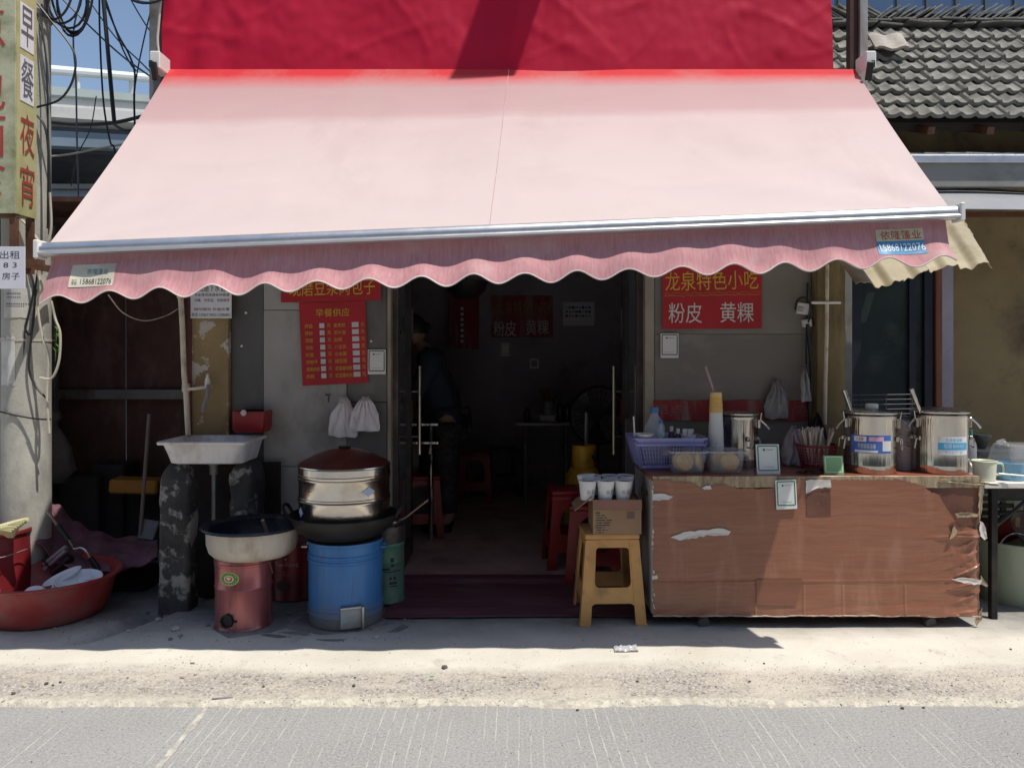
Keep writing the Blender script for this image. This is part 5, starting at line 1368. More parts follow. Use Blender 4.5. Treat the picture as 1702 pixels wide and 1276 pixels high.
# the wrinkled film, torn along the top, loose at the bottom right
def film_top(x):
    px = CX + x * F / CYF
    ty = 797
    def bump_(c, w, h): return h * math.exp(-((px - c) / w) ** 4)
    ty += bump_(1140, 24, 4) + bump_(1172, 16, 12) + bump_(1210, 22, 9) + bump_(1262, 40, 15) + bump_(1310, 16, 8) + 2.2 * noise.noise((px * .11, 0, 1)) + 1.4 * noise.noise((px * .3, 0, 2))
    if px > 1480: ty += (min(1, (px - 1480) / 60)) ** 2 * 12 + max(0, px - 1535) * .62 + max(0, px - 1560) * .9 + 5 * noise.noise((px * .06, 0, 4))
    if px > 1590: ty -= max(0, px - 1590) * 1.2
    return ZZ(ty, CYF)
def film(u, v):
    x = CX0 + .004 + (CX1 - CX0 - .002) * u
    zt = film_top(x); zb = CZ0 - .006 + .006 * noise.noise((x * 5, 0, 8))
    z = zb + (zt - zb) * v
    px = CX + x * F / CYF
    k = max(0, min(1, (px - 1510) / 100)) ** 1.3; kb = max(0, 1 - (z - CZ0) / .13)
    wr = .0015 * noise.noise((x * 4, z * 4, 1))
    amp = k * (.35 + .65 * max(0, 1 - abs(z - .38) / .4))
    wr += amp * k * (.009 * noise.noise((x * 11 + z * 6, z * 11, 2)) + .005 * noise.noise((x * 26, z * 26 + x * 10, 3)))
    ridge = abs(noise.noise((x * 3.5, z * 15 - x * 5, 6)))
    wr += k * amp * .011 * max(0, .16 - ridge) / .16
    b_ = kb * (.25 + .75 * max(0, min(1, (px - 1250) / 200)))
    wr += b_ * (.016 * abs(noise.noise((x * 2.2, z * 13 - x * 2, 5))) + .004 * abs(noise.noise((x * 12, z * 22, 7))))
    sm = .0035 * math.exp(-((z - (.237 + .01 * x)) / .004) ** 2)
    for pj in (1190, 1255, 1335, 1400, 1503):
        if z < .235: sm += .003 * math.exp(-((px - pj) / 1.6) ** 2)
    sm += k * .010 * math.exp(-((z - (.467 + .02 * (x - 1.8))) / .006) ** 2) * (1 if px > 1440 else 0)
    cv = max(0, min(1, (px - 1612) / 18))
    return (x, CYF - .004 - max(-.002, wr) - sm + .02 * cv ** 2, z)
fl = MB().grid(film, 420, 150, .0008).build('front_film', FILM, ctr, ang=60)
def scrap(pts, m_, y=-.008, nm='torn_scrap', par=None, curl=.006):
    if curl > .001:
        rp = random.Random(int(pts[0][0] * 7 + pts[0][1])); q_ = []
        for k in range(len(pts)):
            a, b2 = pts[k], pts[(k + 1) % len(pts)]
            L_ = math.hypot(b2[0] - a[0], b2[1] - a[1]); n_ = max(1, min(5, int(L_ / 5)))
            for j in range(n_):
                t = j / n_; s_ = (rp.uniform(-.09, .09) * L_ + rp.uniform(-1, 1)) if j else 0
                q_.append((a[0] + (b2[0] - a[0]) * t - (b2[1] - a[1]) / max(L_, 1) * s_ * .6, a[1] + (b2[1] - a[1]) * t + (b2[0] - a[0]) / max(L_, 1) * s_ * .6))
        pts = q_; curl *= .7
    cx_ = sum(p[0] for p in pts) / len(pts); cy_ = sum(p[1] for p in pts) / len(pts)
    vs = []; n = len(pts)
    base = [(XX(x, CYF), ZZ(yy, CYF)) for x, yy in pts]
    for x, z in base: vs.append((x, CYF + y - curl * rnd.random(), z))
    vs.append((XX(cx_, CYF), CYF + y + .002, ZZ(cy_, CYF)))
    for x, z in base: vs.append((x, CYF + y + .0015 , z))
    vs.append((XX(cx_, CYF), CYF + y + .003, ZZ(cy_, CYF)))
    fs = []
    for k in range(n):
        k2 = (k + 1) % n
        fs += [(k, n, k2), (n + 1 + k, n + 1 + k2, 2 * n + 1), (k, k2, n + 1 + k2, n + 1 + k)]
    return MB().add(vs, fs).build(nm, m_, par or ctr)
scrap([(1114, 892), (1130, 886), (1160, 880), (1200, 877), (1214, 882), (1210, 888), (1180, 888), (1150, 893), (1128, 897)], TORN, -.009)
scrap([(1084, 820), (1105, 820), (1118, 824), (1110, 830), (1084, 831)], TORN, -.009)
scrap([(1338, 798), (1379, 797), (1380, 809), (1360, 810), (1348, 814), (1339, 820)], TORN, -.009)
scrap([(1166, 810), (1180, 806), (1182, 812), (1170, 813)], TORN)
scrap([(1083, 957), (1092, 954), (1093, 960), (1084, 962)], TORN)
scrap([(1339, 821), (1380, 812), (1380, 857), (1340, 857)], DKFILM, -.0055, 'peeled_patch', curl=.0005)
scrap([(1256, 962), (1333, 962), (1322, 1006), (1256, 1004)], mat('darker_film_patch', (.2, .08, .048), .4, var=.15, st=(.5, 1, 4)), -.0095, 'film_patch', curl=.0004)
scrap([(1584, 852), (1606, 850), (1622, 853), (1621, 857), (1604, 858), (1588, 859)], RAW, -.018)
scrap([(1575, 895), (1583, 872), (1588, 880), (1586, 886)], RAW, -.016)
scrap([(1578, 960), (1602, 958), (1628, 962), (1626, 969), (1598, 967)], TORN, -.02)
scrap([(1628, 865), (1634, 868), (1641, 894), (1636, 897), (1629, 890)], TORN, -.0)
scrap([(1630, 955), (1642, 972), (1640, 975), (1630, 970)], RAW, -.0)
scrap([(1618, 1030), (1630, 1008), (1630, 1028), (1621, 1038)], RAW, -.01)
scrap([(1626, 808), (1634, 800), (1633, 822), (1630, 850), (1626, 870), (1624, 840)], RAW, -.006)
scrap([(1625, 805), (1660, 806), (1629, 800), (1600, 797), (1560, 794), (1562, 797), (1598, 803)], RAW, -.006)
MB().tube([(CX0 + .004 + (CX1 - CX0 - .01) * k / 160, CYF - .008 - .004 * noise.noise((k * .13, 0, 1)), CZ0 - .004 + .008 * noise.noise((k * .09, 2, 1)) + .003 * noise.noise((k * .5, 2, 7))) for k in range(161)], [.0035 + .002 * noise.noise((k * .3, 0, 3)) for k in range(161)], 6).build('frayed_hem', mat('frayed_hem_film', (.36, .24, .19), .6, var=.4, vs=14, dirt=(.55, .5, .45), damt=.5, ds=12), ctr)
el = MB()
r3 = random.Random(9)
for k in range(17):
    z = CZ0 + .02 + .68 * r3.random(); s_ = r3.uniform(.003, .013)
    el.box((CX0 + .006 + r3.uniform(-.004, .006), CYF - .004, z), (s_ * .6, .003, s_ * 1.6), (0, R(r3.uniform(-30, 30)), R(r3.uniform(-20, 20))))
el.build('frayed_edge', TORN, ctr)['kind'] = 'stuff'
hl = MB()
for y, z in ((CYF + .14, .675), (CYF + .10, .63), (CYF + .30, .66)): hl.lathe([(0, 0), (.014, 0), (.014, .002), (0, .002)], (CX0 + .0005, y, z), 14, (0, R(-90), 0))
for y in (.14, .10, .30):
    pass
for k, (y, z) in enumerate(((CYF + .14, .675), (CYF + .30, .66))):
    MB().lathe([(0, 0), (.016, 0), (.016, .002), (0, .002)], (CX0 + .0005, y, z), 14, (0, R(-90), 0)).build('cable_hole', BLACK, ctr)
for x in (XX(1168, 4.0), XX(1543, 4.0)):
    for y in (3.998, 4.42):
        cs_ = MB().box((x, y, .068), (.05, .05, .008)).box((x - .018, y, .05), (.003, .028, .04)).box((x + .018, y, .05), (.003, .028, .04)).build('caster', GREYMET, ctr)
        MB().lathe([(0, -.012), (.028, -.012), (.031, -.006), (.031, .006), (.028, .012), (0, .012)], (x, y - .012, .033), 24, (R(90), 0, R(14))).build('wheel', mat('grey_caster_rubber', (.07, .062, .055), .7, dirt=(.13, .115, .1), damt=.4), cs_)
# payment cards (their square codes are left blank)
QG = mat('card_green', (.02, .17, .085), .4, bmp=0)
QW = mat('card_white', (.68, .70, .68), .3, var=.03, bmp=0)
QGREY = mat('card_grey', (.42, .43, .43), .5, bmp=0)
def paycard(loc, w_, h_, lab, rot=(0, 0, 0), border=None, back=None, th=.006, nm='payment_card', logo=True):
    t = thing(nm, lab, 'card', (0, 0, 0), None)
    b_ = MB().box((0, th / 2, h_ / 2), (w_, th, h_), (0, 0, 0), .0015).build('card_body', back or QW, t)
    bw, bh, bz = w_ * .84, h_ * .8, h_ * .54
    f_ = MB(); s_ = max(.003, w_ * .045)
    for cx_, cz_, dx, dz in ((0, bz + bh / 2, bw, s_), (0, bz - bh / 2, bw, s_), (-bw / 2, bz, s_, bh - s_), (bw / 2, bz, s_, bh - s_)):
        f_.box((cx_, -.0006, cz_), (dx, .0012, dz))
    f_.build('border', border or QG, b_)
    if logo:
        MB().lathe([(0, 0), (w_ * .05, 0), (w_ * .05, .001), (0, .001)], (-w_ * .16, -.0002, bz + bh * .34), 14, (R(90), 0, 0)).build('logo_dot', border or QG, b_)
        MB().box((w_ * .08, -.0006, bz + bh * .34), (w_ * .3, .001, w_ * .05)).build('logo_line', QGREY, b_)
        MB().box((0, -.0006, bz - bh * .36), (w_ * .5, .001, .0025)).build('foot_line', QGREY, b_)
    t.location = loc; t.rotation_euler = rot
    return t
cA_ = paycard((XX(1308, 3.945), 3.945, ZZ(846, 3.945)), .105, .148, 'green bordered card taped on the front of the counter', (0, R(-2.5), 0))
MB().box((-.012, .004, .083), (.112, .003, .14), (0, R(1.5), 0)).build('second_card', mat('bluish_card', (.35, .42, .6), .5, bmp=0), cA_)
cB_ = paycard((XX(1278, 4.02), 4.02, CZT), .122, .155, 'upright green bordered card standing on the counter', (R(-8), 0, R(3)), border=QG)
MB().bx(-.061, .061, .007, .03, 0, .15, .003).build('stand', mat('aqua_plastic', (.2, .5, .45), .4), cB_)
cC_ = paycard((XX(1387, 4.01), 4.01, CZT), .098, .098, 'small square green card propped by the left big pot', (R(-12), 0, R(-4)), back=mat('pale_green_card', (.22, .45, .2), .4, bmp=0), border=QW, logo=False, th=.012)
MB().bx(-.045, .045, -.002, .0, .004, .02).build('foot_strip', QW, cC_)

# ---------------------------------------------------------------- lilac basket
lx0, lx1, ly0, ly1 = XX(1052, 4.2), XX(1172, 4.2), 4.15, 4.46
lb_ = thing('lilac_basket', 'lilac plastic basket of bottles and cups on the left end of the counter', 'basket', ((lx0 + lx1) / 2, 4.3, CZT))
def lbr(e, z): return ringbox(lx0 + e, lx1 - e, ly0 + e, ly1 - e, z, .03)
zb_ = CZT; zt_ = .955
loft([lbr(.045, zb_), lbr(.04, zb_ + .02), lbr(.042, zb_ + .02), lbr(.05, zb_ + .004)], True, True).build('base', mat('deep_lilac', (.16, .17, .48), .4), lb_)
loft([lbr(.0, zt_ - .02), lbr(-.008, zt_ - .004), lbr(-.008, zt_), lbr(.006, zt_), lbr(.010, zt_ - .03), lbr(.006, zt_ - .03)], False, False).build('rim', PURPLE, lb_)
def wall_pt(side, a, z):
    k = (z - zb_) / (zt_ - zb_); e = .045 * (1 - k)
    if side == 0: return Vector((lx0 + e + (lx1 - lx0 - 2 * e) * a, ly0 + e, z))
    if side == 1: return Vector((lx0 + e, ly0 + e + (ly1 - ly0 - 2 * e) * a, z))
    if side == 2: return Vector((lx1 - e, ly0 + e + (ly1 - ly0 - 2 * e) * a, z))
    return Vector((lx0 + e + (lx1 - lx0 - 2 * e) * a, ly1 - e, z))
for side in range(4):
    g = MB(); n_ = 22 if side in (0, 3) else 16
    for k in range(n_ + 1): g.tube([wall_pt(side, k / n_, zb_ + .01), wall_pt(side, k / n_, zt_ - .012)], .0032 if 0 < k < n_ else .012, 4)
    for k in range(7): g.tube([wall_pt(side, 0, zb_ + .02 + k * .024), wall_pt(side, 1, zb_ + .02 + k * .024)], .0022, 4)
    if side == 0: g.tube([wall_pt(0, 0, zt_ - .035), wall_pt(0, 1, zt_ - .035)], .011, 6).tube([wall_pt(0, .0, zb_ + .015), wall_pt(0, 1, zb_ + .015)], .009, 6)
    g.build('lattice_side', PURPLE, lb_)
WATER = mat('clear_bottle', (.72, .78, .84), .06, var=.02, bmp=.1, bs=20, clear=.68)
def bottle(loc, r, h, cap, lab, body=None, hc=.02, nm='plastic_bottle', cat='bottle'):
    t = thing(nm, lab, cat, (0, 0, 0))
    MB().lathe([(0, 0), (r * .9, 0), (r, .006), (r, h * .25), (r * .95, h * .28), (r, h * .31), (r, h * .62), (r * .9, h * .7), (r * .35, h * .88), (r * .33, h - hc), (0, h - hc)], seg=22).build('bottle_body', body or WATER, t)
    MB().lathe([(0, h - hc), (r * .40, h - hc), (r * .40, h), (0, h)], seg=18).build('cap', cap, t)
    t.location = loc; return t
bottle((XX(1088, 4.3), 4.3, .80), .058, .31, BLUECAP, 'large clear bottle with a blue cap in the lilac basket', hc=.03)
bottle((XX(1098, 4.24), 4.24, .80), .026, .245, BLUECAP, 'slim clear bottle with a blue cap in front of the large one')
BRN = mat('dark_sauce', (.035, .02, .022), .25)
bottle((XX(1116, 4.3), 4.3, .80), .024, .205, WHITE, 'dark sauce bottle with white cap, left of the pair in the basket', BRN, .03)
bottle((XX(1127, 4.27), 4.27, .80), .025, .195, WHITE, 'dark sauce bottle with white cap, right of the pair in the basket', BRN, .03)
gl = cup(.03, .04, .09, False); gl.location = (XX(1144, 4.25), 4.25, .87); tag(gl, 'white cup of napkins in the lilac basket', 'cup')
for k in range(6): 
    a = MB().box((XX(1138 + 2.4 * k, 4.25), 4.25 + .006 * (k % 3), .96), (.013, .003, .07), (R(-5 + 3 * k), R(-10 + 4 * k), 0)).build('napkin', PAPER)
    tag(a, 'folded paper napkin in the white cup in the lilac basket', 'napkin', 'napkins in the white cup')
gl = cup(.032, .04, .09, False, CLEAR); gl.location = (XX(1160, 4.27), 4.27, .865); tag(gl, 'clear tumbler at the right end of the lilac basket', 'cup')
gl = thing('sauce_bowl', 'white rimmed bowl of brown sauce on the corner of the lilac basket', 'bowl', (XX(1073, 4.17), 4.20, .945))
MB().lathe([(0, 0), (.03, 0), (.05, .025), (.054, .029), (.05, .031), (.046, .022), (0, .022)], tuple(gl.location), 26).build('bowl_wall', WHITE, gl)
MB().lathe([(0, .0245), (.046, .0245), (.046, .0225), (0, .0225)], tuple(gl.location), 24).build('sauce', BRN, gl)
o = MB().tube([P(1055, 725, 4.2), P(1053, 692, 4.22)], .004, 6).build('white_stick', WHITE); tag(o, 'thin white stick upright at the left of the lilac basket', 'stick')
jar = bottle((XX(1106, 4.2), 4.2, .86), .03, .10, mat('green_cap', (.04, .3, .12), .4), 'small pink jar with a green cap in the lilac basket', mat('pinkish_jar', (.5, .36, .36), .4), .025)
# ---------------------------------------------------------------- clear boxes of cakes
CAKE = mat('golden_cake', (.58, .35, .12), .8, var=.2, vs=22, dirt=(.40, .2, .06), damt=.4, ds=25, bmp=.6, bs=60)
def tub(x0, x1, y0, y1, lab):
    t = thing('clear_tub', lab, 'tub', ((x0 + x1) / 2, (y0 + y1) / 2, CZT))
    r_ = lambda e, z: ringbox(x0 + e, x1 - e, y0 + e, y1 - e, z, .025)
    loft([r_(.022, CZT + .001), r_(.018, CZT + .004), r_(.004, CZT + .105), r_(-.004, CZT + .108)], True, False).build('tub_wall', CLEAR, t)
    loft([r_(-.006, CZT + .109), r_(-.007, CZT + .117), r_(.004, CZT + .119), r_(.03, CZT + .126)], False, True).build('lid', CLEAR, t)
    MB().tube([Vector(p) for p in r_(-.005, CZT + .112)] + [Vector(r_(-.005, CZT + .112)[0])], .0026, 5).build('rim', mat('frosted_rim', (.66, .66, .68), .2, clear=.35), t)
    return t
a0, a1, a2 = XX(1116, 4.03), XX(1179, 4.03), XX(1242, 4.03)
tub(a0, a1 - .004, 4.03, 4.2, 'left clear tub of golden cakes on the counter'); tub(a1 + .004, a2, 4.03, 4.2, 'right clear tub of golden cakes on the counter')
def cake(c, rot, lab):
    o = MB().lathe([(0, 0), (.040, 0), (.047, .006), (.047, .014), (.040, .02), (0, .021)], (0, 0, 0), 26, wob=.02).build('round_cake', CAKE)
    o.location = c; o.rotation_euler = rot; tag(o, lab, 'cake', 'golden cakes in the clear tubs')
cake((a0 + .075, 4.07, CZT + .056), (R(78), 0, R(4)), 'round cake facing out in the left clear tub')
cake((a0 + .068, 4.11, CZT + .055), (R(76), 0, R(-6)), 'second round cake behind the front one in the left tub')
cake((a0 + .145, 4.09, CZT + .056), (R(80), R(20), R(62)), 'cake leaning edge on in the left clear tub')
cake((a0 + .11, 4.15, CZT + .056), (R(75), 0, R(-20)), 'cake at the back of the left clear tub')
cake((a1 + .115, 4.07, CZT + .056), (R(78), 0, R(-5)), 'round cake facing out in the right clear tub')
cake((a1 + .105, 4.105, CZT + .055), (R(74), 0, R(5)), 'second cake right behind the front one in the right tub')
cake((a1 + .085, 4.15, CZT + .055), (R(76), 0, R(14)), 'cake at the back of the right clear tub')
# ---------------------------------------------------------------- stack of cups with the straw
cs_ = thing('cup_stack', 'tall stack of white upturned cups topped with yellow printed ones', 'cups', (XX(1190, 4.23), 4.23, CZT))
cx_, cy_ = XX(1190, 4.23), 4.23
prof = []
for k in range(26):
    z = .0095 * k; r = .0445 - .0003 * k
    prof += [(r + .0016, z), (r + .0016, z + .0035), (r, z + .0042), (r - .0004, z + .0095)]
MB().lathe([(0, 0)] + prof + [(.034, .31), (0, .31)], (cx_, cy_, CZT), 30).build('white_cups', CUPW, cs_)
YCUP = mat('yellow_printed_cup', (.66, .40, .07), .5, var=.12, dirt=(.68, .5, .36), damt=.35, ds=14)
yc = MB().lathe([(.0362, .305), (.0372, .307), (.0365, .312), (.0318, .386), (.0318, .389), (0, .389)], (cx_, cy_, CZT), 30).build('yellow_cup', YCUP, cs_)
MB().lathe([(.0322, .389), (.0332, .391), (.030, .41), (.0302, .413), (.0275, .413), (0, .407)], (cx_, cy_, CZT), 28).build('top_cup', mat('pale_yellow_cup', (.68, .5, .2), .5), cs_)
g = MB()
for k in range(9):
    q = oval(cx_, cy_, .0345, R(-64 + 16 * k), CZT + .348, .0045, .004, .0012, 8); g.add(q.v, q.f)
g.build('print', mat('pink_print', (.66, .4, .42), .6), yc)
stw = thing('drinking_straw', 'red and white striped straw stuck in the cup stack', 'straw', (cx_, cy_, CZT + .40))
p0, p1 = Vector((cx_ - .003, cy_, CZT + .40)), P(1173, 609, 4.26)
MB().tube([p0, p1], .0062, 8).build('straw_tube', mat('white_straw', (.6, .55, .55), .4), stw)
dv = (p1 - p0)
for k in range(2): MB().tube([p0 + Vector((-.003 + .006 * k, -.0052, 0)), p1 + Vector((-.003 + .006 * k, -.0052, 0))], .0016, 5).build('stripe', mat('dark_red_stripe', (.2, .02, .03), .5), stw)

# ---------------------------------------------------------------- insulated steel pots
def clamp(t, cx_, cy_, r, z, a):
    x, y = cx_ + r * math.sin(a), cy_ - r * math.cos(a); dx, dy = math.sin(a), -math.cos(a)
    q = MB().box((x + dx * .008, y + dy * .008, z), (.028, .016, .05), (0, 0, a), .003)
    q.tube([(x + dx * .016, y + dy * .016, z + .02), (x + dx * .045, y + dy * .045, z - .008), (x + dx * .06, y + dy * .06, z - .03)], [.006, .005, .007], 6)
    q.tube([(x + dx * .014, y + dy * .014, z + .02), (x + dx * .02, y + dy * .02, z + .06)], .004, 6)
    return q.build('lid_clamp', STEEL, t)
def handle(t, cx_, cy_, r, z, a):
    tx, ty = math.cos(a), math.sin(a); dx, dy = math.sin(a), -math.cos(a)
    f = lambda u, o_, zz: (cx_ + (r + o_) * dx + tx * u, cy_ + (r + o_) * dy + ty * u, zz)
    q = MB().tube([f(-.032, .0, z + .02), f(-.034, .02, z + .016), f(-.032, .026, z - .03), f(.032, .026, z - .03), f(.034, .02, z + .016), f(.032, 0, z + .02)], .0045, 7)
    q.box(f(-.034, .004, z + .02), (.022, .012, .022), (0, 0, a), .002).box(f(.034, .004, z + .02), (.022, .012, .022), (0, 0, a), .002)
    return q.build('side_handle', STEEL, t)
def pot(cx_, cy_, r, h, lab, clamps, handles, knob=None, flat=False):
    t = thing('steel_pot', lab, 'pot', (cx_, cy_, CZT))
    z = CZT
    MB().lathe([(0, 0), (r * .97, 0), (r, .006), (r, .038), (r * 1.006, .041), (r, .045), (r, h - .03), (r * 1.02, h - .026), (r * 1.025, h - .012), (r * .99, h - .008), (r * .9, h - .008), (0, h - .008)], (cx_, cy_, z), 56).build('pot_body', STEEL, t)
    MB().lathe([(.0, h - .007), (r * .93, h - .007), (r * 1.02, h - .004), (r * 1.085, h + .001), (r * 1.09, h + .007), (r * 1.05, h + .011), (r * .8, h + .018), (r * .55, h + (.026 if not flat else .02)), (0, h + (.03 if not flat else .022))], (cx_, cy_, z), 56).build('lid', STEEL, t)
    if knob: MB().lathe([(0, h + .025), (.03, h + .026), (.032, h + .03), (.032, h + .045), (.026, h + .05), (0, h + .05)], (cx_ + .01, cy_, z), 20).build('lid_knob', knob, t)
    for a in clamps: clamp(t, cx_, cy_, r, z + h - .05, R(a))
    for a in handles: handle(t, cx_, cy_, r, z + h - .15, R(a))
    return t
pA = (XX(1446, 4.13), 4.13); rA = 40.5 * 4.13 / F
pB = (XX(1562, 4.13), 4.13); rB = 42.5 * 4.13 / F
t1 = pot(*pA, rA, .308, 'large steel pot with a blue label and a knobbed lid', (-84, 62), (-88, 60), WHITE)
t2 = pot(*pB, rB, .312, 'large steel pot with a light blue label at the right end of the counter', (-78, 78), (-84, 84))
t3 = pot(XX(1229, 4.36), 4.36, .098, .285, 'smaller steel pot behind the cup stack', (68,), (28,), flat=True)
LBLU = mat('label_blue', (.05, .13, .42), .4, bmp=0); LPINK = mat('label_pink', (.62, .35, .5), .4, bmp=0); LWHT = mat('label_white', (.66, .66, .66), .4, bmp=0); LSKY = mat('label_sky', (.06, .34, .6), .4, bmp=0)
z0_ = ZZ(754, 4.0) ; z1_ = ZZ(724, 4.0)
s1 = patch(*pA, rA, -68, 24, z0_, z1_).build('label', LBLU, t1)
q = patch(*pA, rA, -60, -32, z1_ - .032, z1_ - .006, off=.0022).build('label_plate', LWHT, s1)
wraptext('大容量', *pA, rA, R(-46), z1_ - .019, .016, .036, REDINK, s1, off=.0034)
patch(*pA, rA, -27, 5, z1_ - .030, z1_ - .007, off=.0022).build('label_plate', LPINK, s1)
patch(*pA, rA, -58, -8, z0_ + .004, z0_ + .016, off=.0022).build('label_strip', LWHT, s1)
wraptext('不锈钢保温桶', *pA, rA, R(-32), z0_ + .037, .026, .085, LWHT, s1, off=.0026)
patch(*pA, rA, 2, 23, z0_ + .012, z1_ - .028, off=.0024).build('torn_patch', LWHT, s1)
z0_ = ZZ(756, 4.0); z1_ = ZZ(726, 4.0)
s2 = patch(*pB, rB, -33, 34, z0_, z1_).build('label', LWHT, t2)
patch(*pB, rB, -32, 33, z0_ + .026, z1_ - .030, off=.0022).build('label_band', LSKY, s2)
wraptext('全发保温桶', *pB, rB, R(0), z1_ - .015, .018, .085, LSKY, s2, off=.0026)
wraptext('桔源 BAIHUI', *pB, rB, R(0), (z0_ + z1_) / 2 + .0, .022, .1, LWHT, s2, off=.0034)
wraptext('专业生产厂家', *pB, rB, R(0), z0_ + .013, .010, .09, LSKY, s2, off=.0026)
def ladle_h(a, b2, lab):
    o = MB().tube([a, b2], [.0085, .0125], 10).build('ladle', STEEL); tag(o, lab, 'ladle', 'ladle handles in the big pots')
ladle_h(P(1416, 686, 4.10), P(1403, 648, 4.10), 'steel ladle handle leaning out of the left big pot')
ladle_h(P(1530, 686, 4.08), P(1514, 646, 4.06), 'steel ladle handle leaning out of the right big pot')
# lids stacked between the pots
lk = thing('lid_stack', 'stack of pale plastic lids between the two big pots', 'lids', (XX(1500, 4.22), 4.22, CZT))
prof = [(0, 0)]
for k in range(18): prof += [(.054, .0148 * k), (.056, .0148 * k + .003), (.056, .0148 * k + .009), (.053, .0148 * k + .0125)]
MB().lathe(prof + [(.05, .27), (0, .27)], (XX(1500, 4.22), 4.22, CZT), 30).build('lids', mat('greyish_lids', (.42, .37, .36), .4, var=.1, bmp=.3, bs=20), lk)
MB().lathe([(.05, .268), (.058, .27), (.058, .282), (.05, .285), (0, .285)], (XX(1500, 4.22), 4.22, CZT), 30).build('top_lid', mat('dark_lid', (.08, .08, .09), .4), lk)
# red basket of wrapped chopsticks
kx, ky = XX(1357, 4.27), 4.27
rb_ = thing('red_basket', 'small red lattice basket of wrapped chopsticks on the counter', 'basket', (kx, ky, CZT))
g = MB()
NB = 30
for k in range(NB):
    a = 2 * math.pi * k / NB
    g.tube([(kx + .078 * math.cos(a), ky + .078 * math.sin(a), CZT + .005), (kx + .104 * math.cos(a), ky + .104 * math.sin(a), CZT + .125)], .0022, 4)
for k in range(8):
    r = .080 + .0033 * k; z = CZT + .010 + .0155 * k
    g.tube([(kx + r * math.cos(2 * math.pi * j / 30), ky + r * math.sin(2 * math.pi * j / 30), z) for j in range(31)], .002, 4)
g.build('lattice', RED, rb_)
MB().lathe([(.102, .118), (.110, .122), (.110, .129), (.102, .131), (.1, .125)], (kx, ky, CZT), 40).lathe([(0, 0), (.08, 0), (.082, .008), (0, .008)], (kx, ky, CZT), 30).build('rim', RED, rb_)
CHOP = mat('wrapped_chopsticks', (.58, .5, .42), .35, var=.2, vs=9, bmp=.5, bs=30)
chm = MB().box((0, 0, .1), (.011, .006, .2), bev=.001).mesh('chopstick_packet'); chm.materials.append(CHOP)
r4 = random.Random(5)
for k in range(36):
    o = bpy.data.objects.new('chopstick_packet', chm); COL.objects.link(o)
    a, rr = r4.uniform(0, 6.28), .075 * math.sqrt(r4.random())
    o.location = (kx + rr * math.cos(a) * .8, ky + rr * math.sin(a) * .8, CZT + .012 + r4.uniform(0, .015))
    o.rotation_euler = (R(-rr * 220 * math.sin(a) + r4.uniform(-7, 7)), R(rr * 260 * math.cos(a) + r4.uniform(-9, 9)), r4.uniform(0, 3))
    tag(o, 'paper wrapped pair of chopsticks in the red lattice basket', 'chopsticks', 'wrapped chopsticks in the red basket')
# plastic bags
def bag(c, w_, h_, lab, m_=None, seed=0, dp=.3, tilt=0):
    g = MB().lathe([(.0, 0), (w_ * .44, 0), (w_ * .49, h_ * .03), (w_ * .5, h_ * .15), (w_ * .5, h_ * .3), (w_ * .49, h_ * .48), (w_ * .43, h_ * .6), (w_ * .31, h_ * .74), (w_ * .19, h_ * .87), (w_ * .12, h_ * .95), (w_ * .10, h_), (0, h_)], (0, 0, 0), 48, sy=dp)
    g.v = [(v[0] + .012 * noise.noise((v[0] * 18 + seed, v[1] * 30, v[2] * 14)) + tilt * (1 - v[2] / h_), v[1] + .018 * noise.noise((v[0] * 26, v[1] * 26 + seed, v[2] * 22)) + .012 * math.sin(math.atan2(v[0], v[2] - h_ * 1.05) * 22 + seed), v[2] + .010 * noise.noise((v[0] * 22, seed, v[2] * 9))) for v in g.v]
    o = g.build('plastic_bag', m_ or BAG, ang=80); o.location = (c[0], c[1], c[2]); tag(o, lab, 'bag'); return o
bag(P(571, 727, 4.55), .165, .235, 'left white plastic bag of the pair hooked on the dark wall strip', seed=3)
bag(P(607, 717, 4.53), .165, .205, 'right white plastic bag of the pair hooked on the dark wall strip', seed=8)
BAGG = mat('grey_plastic_bag', (.42, .42, .43), .3, var=.1, bmp=.9, bs=14, bd=.03, tl=.2)
bag(P(1290, 697, 4.55), .135, .225, 'translucent bag hanging on a hook above the red strip', BAGG, 12, tilt=-.005)
bag(P(1339, 668, 4.48), .06, .21, 'narrow white bag hanging beside the cable on the right wall', BAGG, 21)
bag((XX(1327, 4.3), 4.36, CZT), .15, .215, 'crumpled pale bag standing left of the red basket', mat('pale_bag', (.55, .5, .52), .35, bmp=.9, bs=14, bd=.03, tl=.2), 31, .6)
# leaves
LEAF = mat('dark_green_leaf', (.02, .06, .022), .45, var=.4, bmp=.3)
for k, (px, py, a, L_) in enumerate(((1335, 783, 8, .11), (1350, 786, -10, .10), (1358, 778, 25, .10), (1343, 779, -20, .09), (1364, 784, 5, .08))):
    def lf(u, v):
        return (L_ * (u - .5), .022 * math.sin(math.pi * u) * (v - .5) * 2 * .9, .012 * math.sin(math.pi * u) + .006 * abs(v - .5) * 2 + .004 * k)
    o = MB().grid(lf, 12, 4, .0008).build('green_leaf', LEAF); o.location = (XX(px, 4.06), 4.03 + .012 * k, CZT + .004); o.rotation_euler = (R(-6), R(a * .4), R(a))
    tag(o, 'dark green leaf ' + ('furthest left of the sprig on the counter top', 'in front at the middle of the sprig on the counter', 'tilted up behind the middle of the sprig on the counter', 'at the back left of the sprig on the counter', 'touching the small square green card')[k], 'leaf', 'leaves on the counter')
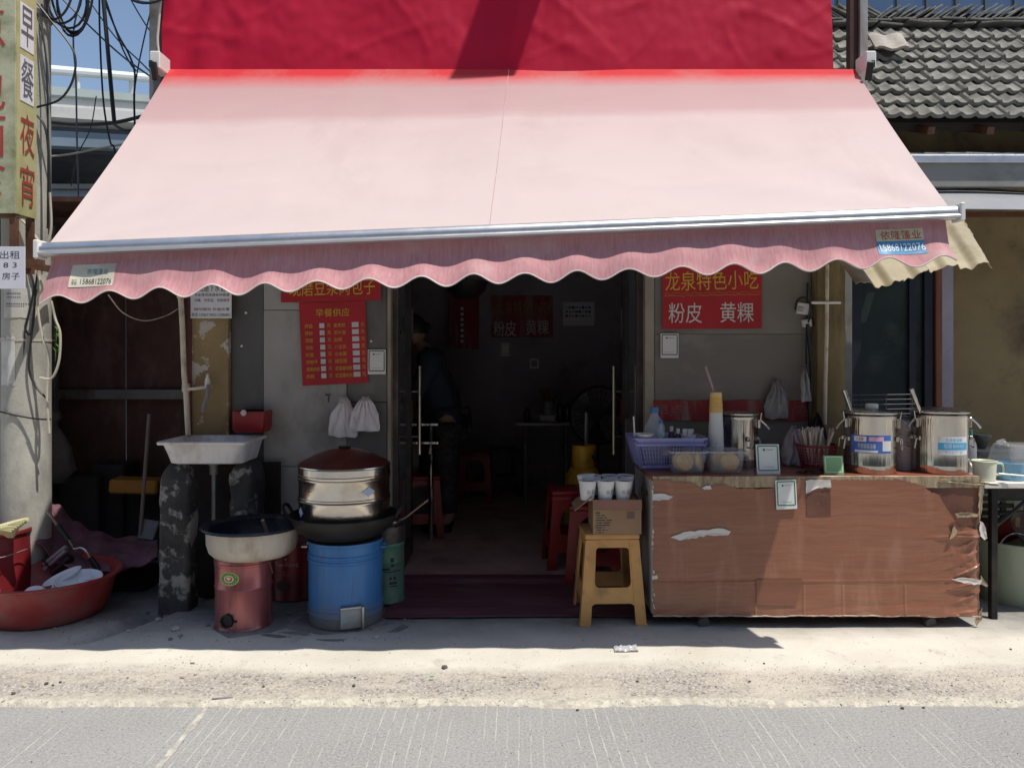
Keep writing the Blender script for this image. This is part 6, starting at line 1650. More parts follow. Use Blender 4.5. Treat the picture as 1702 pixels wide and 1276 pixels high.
# wire rack behind the pots
wr = thing('wire_rack', 'thin wire rack standing behind the big pots', 'rack', (XX(1460, 4.6), 4.6, CZT))
g = MB()
for k in range(6): g.tube([P(1392, 657 + 8 * k, 4.6), P(1522, 655 + 8 * k, 4.6)], .0028, 5)
for px in (1396, 1430, 1473, 1516): g.tube([P(px, 655, 4.6), P(px, 760, 4.6)], .0038, 5)
g.build('wires', mat('grey_wire', (.12, .12, .125), .4, .8), wr)

# ================================================================ wall posters left
mp_ = thing('breakfast_menu', 'red breakfast menu sheet with yellow items and white price patches', 'menu', (XX(555, 4.585), 4.585, ZZ(640, 4.585)))
DM = 4.583
def mxy(u, v):
    """menu sheet corner interpolation in photo pixels"""
    tl_, tr, bl, br = (497, 503), (607, 500), (503, 641), (612, 636)
    x = (tl_[0] * (1 - u) + tr[0] * u) * (1 - v) + (bl[0] * (1 - u) + br[0] * u) * v
    y = (tl_[1] * (1 - u) + tr[1] * u) * (1 - v) + (bl[1] * (1 - u) + br[1] * u) * v
    return x, y
sh = MB().grid(lambda u, v: P(*mxy(u, 1 - v), DM + .003 * math.sin(u * 4)), 12, 12, -.0012).build('sheet', POST, mp_)
text('早餐供应', P(*mxy(.5, .13), DM - .004), GOLD, sh, h=.047, wd=.20, bold=0, rot=(90, -1.8, 0))
Lft = ['拌面', '拌粉', '汤面', '汤粉', '炒面', '炒粉干', '蛋黄肉粽', '肉粽']
Rgt = ['蜜枣粽', '茶叶蛋', '白粥', '八宝粥', '小米粥', '绿豆粥', '皮蛋瘦肉粥', '红豆糯米粥']
PR = MB()
for k in range(8):
    v = .285 + .0865 * k
    for col_, u0, up, uy_ in ((Lft, .07, .33, .415), (Rgt, .51, .835, .925)):
        s = col_[k]; n_ = len(s)
        wch = .20 / 3 * .74
        wd_ = .0228 * n_ * (.86 if n_ > 3 else 1)
        p_ = P(*mxy(u0, v), DM - .004); 
        text(s, p_ + Vector((wd_ / 2, 0, 0)), GOLD, sh, h=.024, wd=wd_, rot=(90, -1.8, 0))
        q_ = P(*mxy(up, v), DM - .004); PR.box(tuple(q_), (.029 if up < .5 else .040, .0012, .029), (0, R(-1.5), 0))
        text('元', P(*mxy(uy_ + .02, v), DM - .004), GOLD, sh, h=.023, wd=.021, rot=(90, -1.8, 0))
PR.build('price_patches', mat('white_patch', (.55, .53, .57), .6), sh)['kind'] = 'stuff'
hb = thing('red_header_strip', 'red strip with yellow characters above the breakfast menu, under the scallops', 'banner', (XX(550, 4.575), 4.575, ZZ(503, 4.575)))
sh = MB().grid(lambda u, v: P(467 + 166 * u, 503 - 4 * u - 62 * v, 4.572), 6, 3, -.0012).build('sheet', POST, hb)
text('现磨豆浆肉包子', P(552, 477, 4.566), GOLD, sh, h=.098, wd=.50, bold=0, rot=(90, -1.5, 0))
def frame(px, py, w_, h_, D_, lab, nm='payment_card'):
    return paycard((XX(px, D_), D_, ZZ(py, D_)), w_, h_, lab, (0, 0, 0), INK, None, .008, nm)
frame(626, 622, .105, .145, 4.58, 'white framed card with black border beside the menu')
frame(1113, 595, .105, .145, 4.575, 'white framed card with black border under the right poster')
for px, py, lab in ((545, 658, 'small wall hook on the light panel'),):
    o = MB().tube(pp([(541, 656), (549, 656), (546, 660), (546, 668)], 4.58), .003, 5).build('wall_hook', IRON); tag(o, 'small bent hook on the light grey panel below the menu', 'hook')
for px, py, lab in ((409, 520, 'pale screw plug high on the dark left panel'), (402, 575, 'pale screw plug lower on the dark left panel'), (617, 567, 'white screw head on the dark strip above the framed card')):
    o = MB().lathe([(0, 0), (.007, 0), (.007, .006), (0, .008)], tuple(P(px, py, 4.597)), 10, (R(90), 0, 0)).build('wall_plug', WHITE); tag(o, lab, 'screw')
# right poster
sp2 = thing('specialty_poster', 'red poster with yellow and big white characters on the right wall', 'poster', (XX(1182, 4.58), 4.58, ZZ(546, 4.58)))
sh = MB().grid(lambda u, v: P(1101 + 165 * u, 547 - 1 * u - 108 * v, 4.582), 6, 4, -.0012).build('sheet', POST, sp2)
text('龙泉特色小吃', P(1183, 466, 4.578), GOLD, sh, h=.112, wd=.545, rot=(90, -1.4, 0), bold=0)
text('粉皮', P(1139, 520, 4.578), SILV, sh, h=.118, wd=.195, bold=0)
text('黄粿', P(1225, 519, 4.578), SILV, sh, h=.118, wd=.195, bold=0)
g = MB().tube([P(1104 + 2.0 * k, 492 - .04 * k + 2.2 * noise.noise((k * .35, 0, 1)), 4.5805) for k in range(81)], .0022, 4)
g.tube([P(1104 + 4.0 * k, 488 - .08 * k + 3.5 * noise.noise((k * .6, 0, 4)), 4.5805) for k in range(41)], .0013, 4)
g.build('flourish', mat('dark_gold_print', (.45, .25, .03), .6), sh)
# low red strip on the right wall
rs_ = thing('low_red_strip', 'weathered red strip of lettering low on the right wall behind the counter', 'banner', (XX(1200, 4.585), 4.585, ZZ(699, 4.585)))
sh = MB().grid(lambda u, v: P(1086 + 259 * u, 699 - 34 * v + .8 * math.sin(u * 30), 4.584), 30, 4, -.001).build('sheet', POSTF, rs_)
for s, px in (('早点', 1112), ('小吃', 1322)): text(s, P(px, 682, 4.580), mat('dull_pink_print', (.33, .12, .11), .7), sh, h=.07, wd=.17)
# electrics
ew = thing('wall_socket', 'dusty white wall sockets with a heavy black cable on the right wall', 'socket', tuple(P(1338, 548, 4.56)))
MB().box(tuple(P(1334, 513, 4.575)), (.066, .03, .066), (0, R(8), 0), .004).build('upper_box', WHITE, ew)
MB().box(tuple(P(1341, 537, 4.575)), (.05, .04, .045), (0, R(-6), 0), .004).build('lower_box', WHITE, ew)
MB().box(tuple(P(1331, 514, 4.555)), (.03, .012, .028), (0, R(8), 0), .003).build('plug', mat('grey_plug', (.4, .39, .38), .5), ew)
cable(pp([(1322, 515), (1325, 500), (1336, 494), (1345, 503), (1349, 520), (1343, 536)], 4.53), .006, CABLE, 'black cable looped round the sockets on the right wall')
cable(pp([(1342, 538), (1346, 575), (1350, 620), (1346, 665), (1347, 705), (1350, 725)], 4.5), .011, CABLE, 'thick black cable dropping from the sockets to the counter')
cable(pp([(1342, 470), (1341, 520), (1340, 600), (1343, 680)], 4.57), .005, CABLE, 'thin black cable down the corner behind the sockets')
o = bag(P(1360, 735, 4.46), .09, .17, 'dark plastic bag hanging on the ochre column behind the red basket', mat('dark_bag', (.05, .03, .035), .4, bmp=.8, bs=15, bd=.03), 44)
pv2 = thing('water_pipe', 'pale vertical pipe with a crossbar on the grimy ochre column', 'pipe', (XX(1374, 4.49), 4.49, .8))
MB().tube(pp([(1375, 440), (1374, 560), (1372, 640), (1371, 705)], 4.49), .011, 8).build('riser', PVC, pv2)
MB().tube(pp([(1349, 503), (1397, 503)], 4.47), .008, 8).build('crossbar', WHITE, pv2)

# ================================================================ stall table on the right
TB = thing('stall_table', 'white topped table on black legs right of the counter', 'table', (3.1, 4.3, 0))
tx0 = XX(1634, 4.06)
MB().bx(tx0, tx0 + 1.5, 4.05, 4.62, .705, .735, .004).build('table_top', mat('white_board_top', (.64, .62, .58), .45, dirt=(.42, .38, .32), damt=.2), TB)
for x, y in ((tx0 + .075, 4.1), (tx0 + 1.4, 4.1), (tx0 + .075, 4.56), (tx0 + 1.4, 4.56)):
    MB().bx(x - .017, x + .017, y - .017, y + .017, 0.005, .705, .003).build('leg', IRON if y < 4.3 else GREYMET, TB)
MB().bx(tx0 + .06, tx0 + 1.42, 4.085, 4.11, .655, .70, .002).bx(tx0 + .06, tx0 + 1.42, 4.54, 4.565, .655, .70, .002).build('apron', IRON, TB)
MB().tube([(tx0 + .09, 4.1, .50), (tx0 + .28, 4.1, .66)], .01, 6).build('brace', IRON, TB)
CRC = mat('cream_plastic_cup', (.62, .64, .50), .4, var=.04)
mg = thing('cream_jug', 'cream plastic cup with a handle on the stall table edge', 'cup', (XX(1636, 4.12), 4.12, .735))
mx_, my_ = XX(1636, 4.13), 4.13
MB().lathe([(0, 0), (.048, 0), (.052, .004), (.058, .10), (.062, .104), (.059, .106), (.054, .10), (.048, .008), (0, .008)], (mx_, my_, .735), 32).build('cup_wall', CRC, mg)
MB().tube([(mx_ + .055, my_, .825), (mx_ + .09, my_ - .01, .82), (mx_ + .092, my_ - .01, .775), (mx_ + .052, my_, .765)], .006, 7, 5).build('handle', CRC, mg)
mb_ = thing('blue_mug', 'light blue flowered mug under a clear cover on the stall table', 'mug', (XX(1680, 4.16), 4.16, .735))
mx_, my_ = XX(1679, 4.16), 4.16
SKY = mat('light_blue_enamel', (.17, .38, .55), .3, var=.08)
MB().lathe([(0, 0), (.06, 0), (.066, .006), (.073, .09), (.075, .094), (.071, .095), (.063, .01), (0, .01)], (mx_, my_, .735), 34).build('mug_wall', SKY, mb_)
MB().tube([(mx_ + .072, my_, .81), (mx_ + .105, my_ - .01, .805), (mx_ + .105, my_ - .01, .76), (mx_ + .067, my_, .752)], .006, 7, 5).build('handle', SKY, mb_)
g = MB()
for k in range(16):
    q = oval(mx_, my_, .069, R(-60 + 9 * k + r4.uniform(-3, 3)), .735 + .035 + r4.uniform(-.012, .014), .004, .003, .0016, 7); g.add(q.v, q.f)
g.build('flower_print', mat('mug_print', (.1, .14, .16), .5), mb_)
cvr = thing('clear_cover', 'upturned clear plastic box over the blue mug', 'cover', (XX(1690, 4.18), 4.18, .80))
r_ = lambda e, z: ringbox(XX(1660, 4.18) + e, XX(1735, 4.18) - e, 4.08 + e, 4.3 - e, z, .03)
loft([r_(0, .825), r_(.012, .895), r_(.02, .915), r_(.035, .922)], False, True).build('cover_wall', CLEAR, cvr)
o = MB().tube([P(1660, 787, 4.05), P(1705, 791, 4.02)], .005, 6).build('white_ladle_stick', WHITE); tag(o, 'slim white plastic stick lying across the blue mug', 'stick')
bottle((XX(1612, 4.32), 4.32, .735), .034, .25, mat('teal_cap', (.02, .17, .15), .4), 'clear bottle with a teal top between the right pot and the cream cup', hc=.05)
o = MB().tube([P(1602, 790, 4.18), P(1603, 770, 4.18), P(1607, 755, 4.2), P(1611, 775, 4.2)], .006, 6, 4).build('pink_ribbon', mat('pink_plastic', (.55, .2, .42), .4)); tag(o, 'pink plastic loop beside the right end of the counter', 'loop')
for k in range(3):
    o = MB().tube([P(1616 + 6 * k, 776, 4.28), P(1611 + 5 * k, 768, 4.3)], .007, 6).build('white_straw', WHITE); tag(o, 'short white tube end behind the cream cup', 'tube', 'white tube ends behind the cream cup')
DKPL = mat('dark_clear_plastic', (.06, .065, .07), .2, var=.2, bmp=.5, bs=9, bd=.02, clear=.25)
for k, (x0_, x1_, y0_, y1_, z0_, z1_, lab) in enumerate(((1620, 1720, 4.36, 4.58, .735, .865, 'wide smoky plastic box at the back of the stall table'), (1632, 1652, 4.42, 4.55, .866, .95, 'small dark tub on top of the smoky plastic box'))):
    a_, b2 = XX(x0_, 4.4), XX(x1_, 4.4)
    r_ = lambda e, z: ringbox(a_ + e, b2 - e, y0_ + e, y1_ - e, z, .02)
    o = loft([r_(.015, z0_), r_(.0, z1_ - .02), r_(-.006, z1_ - .018), r_(-.004, z1_ - .006), r_(.02, z1_)]).build('plastic_box', DKPL); tag(o, lab, 'box')
o = bag(P(1668, 743, 4.5), .09, .05, 'scrap of pale bag lying on the smoky plastic box', BAGG, 51, .6)
# under the table
gbx, gby = 2.86, 4.42
gb = thing('green_tub', 'big pale green plastic tub of pans under the stall table', 'tub', (gbx, gby, .01))
PGR = mat('pale_green_plastic', (.34, .41, .31), .45, var=.08, dirt=(.22, .24, .18), damt=.35, ds=5, st=(1, 1, .4))
MB().lathe([(0, 0), (.185, 0), (.19, .008), (.222, .33), (.232, .336), (.232, .35), (.222, .352), (.212, .33), (.18, .015), (0, .015)], (gbx, gby, .012), 52).build('tub_wall', PGR, gb)
o = MB().lathe([(0, 0), (.06, .0), (.15, .03), (.17, .05), (.165, .054), (.14, .036), (0, .008)], (2.94, 4.38, .36), 36, (R(35), R(12), 0)).build('pan_lid', mat('dark_purple_pan', (.04, .025, .03), .35)); tag(o, 'dark round pan tipped in the pale green tub', 'pan')
o = MB().tube([P(1662, 905, 4.26), P(1672, 892, 4.26), P(1688, 886, 4.26), P(1706, 890, 4.26)], .004, 6, 6).build('wire_hoop', STEEL); tag(o, 'thin wire handle arching over the pale green tub', 'handle')
o = MB().box(tuple(P(1690, 875, 4.4)), (.03, .012, .11), (0, R(4), 0), .004).build('wooden_spatula', mat('dark_tan_wood', (.26, .14, .06), .6)); tag(o, 'wooden spatula standing in the pale green tub', 'spatula')
CRT = mat('dark_green_crate', (.014, .035, .032), .5, var=.2)
for k, (z, lab) in enumerate(((.36, 'lower dark green crate behind the pale green tub'), (.53, 'upper dark green crate with a pale label under the stall table'))):
    t = thing('plastic_crate', lab, 'crate', (3.0, 4.72, z))
    g = MB()
    for q in range(4): g.bx(2.62, 3.5, 4.64, 4.66, z + .005 + .042 * q, z + .03 + .042 * q, .002)
    for q in range(7): g.bx(2.62 + .143 * q, 2.65 + .143 * q, 4.645, 4.662, z, z + .165)
    g.bx(2.62, 3.5, 4.67, 4.9, z, z + .01).build('slatted_body', CRT, t)
    if k:
        MB().box(tuple(P(1693, 839, 4.635)), (.055, .002, .05)).build('label', mat('grey_label', (.36, .37, .4), .6), t)
        g = MB()
        for q in range(12): g.box(tuple(P(1660 + 3.4 * q, 853 + (q % 2), 4.635)), (.008, .0015, .010 if q % 3 else .006))
        g.build('print', mat('crate_print', (.2, .24, .24), .6), t)
o = MB().bx(2.5, 3.55, 4.66, 4.9, .0, .355).build('dark_shelf_box', DKC); tag(o, 'dark box standing on the ground behind the pale green tub', 'box')
o = MB().grid(lambda u, v: P(1632 + 90 * u, 868 + 34 * v + 3 * math.sin(u * 9), 4.62 - .03 * math.sin(v * 3)), 20, 6, .003).build('red_cloth', mat('red_cloth', (.27, .012, .016), .8, bmp=.5)); tag(o, 'red cloth hanging behind the pale green tub', 'cloth')
# ================================================================ inside the room
DB = 8.19
def flat(px0, px1, py0, py1, D_, nm, m_, par, th=.002): return MB().bx(XX(px0, D_), XX(px1, D_), D_ - th, D_, ZZ(py1, D_), ZZ(py0, D_)).build(nm, m_, par)
ip = thing('room_poster', 'dim red poster with white characters on the back wall', 'poster', (XX(866, DB), DB, ZZ(561, DB)))
sh = flat(816, 919, 491, 561, DB, 'sheet', POSTF, ip)
text('龙泉特色小吃', P(868, 512, DB - .004), mat('dull_gold', (.3, .2, .05), .7), sh, h=.14, wd=.56)
text('粉皮', P(839, 546, DB - .004), SILV, sh, h=.16, wd=.24, bold=0); text('黄粿', P(893, 544, DB - .004), SILV, sh, h=.16, wd=.24, bold=0)
im = thing('room_menu', 'dim red menu sheet hanging at an angle on the back wall', 'menu', (XX(770, 7.9), 7.9, ZZ(580, 7.9)))
sh = MB().grid(lambda u, v: P(746 + 50 * u, 579 - 92 * v + 2 * u, 7.85 + .12 * u), 8, 8, -.002).build('sheet', POSTF, im)
g = MB()
for k in range(7): g.box(tuple(P(768, 513 + 9 * k, 7.88)), (.03, .002, .03))
g.build('price_patches', SILV, sh)
ipp = thing('room_notice', 'pale bluish notice on the back wall right of the poster', 'notice', (XX(961, DB), DB, ZZ(541, DB)))
sh = flat(936, 988, 502, 541, DB, 'sheet', PAPER, ipp)
g = MB()
for k in range(3):
    for j in range(8): g.box(tuple(P(942 + 5.4 * j, 511 + 7 * k, DB - .003)), (.026 if (j * 3 + k) % 4 else .012, .001, .012 + .008 * ((j + k) % 3)))
g.build('print', INKB, sh)
frame(840, 592, .10, .145, DB - .008, 'small framed card in the shade under the room poster')
sw = thing('light_switch', 'square light switch on the back wall', 'switch', (XX(888, DB), DB, ZZ(612, DB)))
MB().box(tuple(P(888, 604, DB - .005)), (.095, .01, .105), (0, 0, 0), .003).build('plate', WHITE, sw)
MB().box(tuple(P(888, 604, DB - .012)), (.06, .006, .07), (0, 0, 0), .002).build('rocker', mat('grey_rocker', (.25, .24, .23), .5), sw)
# hanging dark bowl shape
hl = thing('hanging_wok', 'dark round bowl shape hanging near the ceiling inside the door', 'wok', tuple(P(775, 497, 5.9)))
c_ = P(775, 497, 5.9)
MB().lathe([(0, 0), (.08, .008), (.14, .06), (.165, .13), (.16, .13), (.135, .064), (0, .012)], tuple(c_), 36).build('bowl', IRON, hl)
MB().tube([c_ + Vector((0, 0, .01)), c_ + Vector((0, 0, 1.07))], .008, 6).build('hanger', IRON, hl)
# steel work table left, where the person stands
wt = thing('steel_work_table', 'steel work table behind the left glass door', 'table', (-1.0, 6.0, .035))
for y, zz in ((5.75, .88), (5.75, .745)):
    MB().bx(-1.5, -.54, y, y + .5, zz, zz + .022, .004).build('shelf', STEEL, wt)
for x in (-1.46, -.6):
    for y in (5.79, 6.2): MB().tube([(x, y, .035), (x, y, .88)], .018, 8).build('leg', STEEL, wt)
MB().bx(-1.45, -.6, 6.1, 6.12, .1, .74).build('back_panel', GREYMET, wt)
o = MB().box((-.60, 5.74, .70), (.018, .006, .05), (0, R(8), 0), .002).build('hook_tag', WHITE); tag(o, 'tiny white tag hanging under the steel work table', 'tag')
# table with chopsticks
bt_ = thing('dining_table', 'small dining table against the dim back wall', 'table', (XX(908, 7.0), 7.2, .035))
tx0_, tx1_ = XX(859, 7.0), XX(957, 7.0)
MB().bx(tx0_, tx1_, 7.0, 7.6, .775, .80, .004).build('table_top', mat('grey_table_top', (.3, .3, .32), .35), bt_)
for x in (tx0_ + .08, tx1_ - .08):
    for y in (7.06, 7.54): MB().tube([(x, y, .035), (x, y, .776)], .016, 8).build('leg', GREYMET, bt_)
MB().tube([(tx0_ + .08, 7.06, .3), (tx1_ - .08, 7.06, .3)], .01, 6).build('rail', GREYMET, bt_)
ch = thing('chopstick_holder', 'holder of chopsticks on the dining table', 'holder', (XX(911, 7.2), 7.2, .80))
hx = XX(911, 7.2)
MB().bx(hx - .075, hx + .06, 7.14, 7.28, .80, .855, .006).build('tray', mat('pale_tray', (.45, .43, .45), .5), ch)
MB().lathe([(0, 0), (.048, 0), (.055, .13), (.05, .13), (.045, .006), (0, .006)], (hx, 7.2, .856), 20).build('tub', mat('grey_tub', (.18, .18, .2), .5), ch)
for k in range(9): 
    MB().tube([(hx + r4.uniform(-.03, .03), 7.2, .88), (hx + r4.uniform(-.11, .11), 7.2 + r4.uniform(-.04, .04), 1.10)], .0075, 5).build('chopstick', DARKWOOD, ch)
for k, (px, lab) in enumerate(((931, 'dark bottle right of the chopstick holder'), (943, 'second dark bottle at the table end'), (876, 'dark jar left of the chopstick holder'))):
    bottle((XX(px, 7.2), 7.2, .80), .034, .2 if k < 2 else .13, BLACK, lab, BRN)
# fan
fx, fy, fz = XX(994, 6.6), 6.6, ZZ(690, 6.6)
fn = thing('pedestal_fan', 'large black pedestal fan in the dim room behind the gas bottle', 'fan', (fx, fy, .035))
MB().lathe([(.24, -.05), (.25, -.03), (.25, .03), (.24, .05), (.235, .03), (.235, -.03)], (fx, fy, fz), 40, (R(90), 0, 0)).build('drum', BLACK, fn)
g = MB()
for k in range(30):
    a = 2 * math.pi * k / 30; g.tube([(fx + .04 * math.cos(a), fy - .06, fz + .04 * math.sin(a)), (fx + .24 * math.cos(a), fy - .045, fz + .24 * math.sin(a))], .0022, 4)
for rr in (.08, .14, .2): g.tube([(fx + rr * math.cos(2 * math.pi * k / 30), fy - .055, fz + rr * math.sin(2 * math.pi * k / 30)) for k in range(31)], .0022, 4)
g.build('grille', BLACK, fn)
for k in range(3):
    a = 2.09 * k + .4
    MB().grid(lambda u, v: (fx + (.05 + .17 * u) * math.cos(a + .5 * (v - .5) * (1 + u)), fy + .03 * (v - .5), fz + (.05 + .17 * u) * math.sin(a + .5 * (v - .5) * (1 + u))), 6, 6, .003).build('blade', mat('dark_fan_blade', (.03, .03, .034), .4), fn)
MB().lathe([(0, 0), (.05, 0), (.055, .12), (0, .14)], (fx, fy, fz), 20, (R(-90), 0, 0)).tube([(fx, fy + .06, .06), (fx, fy + .06, fz)], .018, 10).build('stand', BLACK, fn)
MB().lathe([(0, 0), (.2, 0), (.2, .015), (.05, .035), (0, .04)], (fx, fy + .06, .036), 30).build('base', BLACK, fn)
# gas bottle
gx_, gy_ = XX(971, 5.6), 5.6
gs = thing('gas_cylinder', 'yellow gas cylinder with collar behind the red stools', 'cylinder', (gx_, gy_, .036))
GY = mat('yellow_painted_cylinder', (.72, .42, .035), .45, .1, var=.15, dirt=(.22, .12, .03), damt=.35, ds=6)
MB().lathe([(.0, .02), (.1, .02), (.14, .05), (.155, .1), (.155, .42), (.145, .47), (.11, .52), (.04, .545), (0, .55)], (gx_, gy_, .036), 40).lathe([(.12, 0), (.125, 0), (.125, .06), (.12, .06)], (gx_, gy_, .036), 32).build('tank', GY, gs)
g = MB()
def colr(u, v):
    a = R(50 + 290 * u); return (gx_ + .098 * math.sin(a + 3.3), gy_ - .098 * math.cos(a + 3.3), .036 + .52 + .15 * v * (1 if not (.42 < u < .6) else 1))
g.grid(colr, 40, 4, .004).build('collar', GY, gs)
MB().lathe([(0, 0), (.018, 0), (.018, .06), (.028, .065), (.028, .09), (0, .095)], (gx_, gy_, .58), 14).build('valve', mat('brass', (.4, .25, .08), .35, .9), gs)
MB().tube([(gx_, gy_ - .02, .62), (gx_ + .05, gy_ - .07, .64), (gx_ + .1, gy_ - .1, .58), (gx_ + .16, gy_ - .05, .4)], .012, 8, 5).build('regulator_hose', BLACK, gs)
gs.scale = (.9, .9, 1.08)
o = MB().tube([(gx_ + .04, gy_ + .14, .036), (gx_ + .03, gy_ + .14, .80), (gx_ + .03, gy_ + .14, .98)], [.024, .024, .014], 10).build('grey_post', STEELD); tag(o, 'short grey metal stem rising behind the gas cylinder', 'post')
o = MB().bx(XX(1038, 5.3), XX(1056, 5.3), 5.25, 5.29, .4, ZZ(695, 5.3), .003).build('pale_strip', mat('pinkish_grey_strip', (.26, .2, .2), .6)); tag(o, 'pinkish pale strip behind the right glass door', 'strip')
# person at the work table, seen from behind, leaning forward
pe = thing('person', 'person in blue grey shirt with dark apron and trousers leaning over the steel table', 'person', (XX(742, 6.15), 6.15, .036))
ox, oy, oz = pe.location
def skin(name, m_, joints, edges, par, sub=2, root=0):
    me = bpy.data.meshes.new(name); me.from_pydata([Vector(j[:3]) for j in joints], edges, [])
    o = bpy.data.objects.new(name, me); COL.objects.link(o); o.parent = par
    sm = o.modifiers.new('skin', 'SKIN'); sm.use_smooth_shade = True
    for v, j in zip(me.skin_vertices[0].data, joints):
        v.radius = (j[3], j[4] if len(j) > 4 else j[3]); v.use_root = False
    me.skin_vertices[0].data[root].use_root = True
    ss = o.modifiers.new('subd', 'SUBSURF'); ss.levels = sub; ss.render_levels = sub
    me.materials.append(m_)
    return o
SKIN = mat('skin', (.36, .22, .15), .5, var=.08, bmp=.05)
SHIRT = mat('blue_grey_shirt', (.035, .045, .08), .85, var=.15, bmp=.4, bs=30)
TROU = mat('dark_patterned_trousers', (.045, .042, .05), .85, var=.5, vs=30)
APRN = mat('black_apron', (.018, .018, .022), .8)
# leaning towards -x (the table) and away from the camera
J = [(0, 0, .88, .09, .09), (-.03, .0, 1.05, .09, .085), (-.09, .01, 1.22, .09, .085), (-.14, .02, 1.34, .08, .075), (-.20, .03, 1.43, .052), (-.235, .04, 1.49, .05),
     (-.10, -.17, 1.33, .045), (-.19, -.20, 1.10, .042), (-.36, -.10, .95, .037), (-.43, -.06, .93, .03),
     (-.10, .21, 1.33, .045), (-.22, .25, 1.10, .042), (-.38, .17, .95, .037), (-.45, .13, .93, .03),
     (.01, -.095, .80, .105), (.0, -.10, .46, .072), (.03, -.10, .10, .048), (.01, .095, .80, .105), (-.02, .10, .46, .072), (.03, .10, .10, .048), (-.10, -.11, .04, .038), (-.10, .11, .04, .038)]
E = [(0, 1), (1, 2), (2, 3), (3, 4), (4, 5), (3, 6), (6, 7), (7, 8), (8, 9), (3, 10), (10, 11), (11, 12), (12, 13), (0, 14), (14, 15), (15, 16), (0, 17), (17, 18), (18, 19), (16, 20), (19, 21)]
skin('body', SKIN, J, E, pe)
JS = [(0, 0, .70, .165, .15), (-.03, .0, 1.05, .175, .16), (-.09, .01, 1.22, .185, .15), (-.14, .02, 1.345, .155, .135), (-.175, .025, 1.40, .075),
      (-.10, -.17, 1.33, .095), (-.19, -.20, 1.10, .072), (-.10, .21, 1.33, .095), (-.22, .25, 1.10, .072), (-.33, -.12, .98, .052), (-.35, .185, .98, .052)]
skin('shirt', SHIRT, JS, [(0, 1), (1, 2), (2, 3), (3, 4), (3, 5), (5, 6), (3, 7), (7, 8), (6, 9), (8, 10)], pe)
JT = [(0, 0, .92, .165, .145), (.01, -.095, .80, .122), (.0, -.10, .46, .095), (.03, -.10, .12, .078), (.01, .095, .80, .122), (-.02, .10, .46, .095), (.03, .10, .12, .078)]
skin('trousers', TROU, JT, [(0, 1), (1, 2), (2, 3), (0, 4), (4, 5), (5, 6)], pe)
def apron_f(u, v):
    z = .45 + .75 * v; t_ = (z - .45) / .75
    a = R(-70 + 140 * u)
    r = .185 + .03 * (1 - v)
    xs_ = -.03 * (z > .9) - .09 * max(0, (z - .95) / .3)
    return (ox + xs_ - r * math.cos(a), oy + r * 1.0 * math.sin(a), oz + z)
MB().grid(apron_f, 16, 12, .004).build('apron', APRN, pe)
MB().tube([(ox + .10, oy - .155, oz + .95), (ox + .06, oy - .165, oz + 1.15), (ox - .06, oy - .165, oz + 1.34), (ox - .15, oy - .11, oz + 1.425)], .013, 6, 5).build('apron_strap', APRN, pe)
MB().tube([(ox - .12, oy - .15, oz + .93), (ox + .0, oy - .19, oz + .95), (ox + .15, oy - .10, oz + .96), (ox + .18, oy, oz + .95), (ox + .2, oy - .04, oz + .8)], .010, 6, 5).build('apron_tie', APRN, pe)
for s_ in (-1, 1):
    MB().lathe([(0, 0), (.045, 0), (.05, .03), (.04, .07), (.03, .095), (0, .1)], (ox - .06, oy + s_ * .105, oz), 18, sx=2.3).build('shoe', BLACK, pe)
hd = Vector((ox - .27, oy + .04, oz + 1.565))
def head(u, v):
    a = 2 * math.pi * u; b2 = math.pi * v
    d = Vector((math.sin(b2) * math.cos(a), math.sin(b2) * math.sin(a), -math.cos(b2)))
    p = Vector((d.x * .098, d.y * .078, d.z * .118))
    f_ = max(0, -d.x)                     # the face looks along -x
    p.x -= .018 * math.exp(-((d.z + .1) / .16) ** 2 - (d.y / .2) ** 2) * (f_ > .5)          # nose
    p.x -= .010 * math.exp(-((d.z + .85) / .2) ** 2) * f_                                     # chin
    p.x += .006 * math.exp(-((d.z - .08) / .1) ** 2 - ((abs(d.y) - .36) / .14) ** 2) * (f_ > .4)   # eye sockets
    p.x -= .004 * math.exp(-((d.z + .5) / .07) ** 2 - (d.y / .3) ** 2) * (f_ > .5)                 # lips
    q = Euler((0, R(-22), 0)).to_matrix() @ p
    return hd + q
hd_o = MB().grid(head, 40, 28).build('head', SKIN, pe, ang=80)
for s_ in (-1, 1):
    MB().lathe([(0, -.006), (.02, -.004), (.03, .004), (.022, .008), (.01, .004), (0, .006)], tuple(hd + Vector((.005, s_ * .079, -.005))), 14, (R(90 * s_), 0, 0), sx=.7).build('ear', SKIN, hd_o)
    q = Euler((0, R(-22), 0)).to_matrix() @ Vector((-.09, s_ * .03, .012)); MB().lathe([(0, -.01), (.009, -.005), (.011, 0), (.009, .005), (0, .01)], tuple(hd + q), 12).build('eye', INK, hd_o)
def hair(u, v):
    a = R(-128 + 256 * u); b2 = R(178 - 120 * v * (.75 + .25 * abs(math.cos(a * .7))))
    d = Vector((math.sin(b2) * math.cos(a), math.sin(b2) * math.sin(a), -math.cos(b2)))
    p = Vector((d.x * .110 + .004, d.y * .092, d.z * .13)) * (1 + .03 * noise.noise(d * 7))
    return hd + Euler((0, R(-22), 0)).to_matrix() @ p
MB().grid(hair, 36, 20, .006).build('hair', mat('black_hair', (.012, .011, .012), .5, var=.4, bmp=.5, bs=60, st=(1, 1, .2)), hd_o, ang=80)
MB().lathe([(0, -.035), (.03, -.02), (.038, 0), (.03, .02), (0, .035)], tuple(hd + Vector((.105, 0, .03))), 16).build('hair_bun', MATS['black_hair'], hd_o)
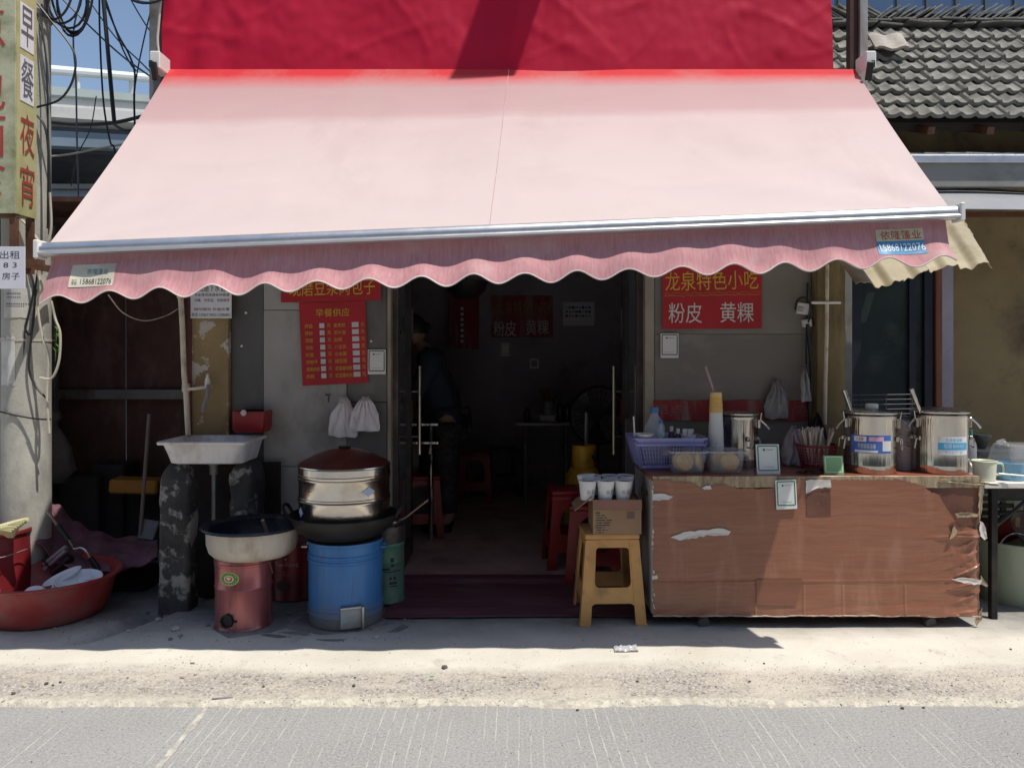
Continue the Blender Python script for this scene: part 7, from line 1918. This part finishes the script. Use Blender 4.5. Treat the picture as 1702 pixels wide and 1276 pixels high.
for s_, wx_, wy_ in ((-1, -.43, -.06), (1, -.45, .13)):
    hj = [(ox + wx_, oy + wy_, oz + .93)]
    base_ = Vector((wx_, wy_, .93))
    joints = [(*base_, .03, .018), (*(base_ + Vector((-.045, 0, -.008))), .038, .016), (*(base_ + Vector((-.085, 0, -.012))), .038, .013)]
    ed = [(0, 1), (1, 2)]
    for k in range(4):
        yy = -.03 + .02 * k; L_ = (.062, .075, .07, .052)[k]; n0 = len(joints)
        joints += [(*(base_ + Vector((-.092, yy, -.014))), .0095), (*(base_ + Vector((-.092 - L_ * .55, yy, -.022))), .009), (*(base_ + Vector((-.092 - L_, yy, -.042))), .0075)]
        ed += [(2, n0), (n0, n0 + 1), (n0 + 1, n0 + 2)]
    n0 = len(joints)
    joints += [(*(base_ + Vector((-.05, -s_ * .04, -.012))), .011), (*(base_ + Vector((-.085, -s_ * .058, -.028))), .0085)]
    ed += [(1, n0), (n0, n0 + 1)]
    skin('hand', SKIN, joints, ed, pe, 1)

# ================================================================ loose grit, pebbles and litter
r5 = random.Random(21)
def stone(mb, x, y, z, r):
    vs = []
    for d in ((1, 0, 0), (-1, 0, 0), (0, 1, 0), (0, -1, 0), (0, 0, 1), (0, 0, -1)):
        k = r * r5.uniform(.6, 1.2); vs.append((x + d[0] * k, y + d[1] * k, z + d[2] * k * .7 + r * .3))
    mb.add(vs, [(0, 2, 4), (2, 1, 4), (1, 3, 4), (3, 0, 4), (2, 0, 5), (1, 2, 5), (3, 1, 5), (0, 3, 5)])
GR = [mat('grit_pale', (.48, .45, .41), .9, var=.3, vs=20), mat('grit_grey', (.29, .275, .27), .9, var=.35, vs=20), mat('grit_dark', (.10, .095, .09), .9, var=.3, vs=20)]
for gi, (n_, m_) in enumerate(((5600, GR[0]), (4200, GR[1]), (420, GR[2]))):
    g = MB()
    for k in range(n_):
        x = r5.uniform(-3.4, 3.6)
        y = 3.1 + abs(r5.gauss(.16, .13)) if r5.random() < .93 else r5.uniform(3.1, 3.9)
        if noise.noise((x * 1.6, y * 3, 5 + gi)) < -.1 and r5.random() < .7: continue
        z = max(apron_z(x, y), 0) if y > 3.09 else 0
        stone(g, x, y, z - .0005, (abs(r5.gauss(.0018, .0012)) + .0009) * (.7 if gi == 2 else 1))
    for k in range(260 if gi < 2 else 0):
        x, y = r5.uniform(-2.6, -.5), r5.uniform(3.75, 4.1); stone(g, x, y, apron_z(x, y), abs(r5.gauss(.002, .002)) + .001)
    for k in range(500):
        x, y = r5.uniform(-3.4, 3.4), r5.uniform(2.5, 3.1); stone(g, x, y, 0.001, abs(r5.gauss(.001, .0008)) + .0006)
    o = g.build('gravel', m_, ang=20); o['kind'] = 'stuff'
def pebble(px, py, r, m_, lab, nm='pebble', cat='pebble', grp=None):
    D_ = F * (H - .02) / (py - CY); x = XX(px, D_); g = MB()
    g.lathe([(0, -.5 * r), (.7 * r, -.35 * r), (r, 0), (.75 * r, .45 * r), (0, .6 * r)], (x, D_, apron_z(x, D_) + .4 * r if D_ > 3.1 else .4 * r), 9, wob=.12)
    o = g.build(nm, m_, ang=40); tag(o, lab, cat, grp)
DKS = mat('dark_pebble', (.07, .065, .07), .8)
pebble(739, 1106, .014, GR[2], 'dark lump at the shadow edge in front of the doorway')
for k, (px, py, r, m_) in enumerate(((77, 1133, .012, DKS), (88, 1135, .008, DKS), (22, 1150, .012, DKS), (438, 1137, .008, DKS), (588, 1136, .010, DKS), (1059, 1128, .009, DKS), (1110, 1127, .009, GR[0]), (1270, 1101, .007, DKS), (1246, 1129, .008, GR[2]), (1190, 1139, .006, DKS), (590, 1122, .007, DKS), (960, 1172, .009, GR[2]), (1535, 1168, .008, DKS), (1500, 1169, .01, DKS), (1680, 1076, .008, DKS), (1582, 1134, .007, GR[2]), (212, 1123, .006, DKS), (325, 1117, .01, GR[0]), (100, 1130, .008, DKS))):
    pebble(px, py, r * .75, m_, 'small loose stone on the sunlit pavement', grp='loose stones on the pavement')
for k, (px, py, r) in enumerate(((290, 1048, .022), (283, 1063, .012), (214, 1049, .012), (300, 1058, .012), (625, 1058, .015), (150, 1060, .010), (315, 1005, .014), (345, 1040, .013), (263, 1030, .016), (275, 1020, .014))):
    pebble(px, py, r, SLAB if k % 2 else GR[0], 'chip of broken concrete on the shaded ground by the stoves', 'concrete_chip', 'rubble', 'concrete chips by the stoves')
o = MB().box((XX(718, 3.34), 3.34, .022), (.018, .006, .003), (0, 0, R(12))).build('green_scrap', mat('bright_green', (.02, .45, .12), .5)); tag(o, 'tiny bright green scrap on the sunlit pavement', 'scrap')
for k, (px, py, col, lab) in enumerate(((40, 1137, (.4, .3, .15), 'tan paper scrap on the sunlit pavement at the far left'), (303, 1122, (.45, .25, .2), 'reddish paper scrap on the sunlit pavement by the stoves'), (320, 1101, (.25, .2, .16), 'brown twig scrap on the sunlit pavement'), (838, 1120, (.35, .22, .16), 'brown scrap on the pavement in front of the stool'), (370, 1158, (.22, .2, .24), 'long grey strip lying at the road edge'))):
    D_ = F * (H - .02) / (py - CY); x = XX(px, D_)
    o = MB().box((x, D_, apron_z(x, D_) + .004), (.02 if k < 4 else .08, .008, .002), (R(5), R(4), R(10 * k - 20))).build('litter_scrap', mat('litter%d' % k, col, .8)); tag(o, lab, 'scrap')
# crumpled clear film on the ground
def film_s(u, v):
    x = XX(1040, 3.66) + .11 * (u - .5); y = 3.66 + .08 * (v - .5)
    return (x, y, apron_z(x, y) + .006 + .025 * abs(noise.noise((u * 5, v * 5, 3))) * (1 - abs(u - .5)))
tag(MB().grid(film_s, 16, 12, .0006).build('plastic_film_scrap', mat('crumpled_film', (.6, .6, .62), .2, bmp=.5, clear=.35), ang=20), 'crumpled clear plastic scrap on the shaded ground before the counter', 'litter')
# weed growing behind the pole
WEED = mat('weed_green', (.10, .22, .03), .6, var=.3)  # plain green leaf colour
wd_ = thing('weed', 'small bright green weed leaves behind the concrete pole', 'plant', tuple(P(92, 590, 4.8)))
for k in range(9):
    c_ = P(92 + r5.uniform(-4, 4), 565 + r5.uniform(-25, 22), 4.8 + r5.uniform(-.05, .05)); a = r5.uniform(0, 6.28)
    MB().grid(lambda u, v: c_ + Vector((.035 * (u - .5) * math.cos(a), .02 * (v - .5) * math.sin(math.pi * u), .035 * (u - .5) * math.sin(a) + .01 * math.sin(math.pi * u))), 5, 3, .001).build('leaf', WEED, wd_)
MB().tube([P(92, 600, 4.82), P(94, 545, 4.82)], .003, 5).build('stem', WEED, wd_)

for o_ in COL.objects:
    if o_.parent is not None and o_.name.split('.')[0] in ('print', 'badge_lettering', 'flower_print', 'price_patches'): o_['kind'] = 'stuff'
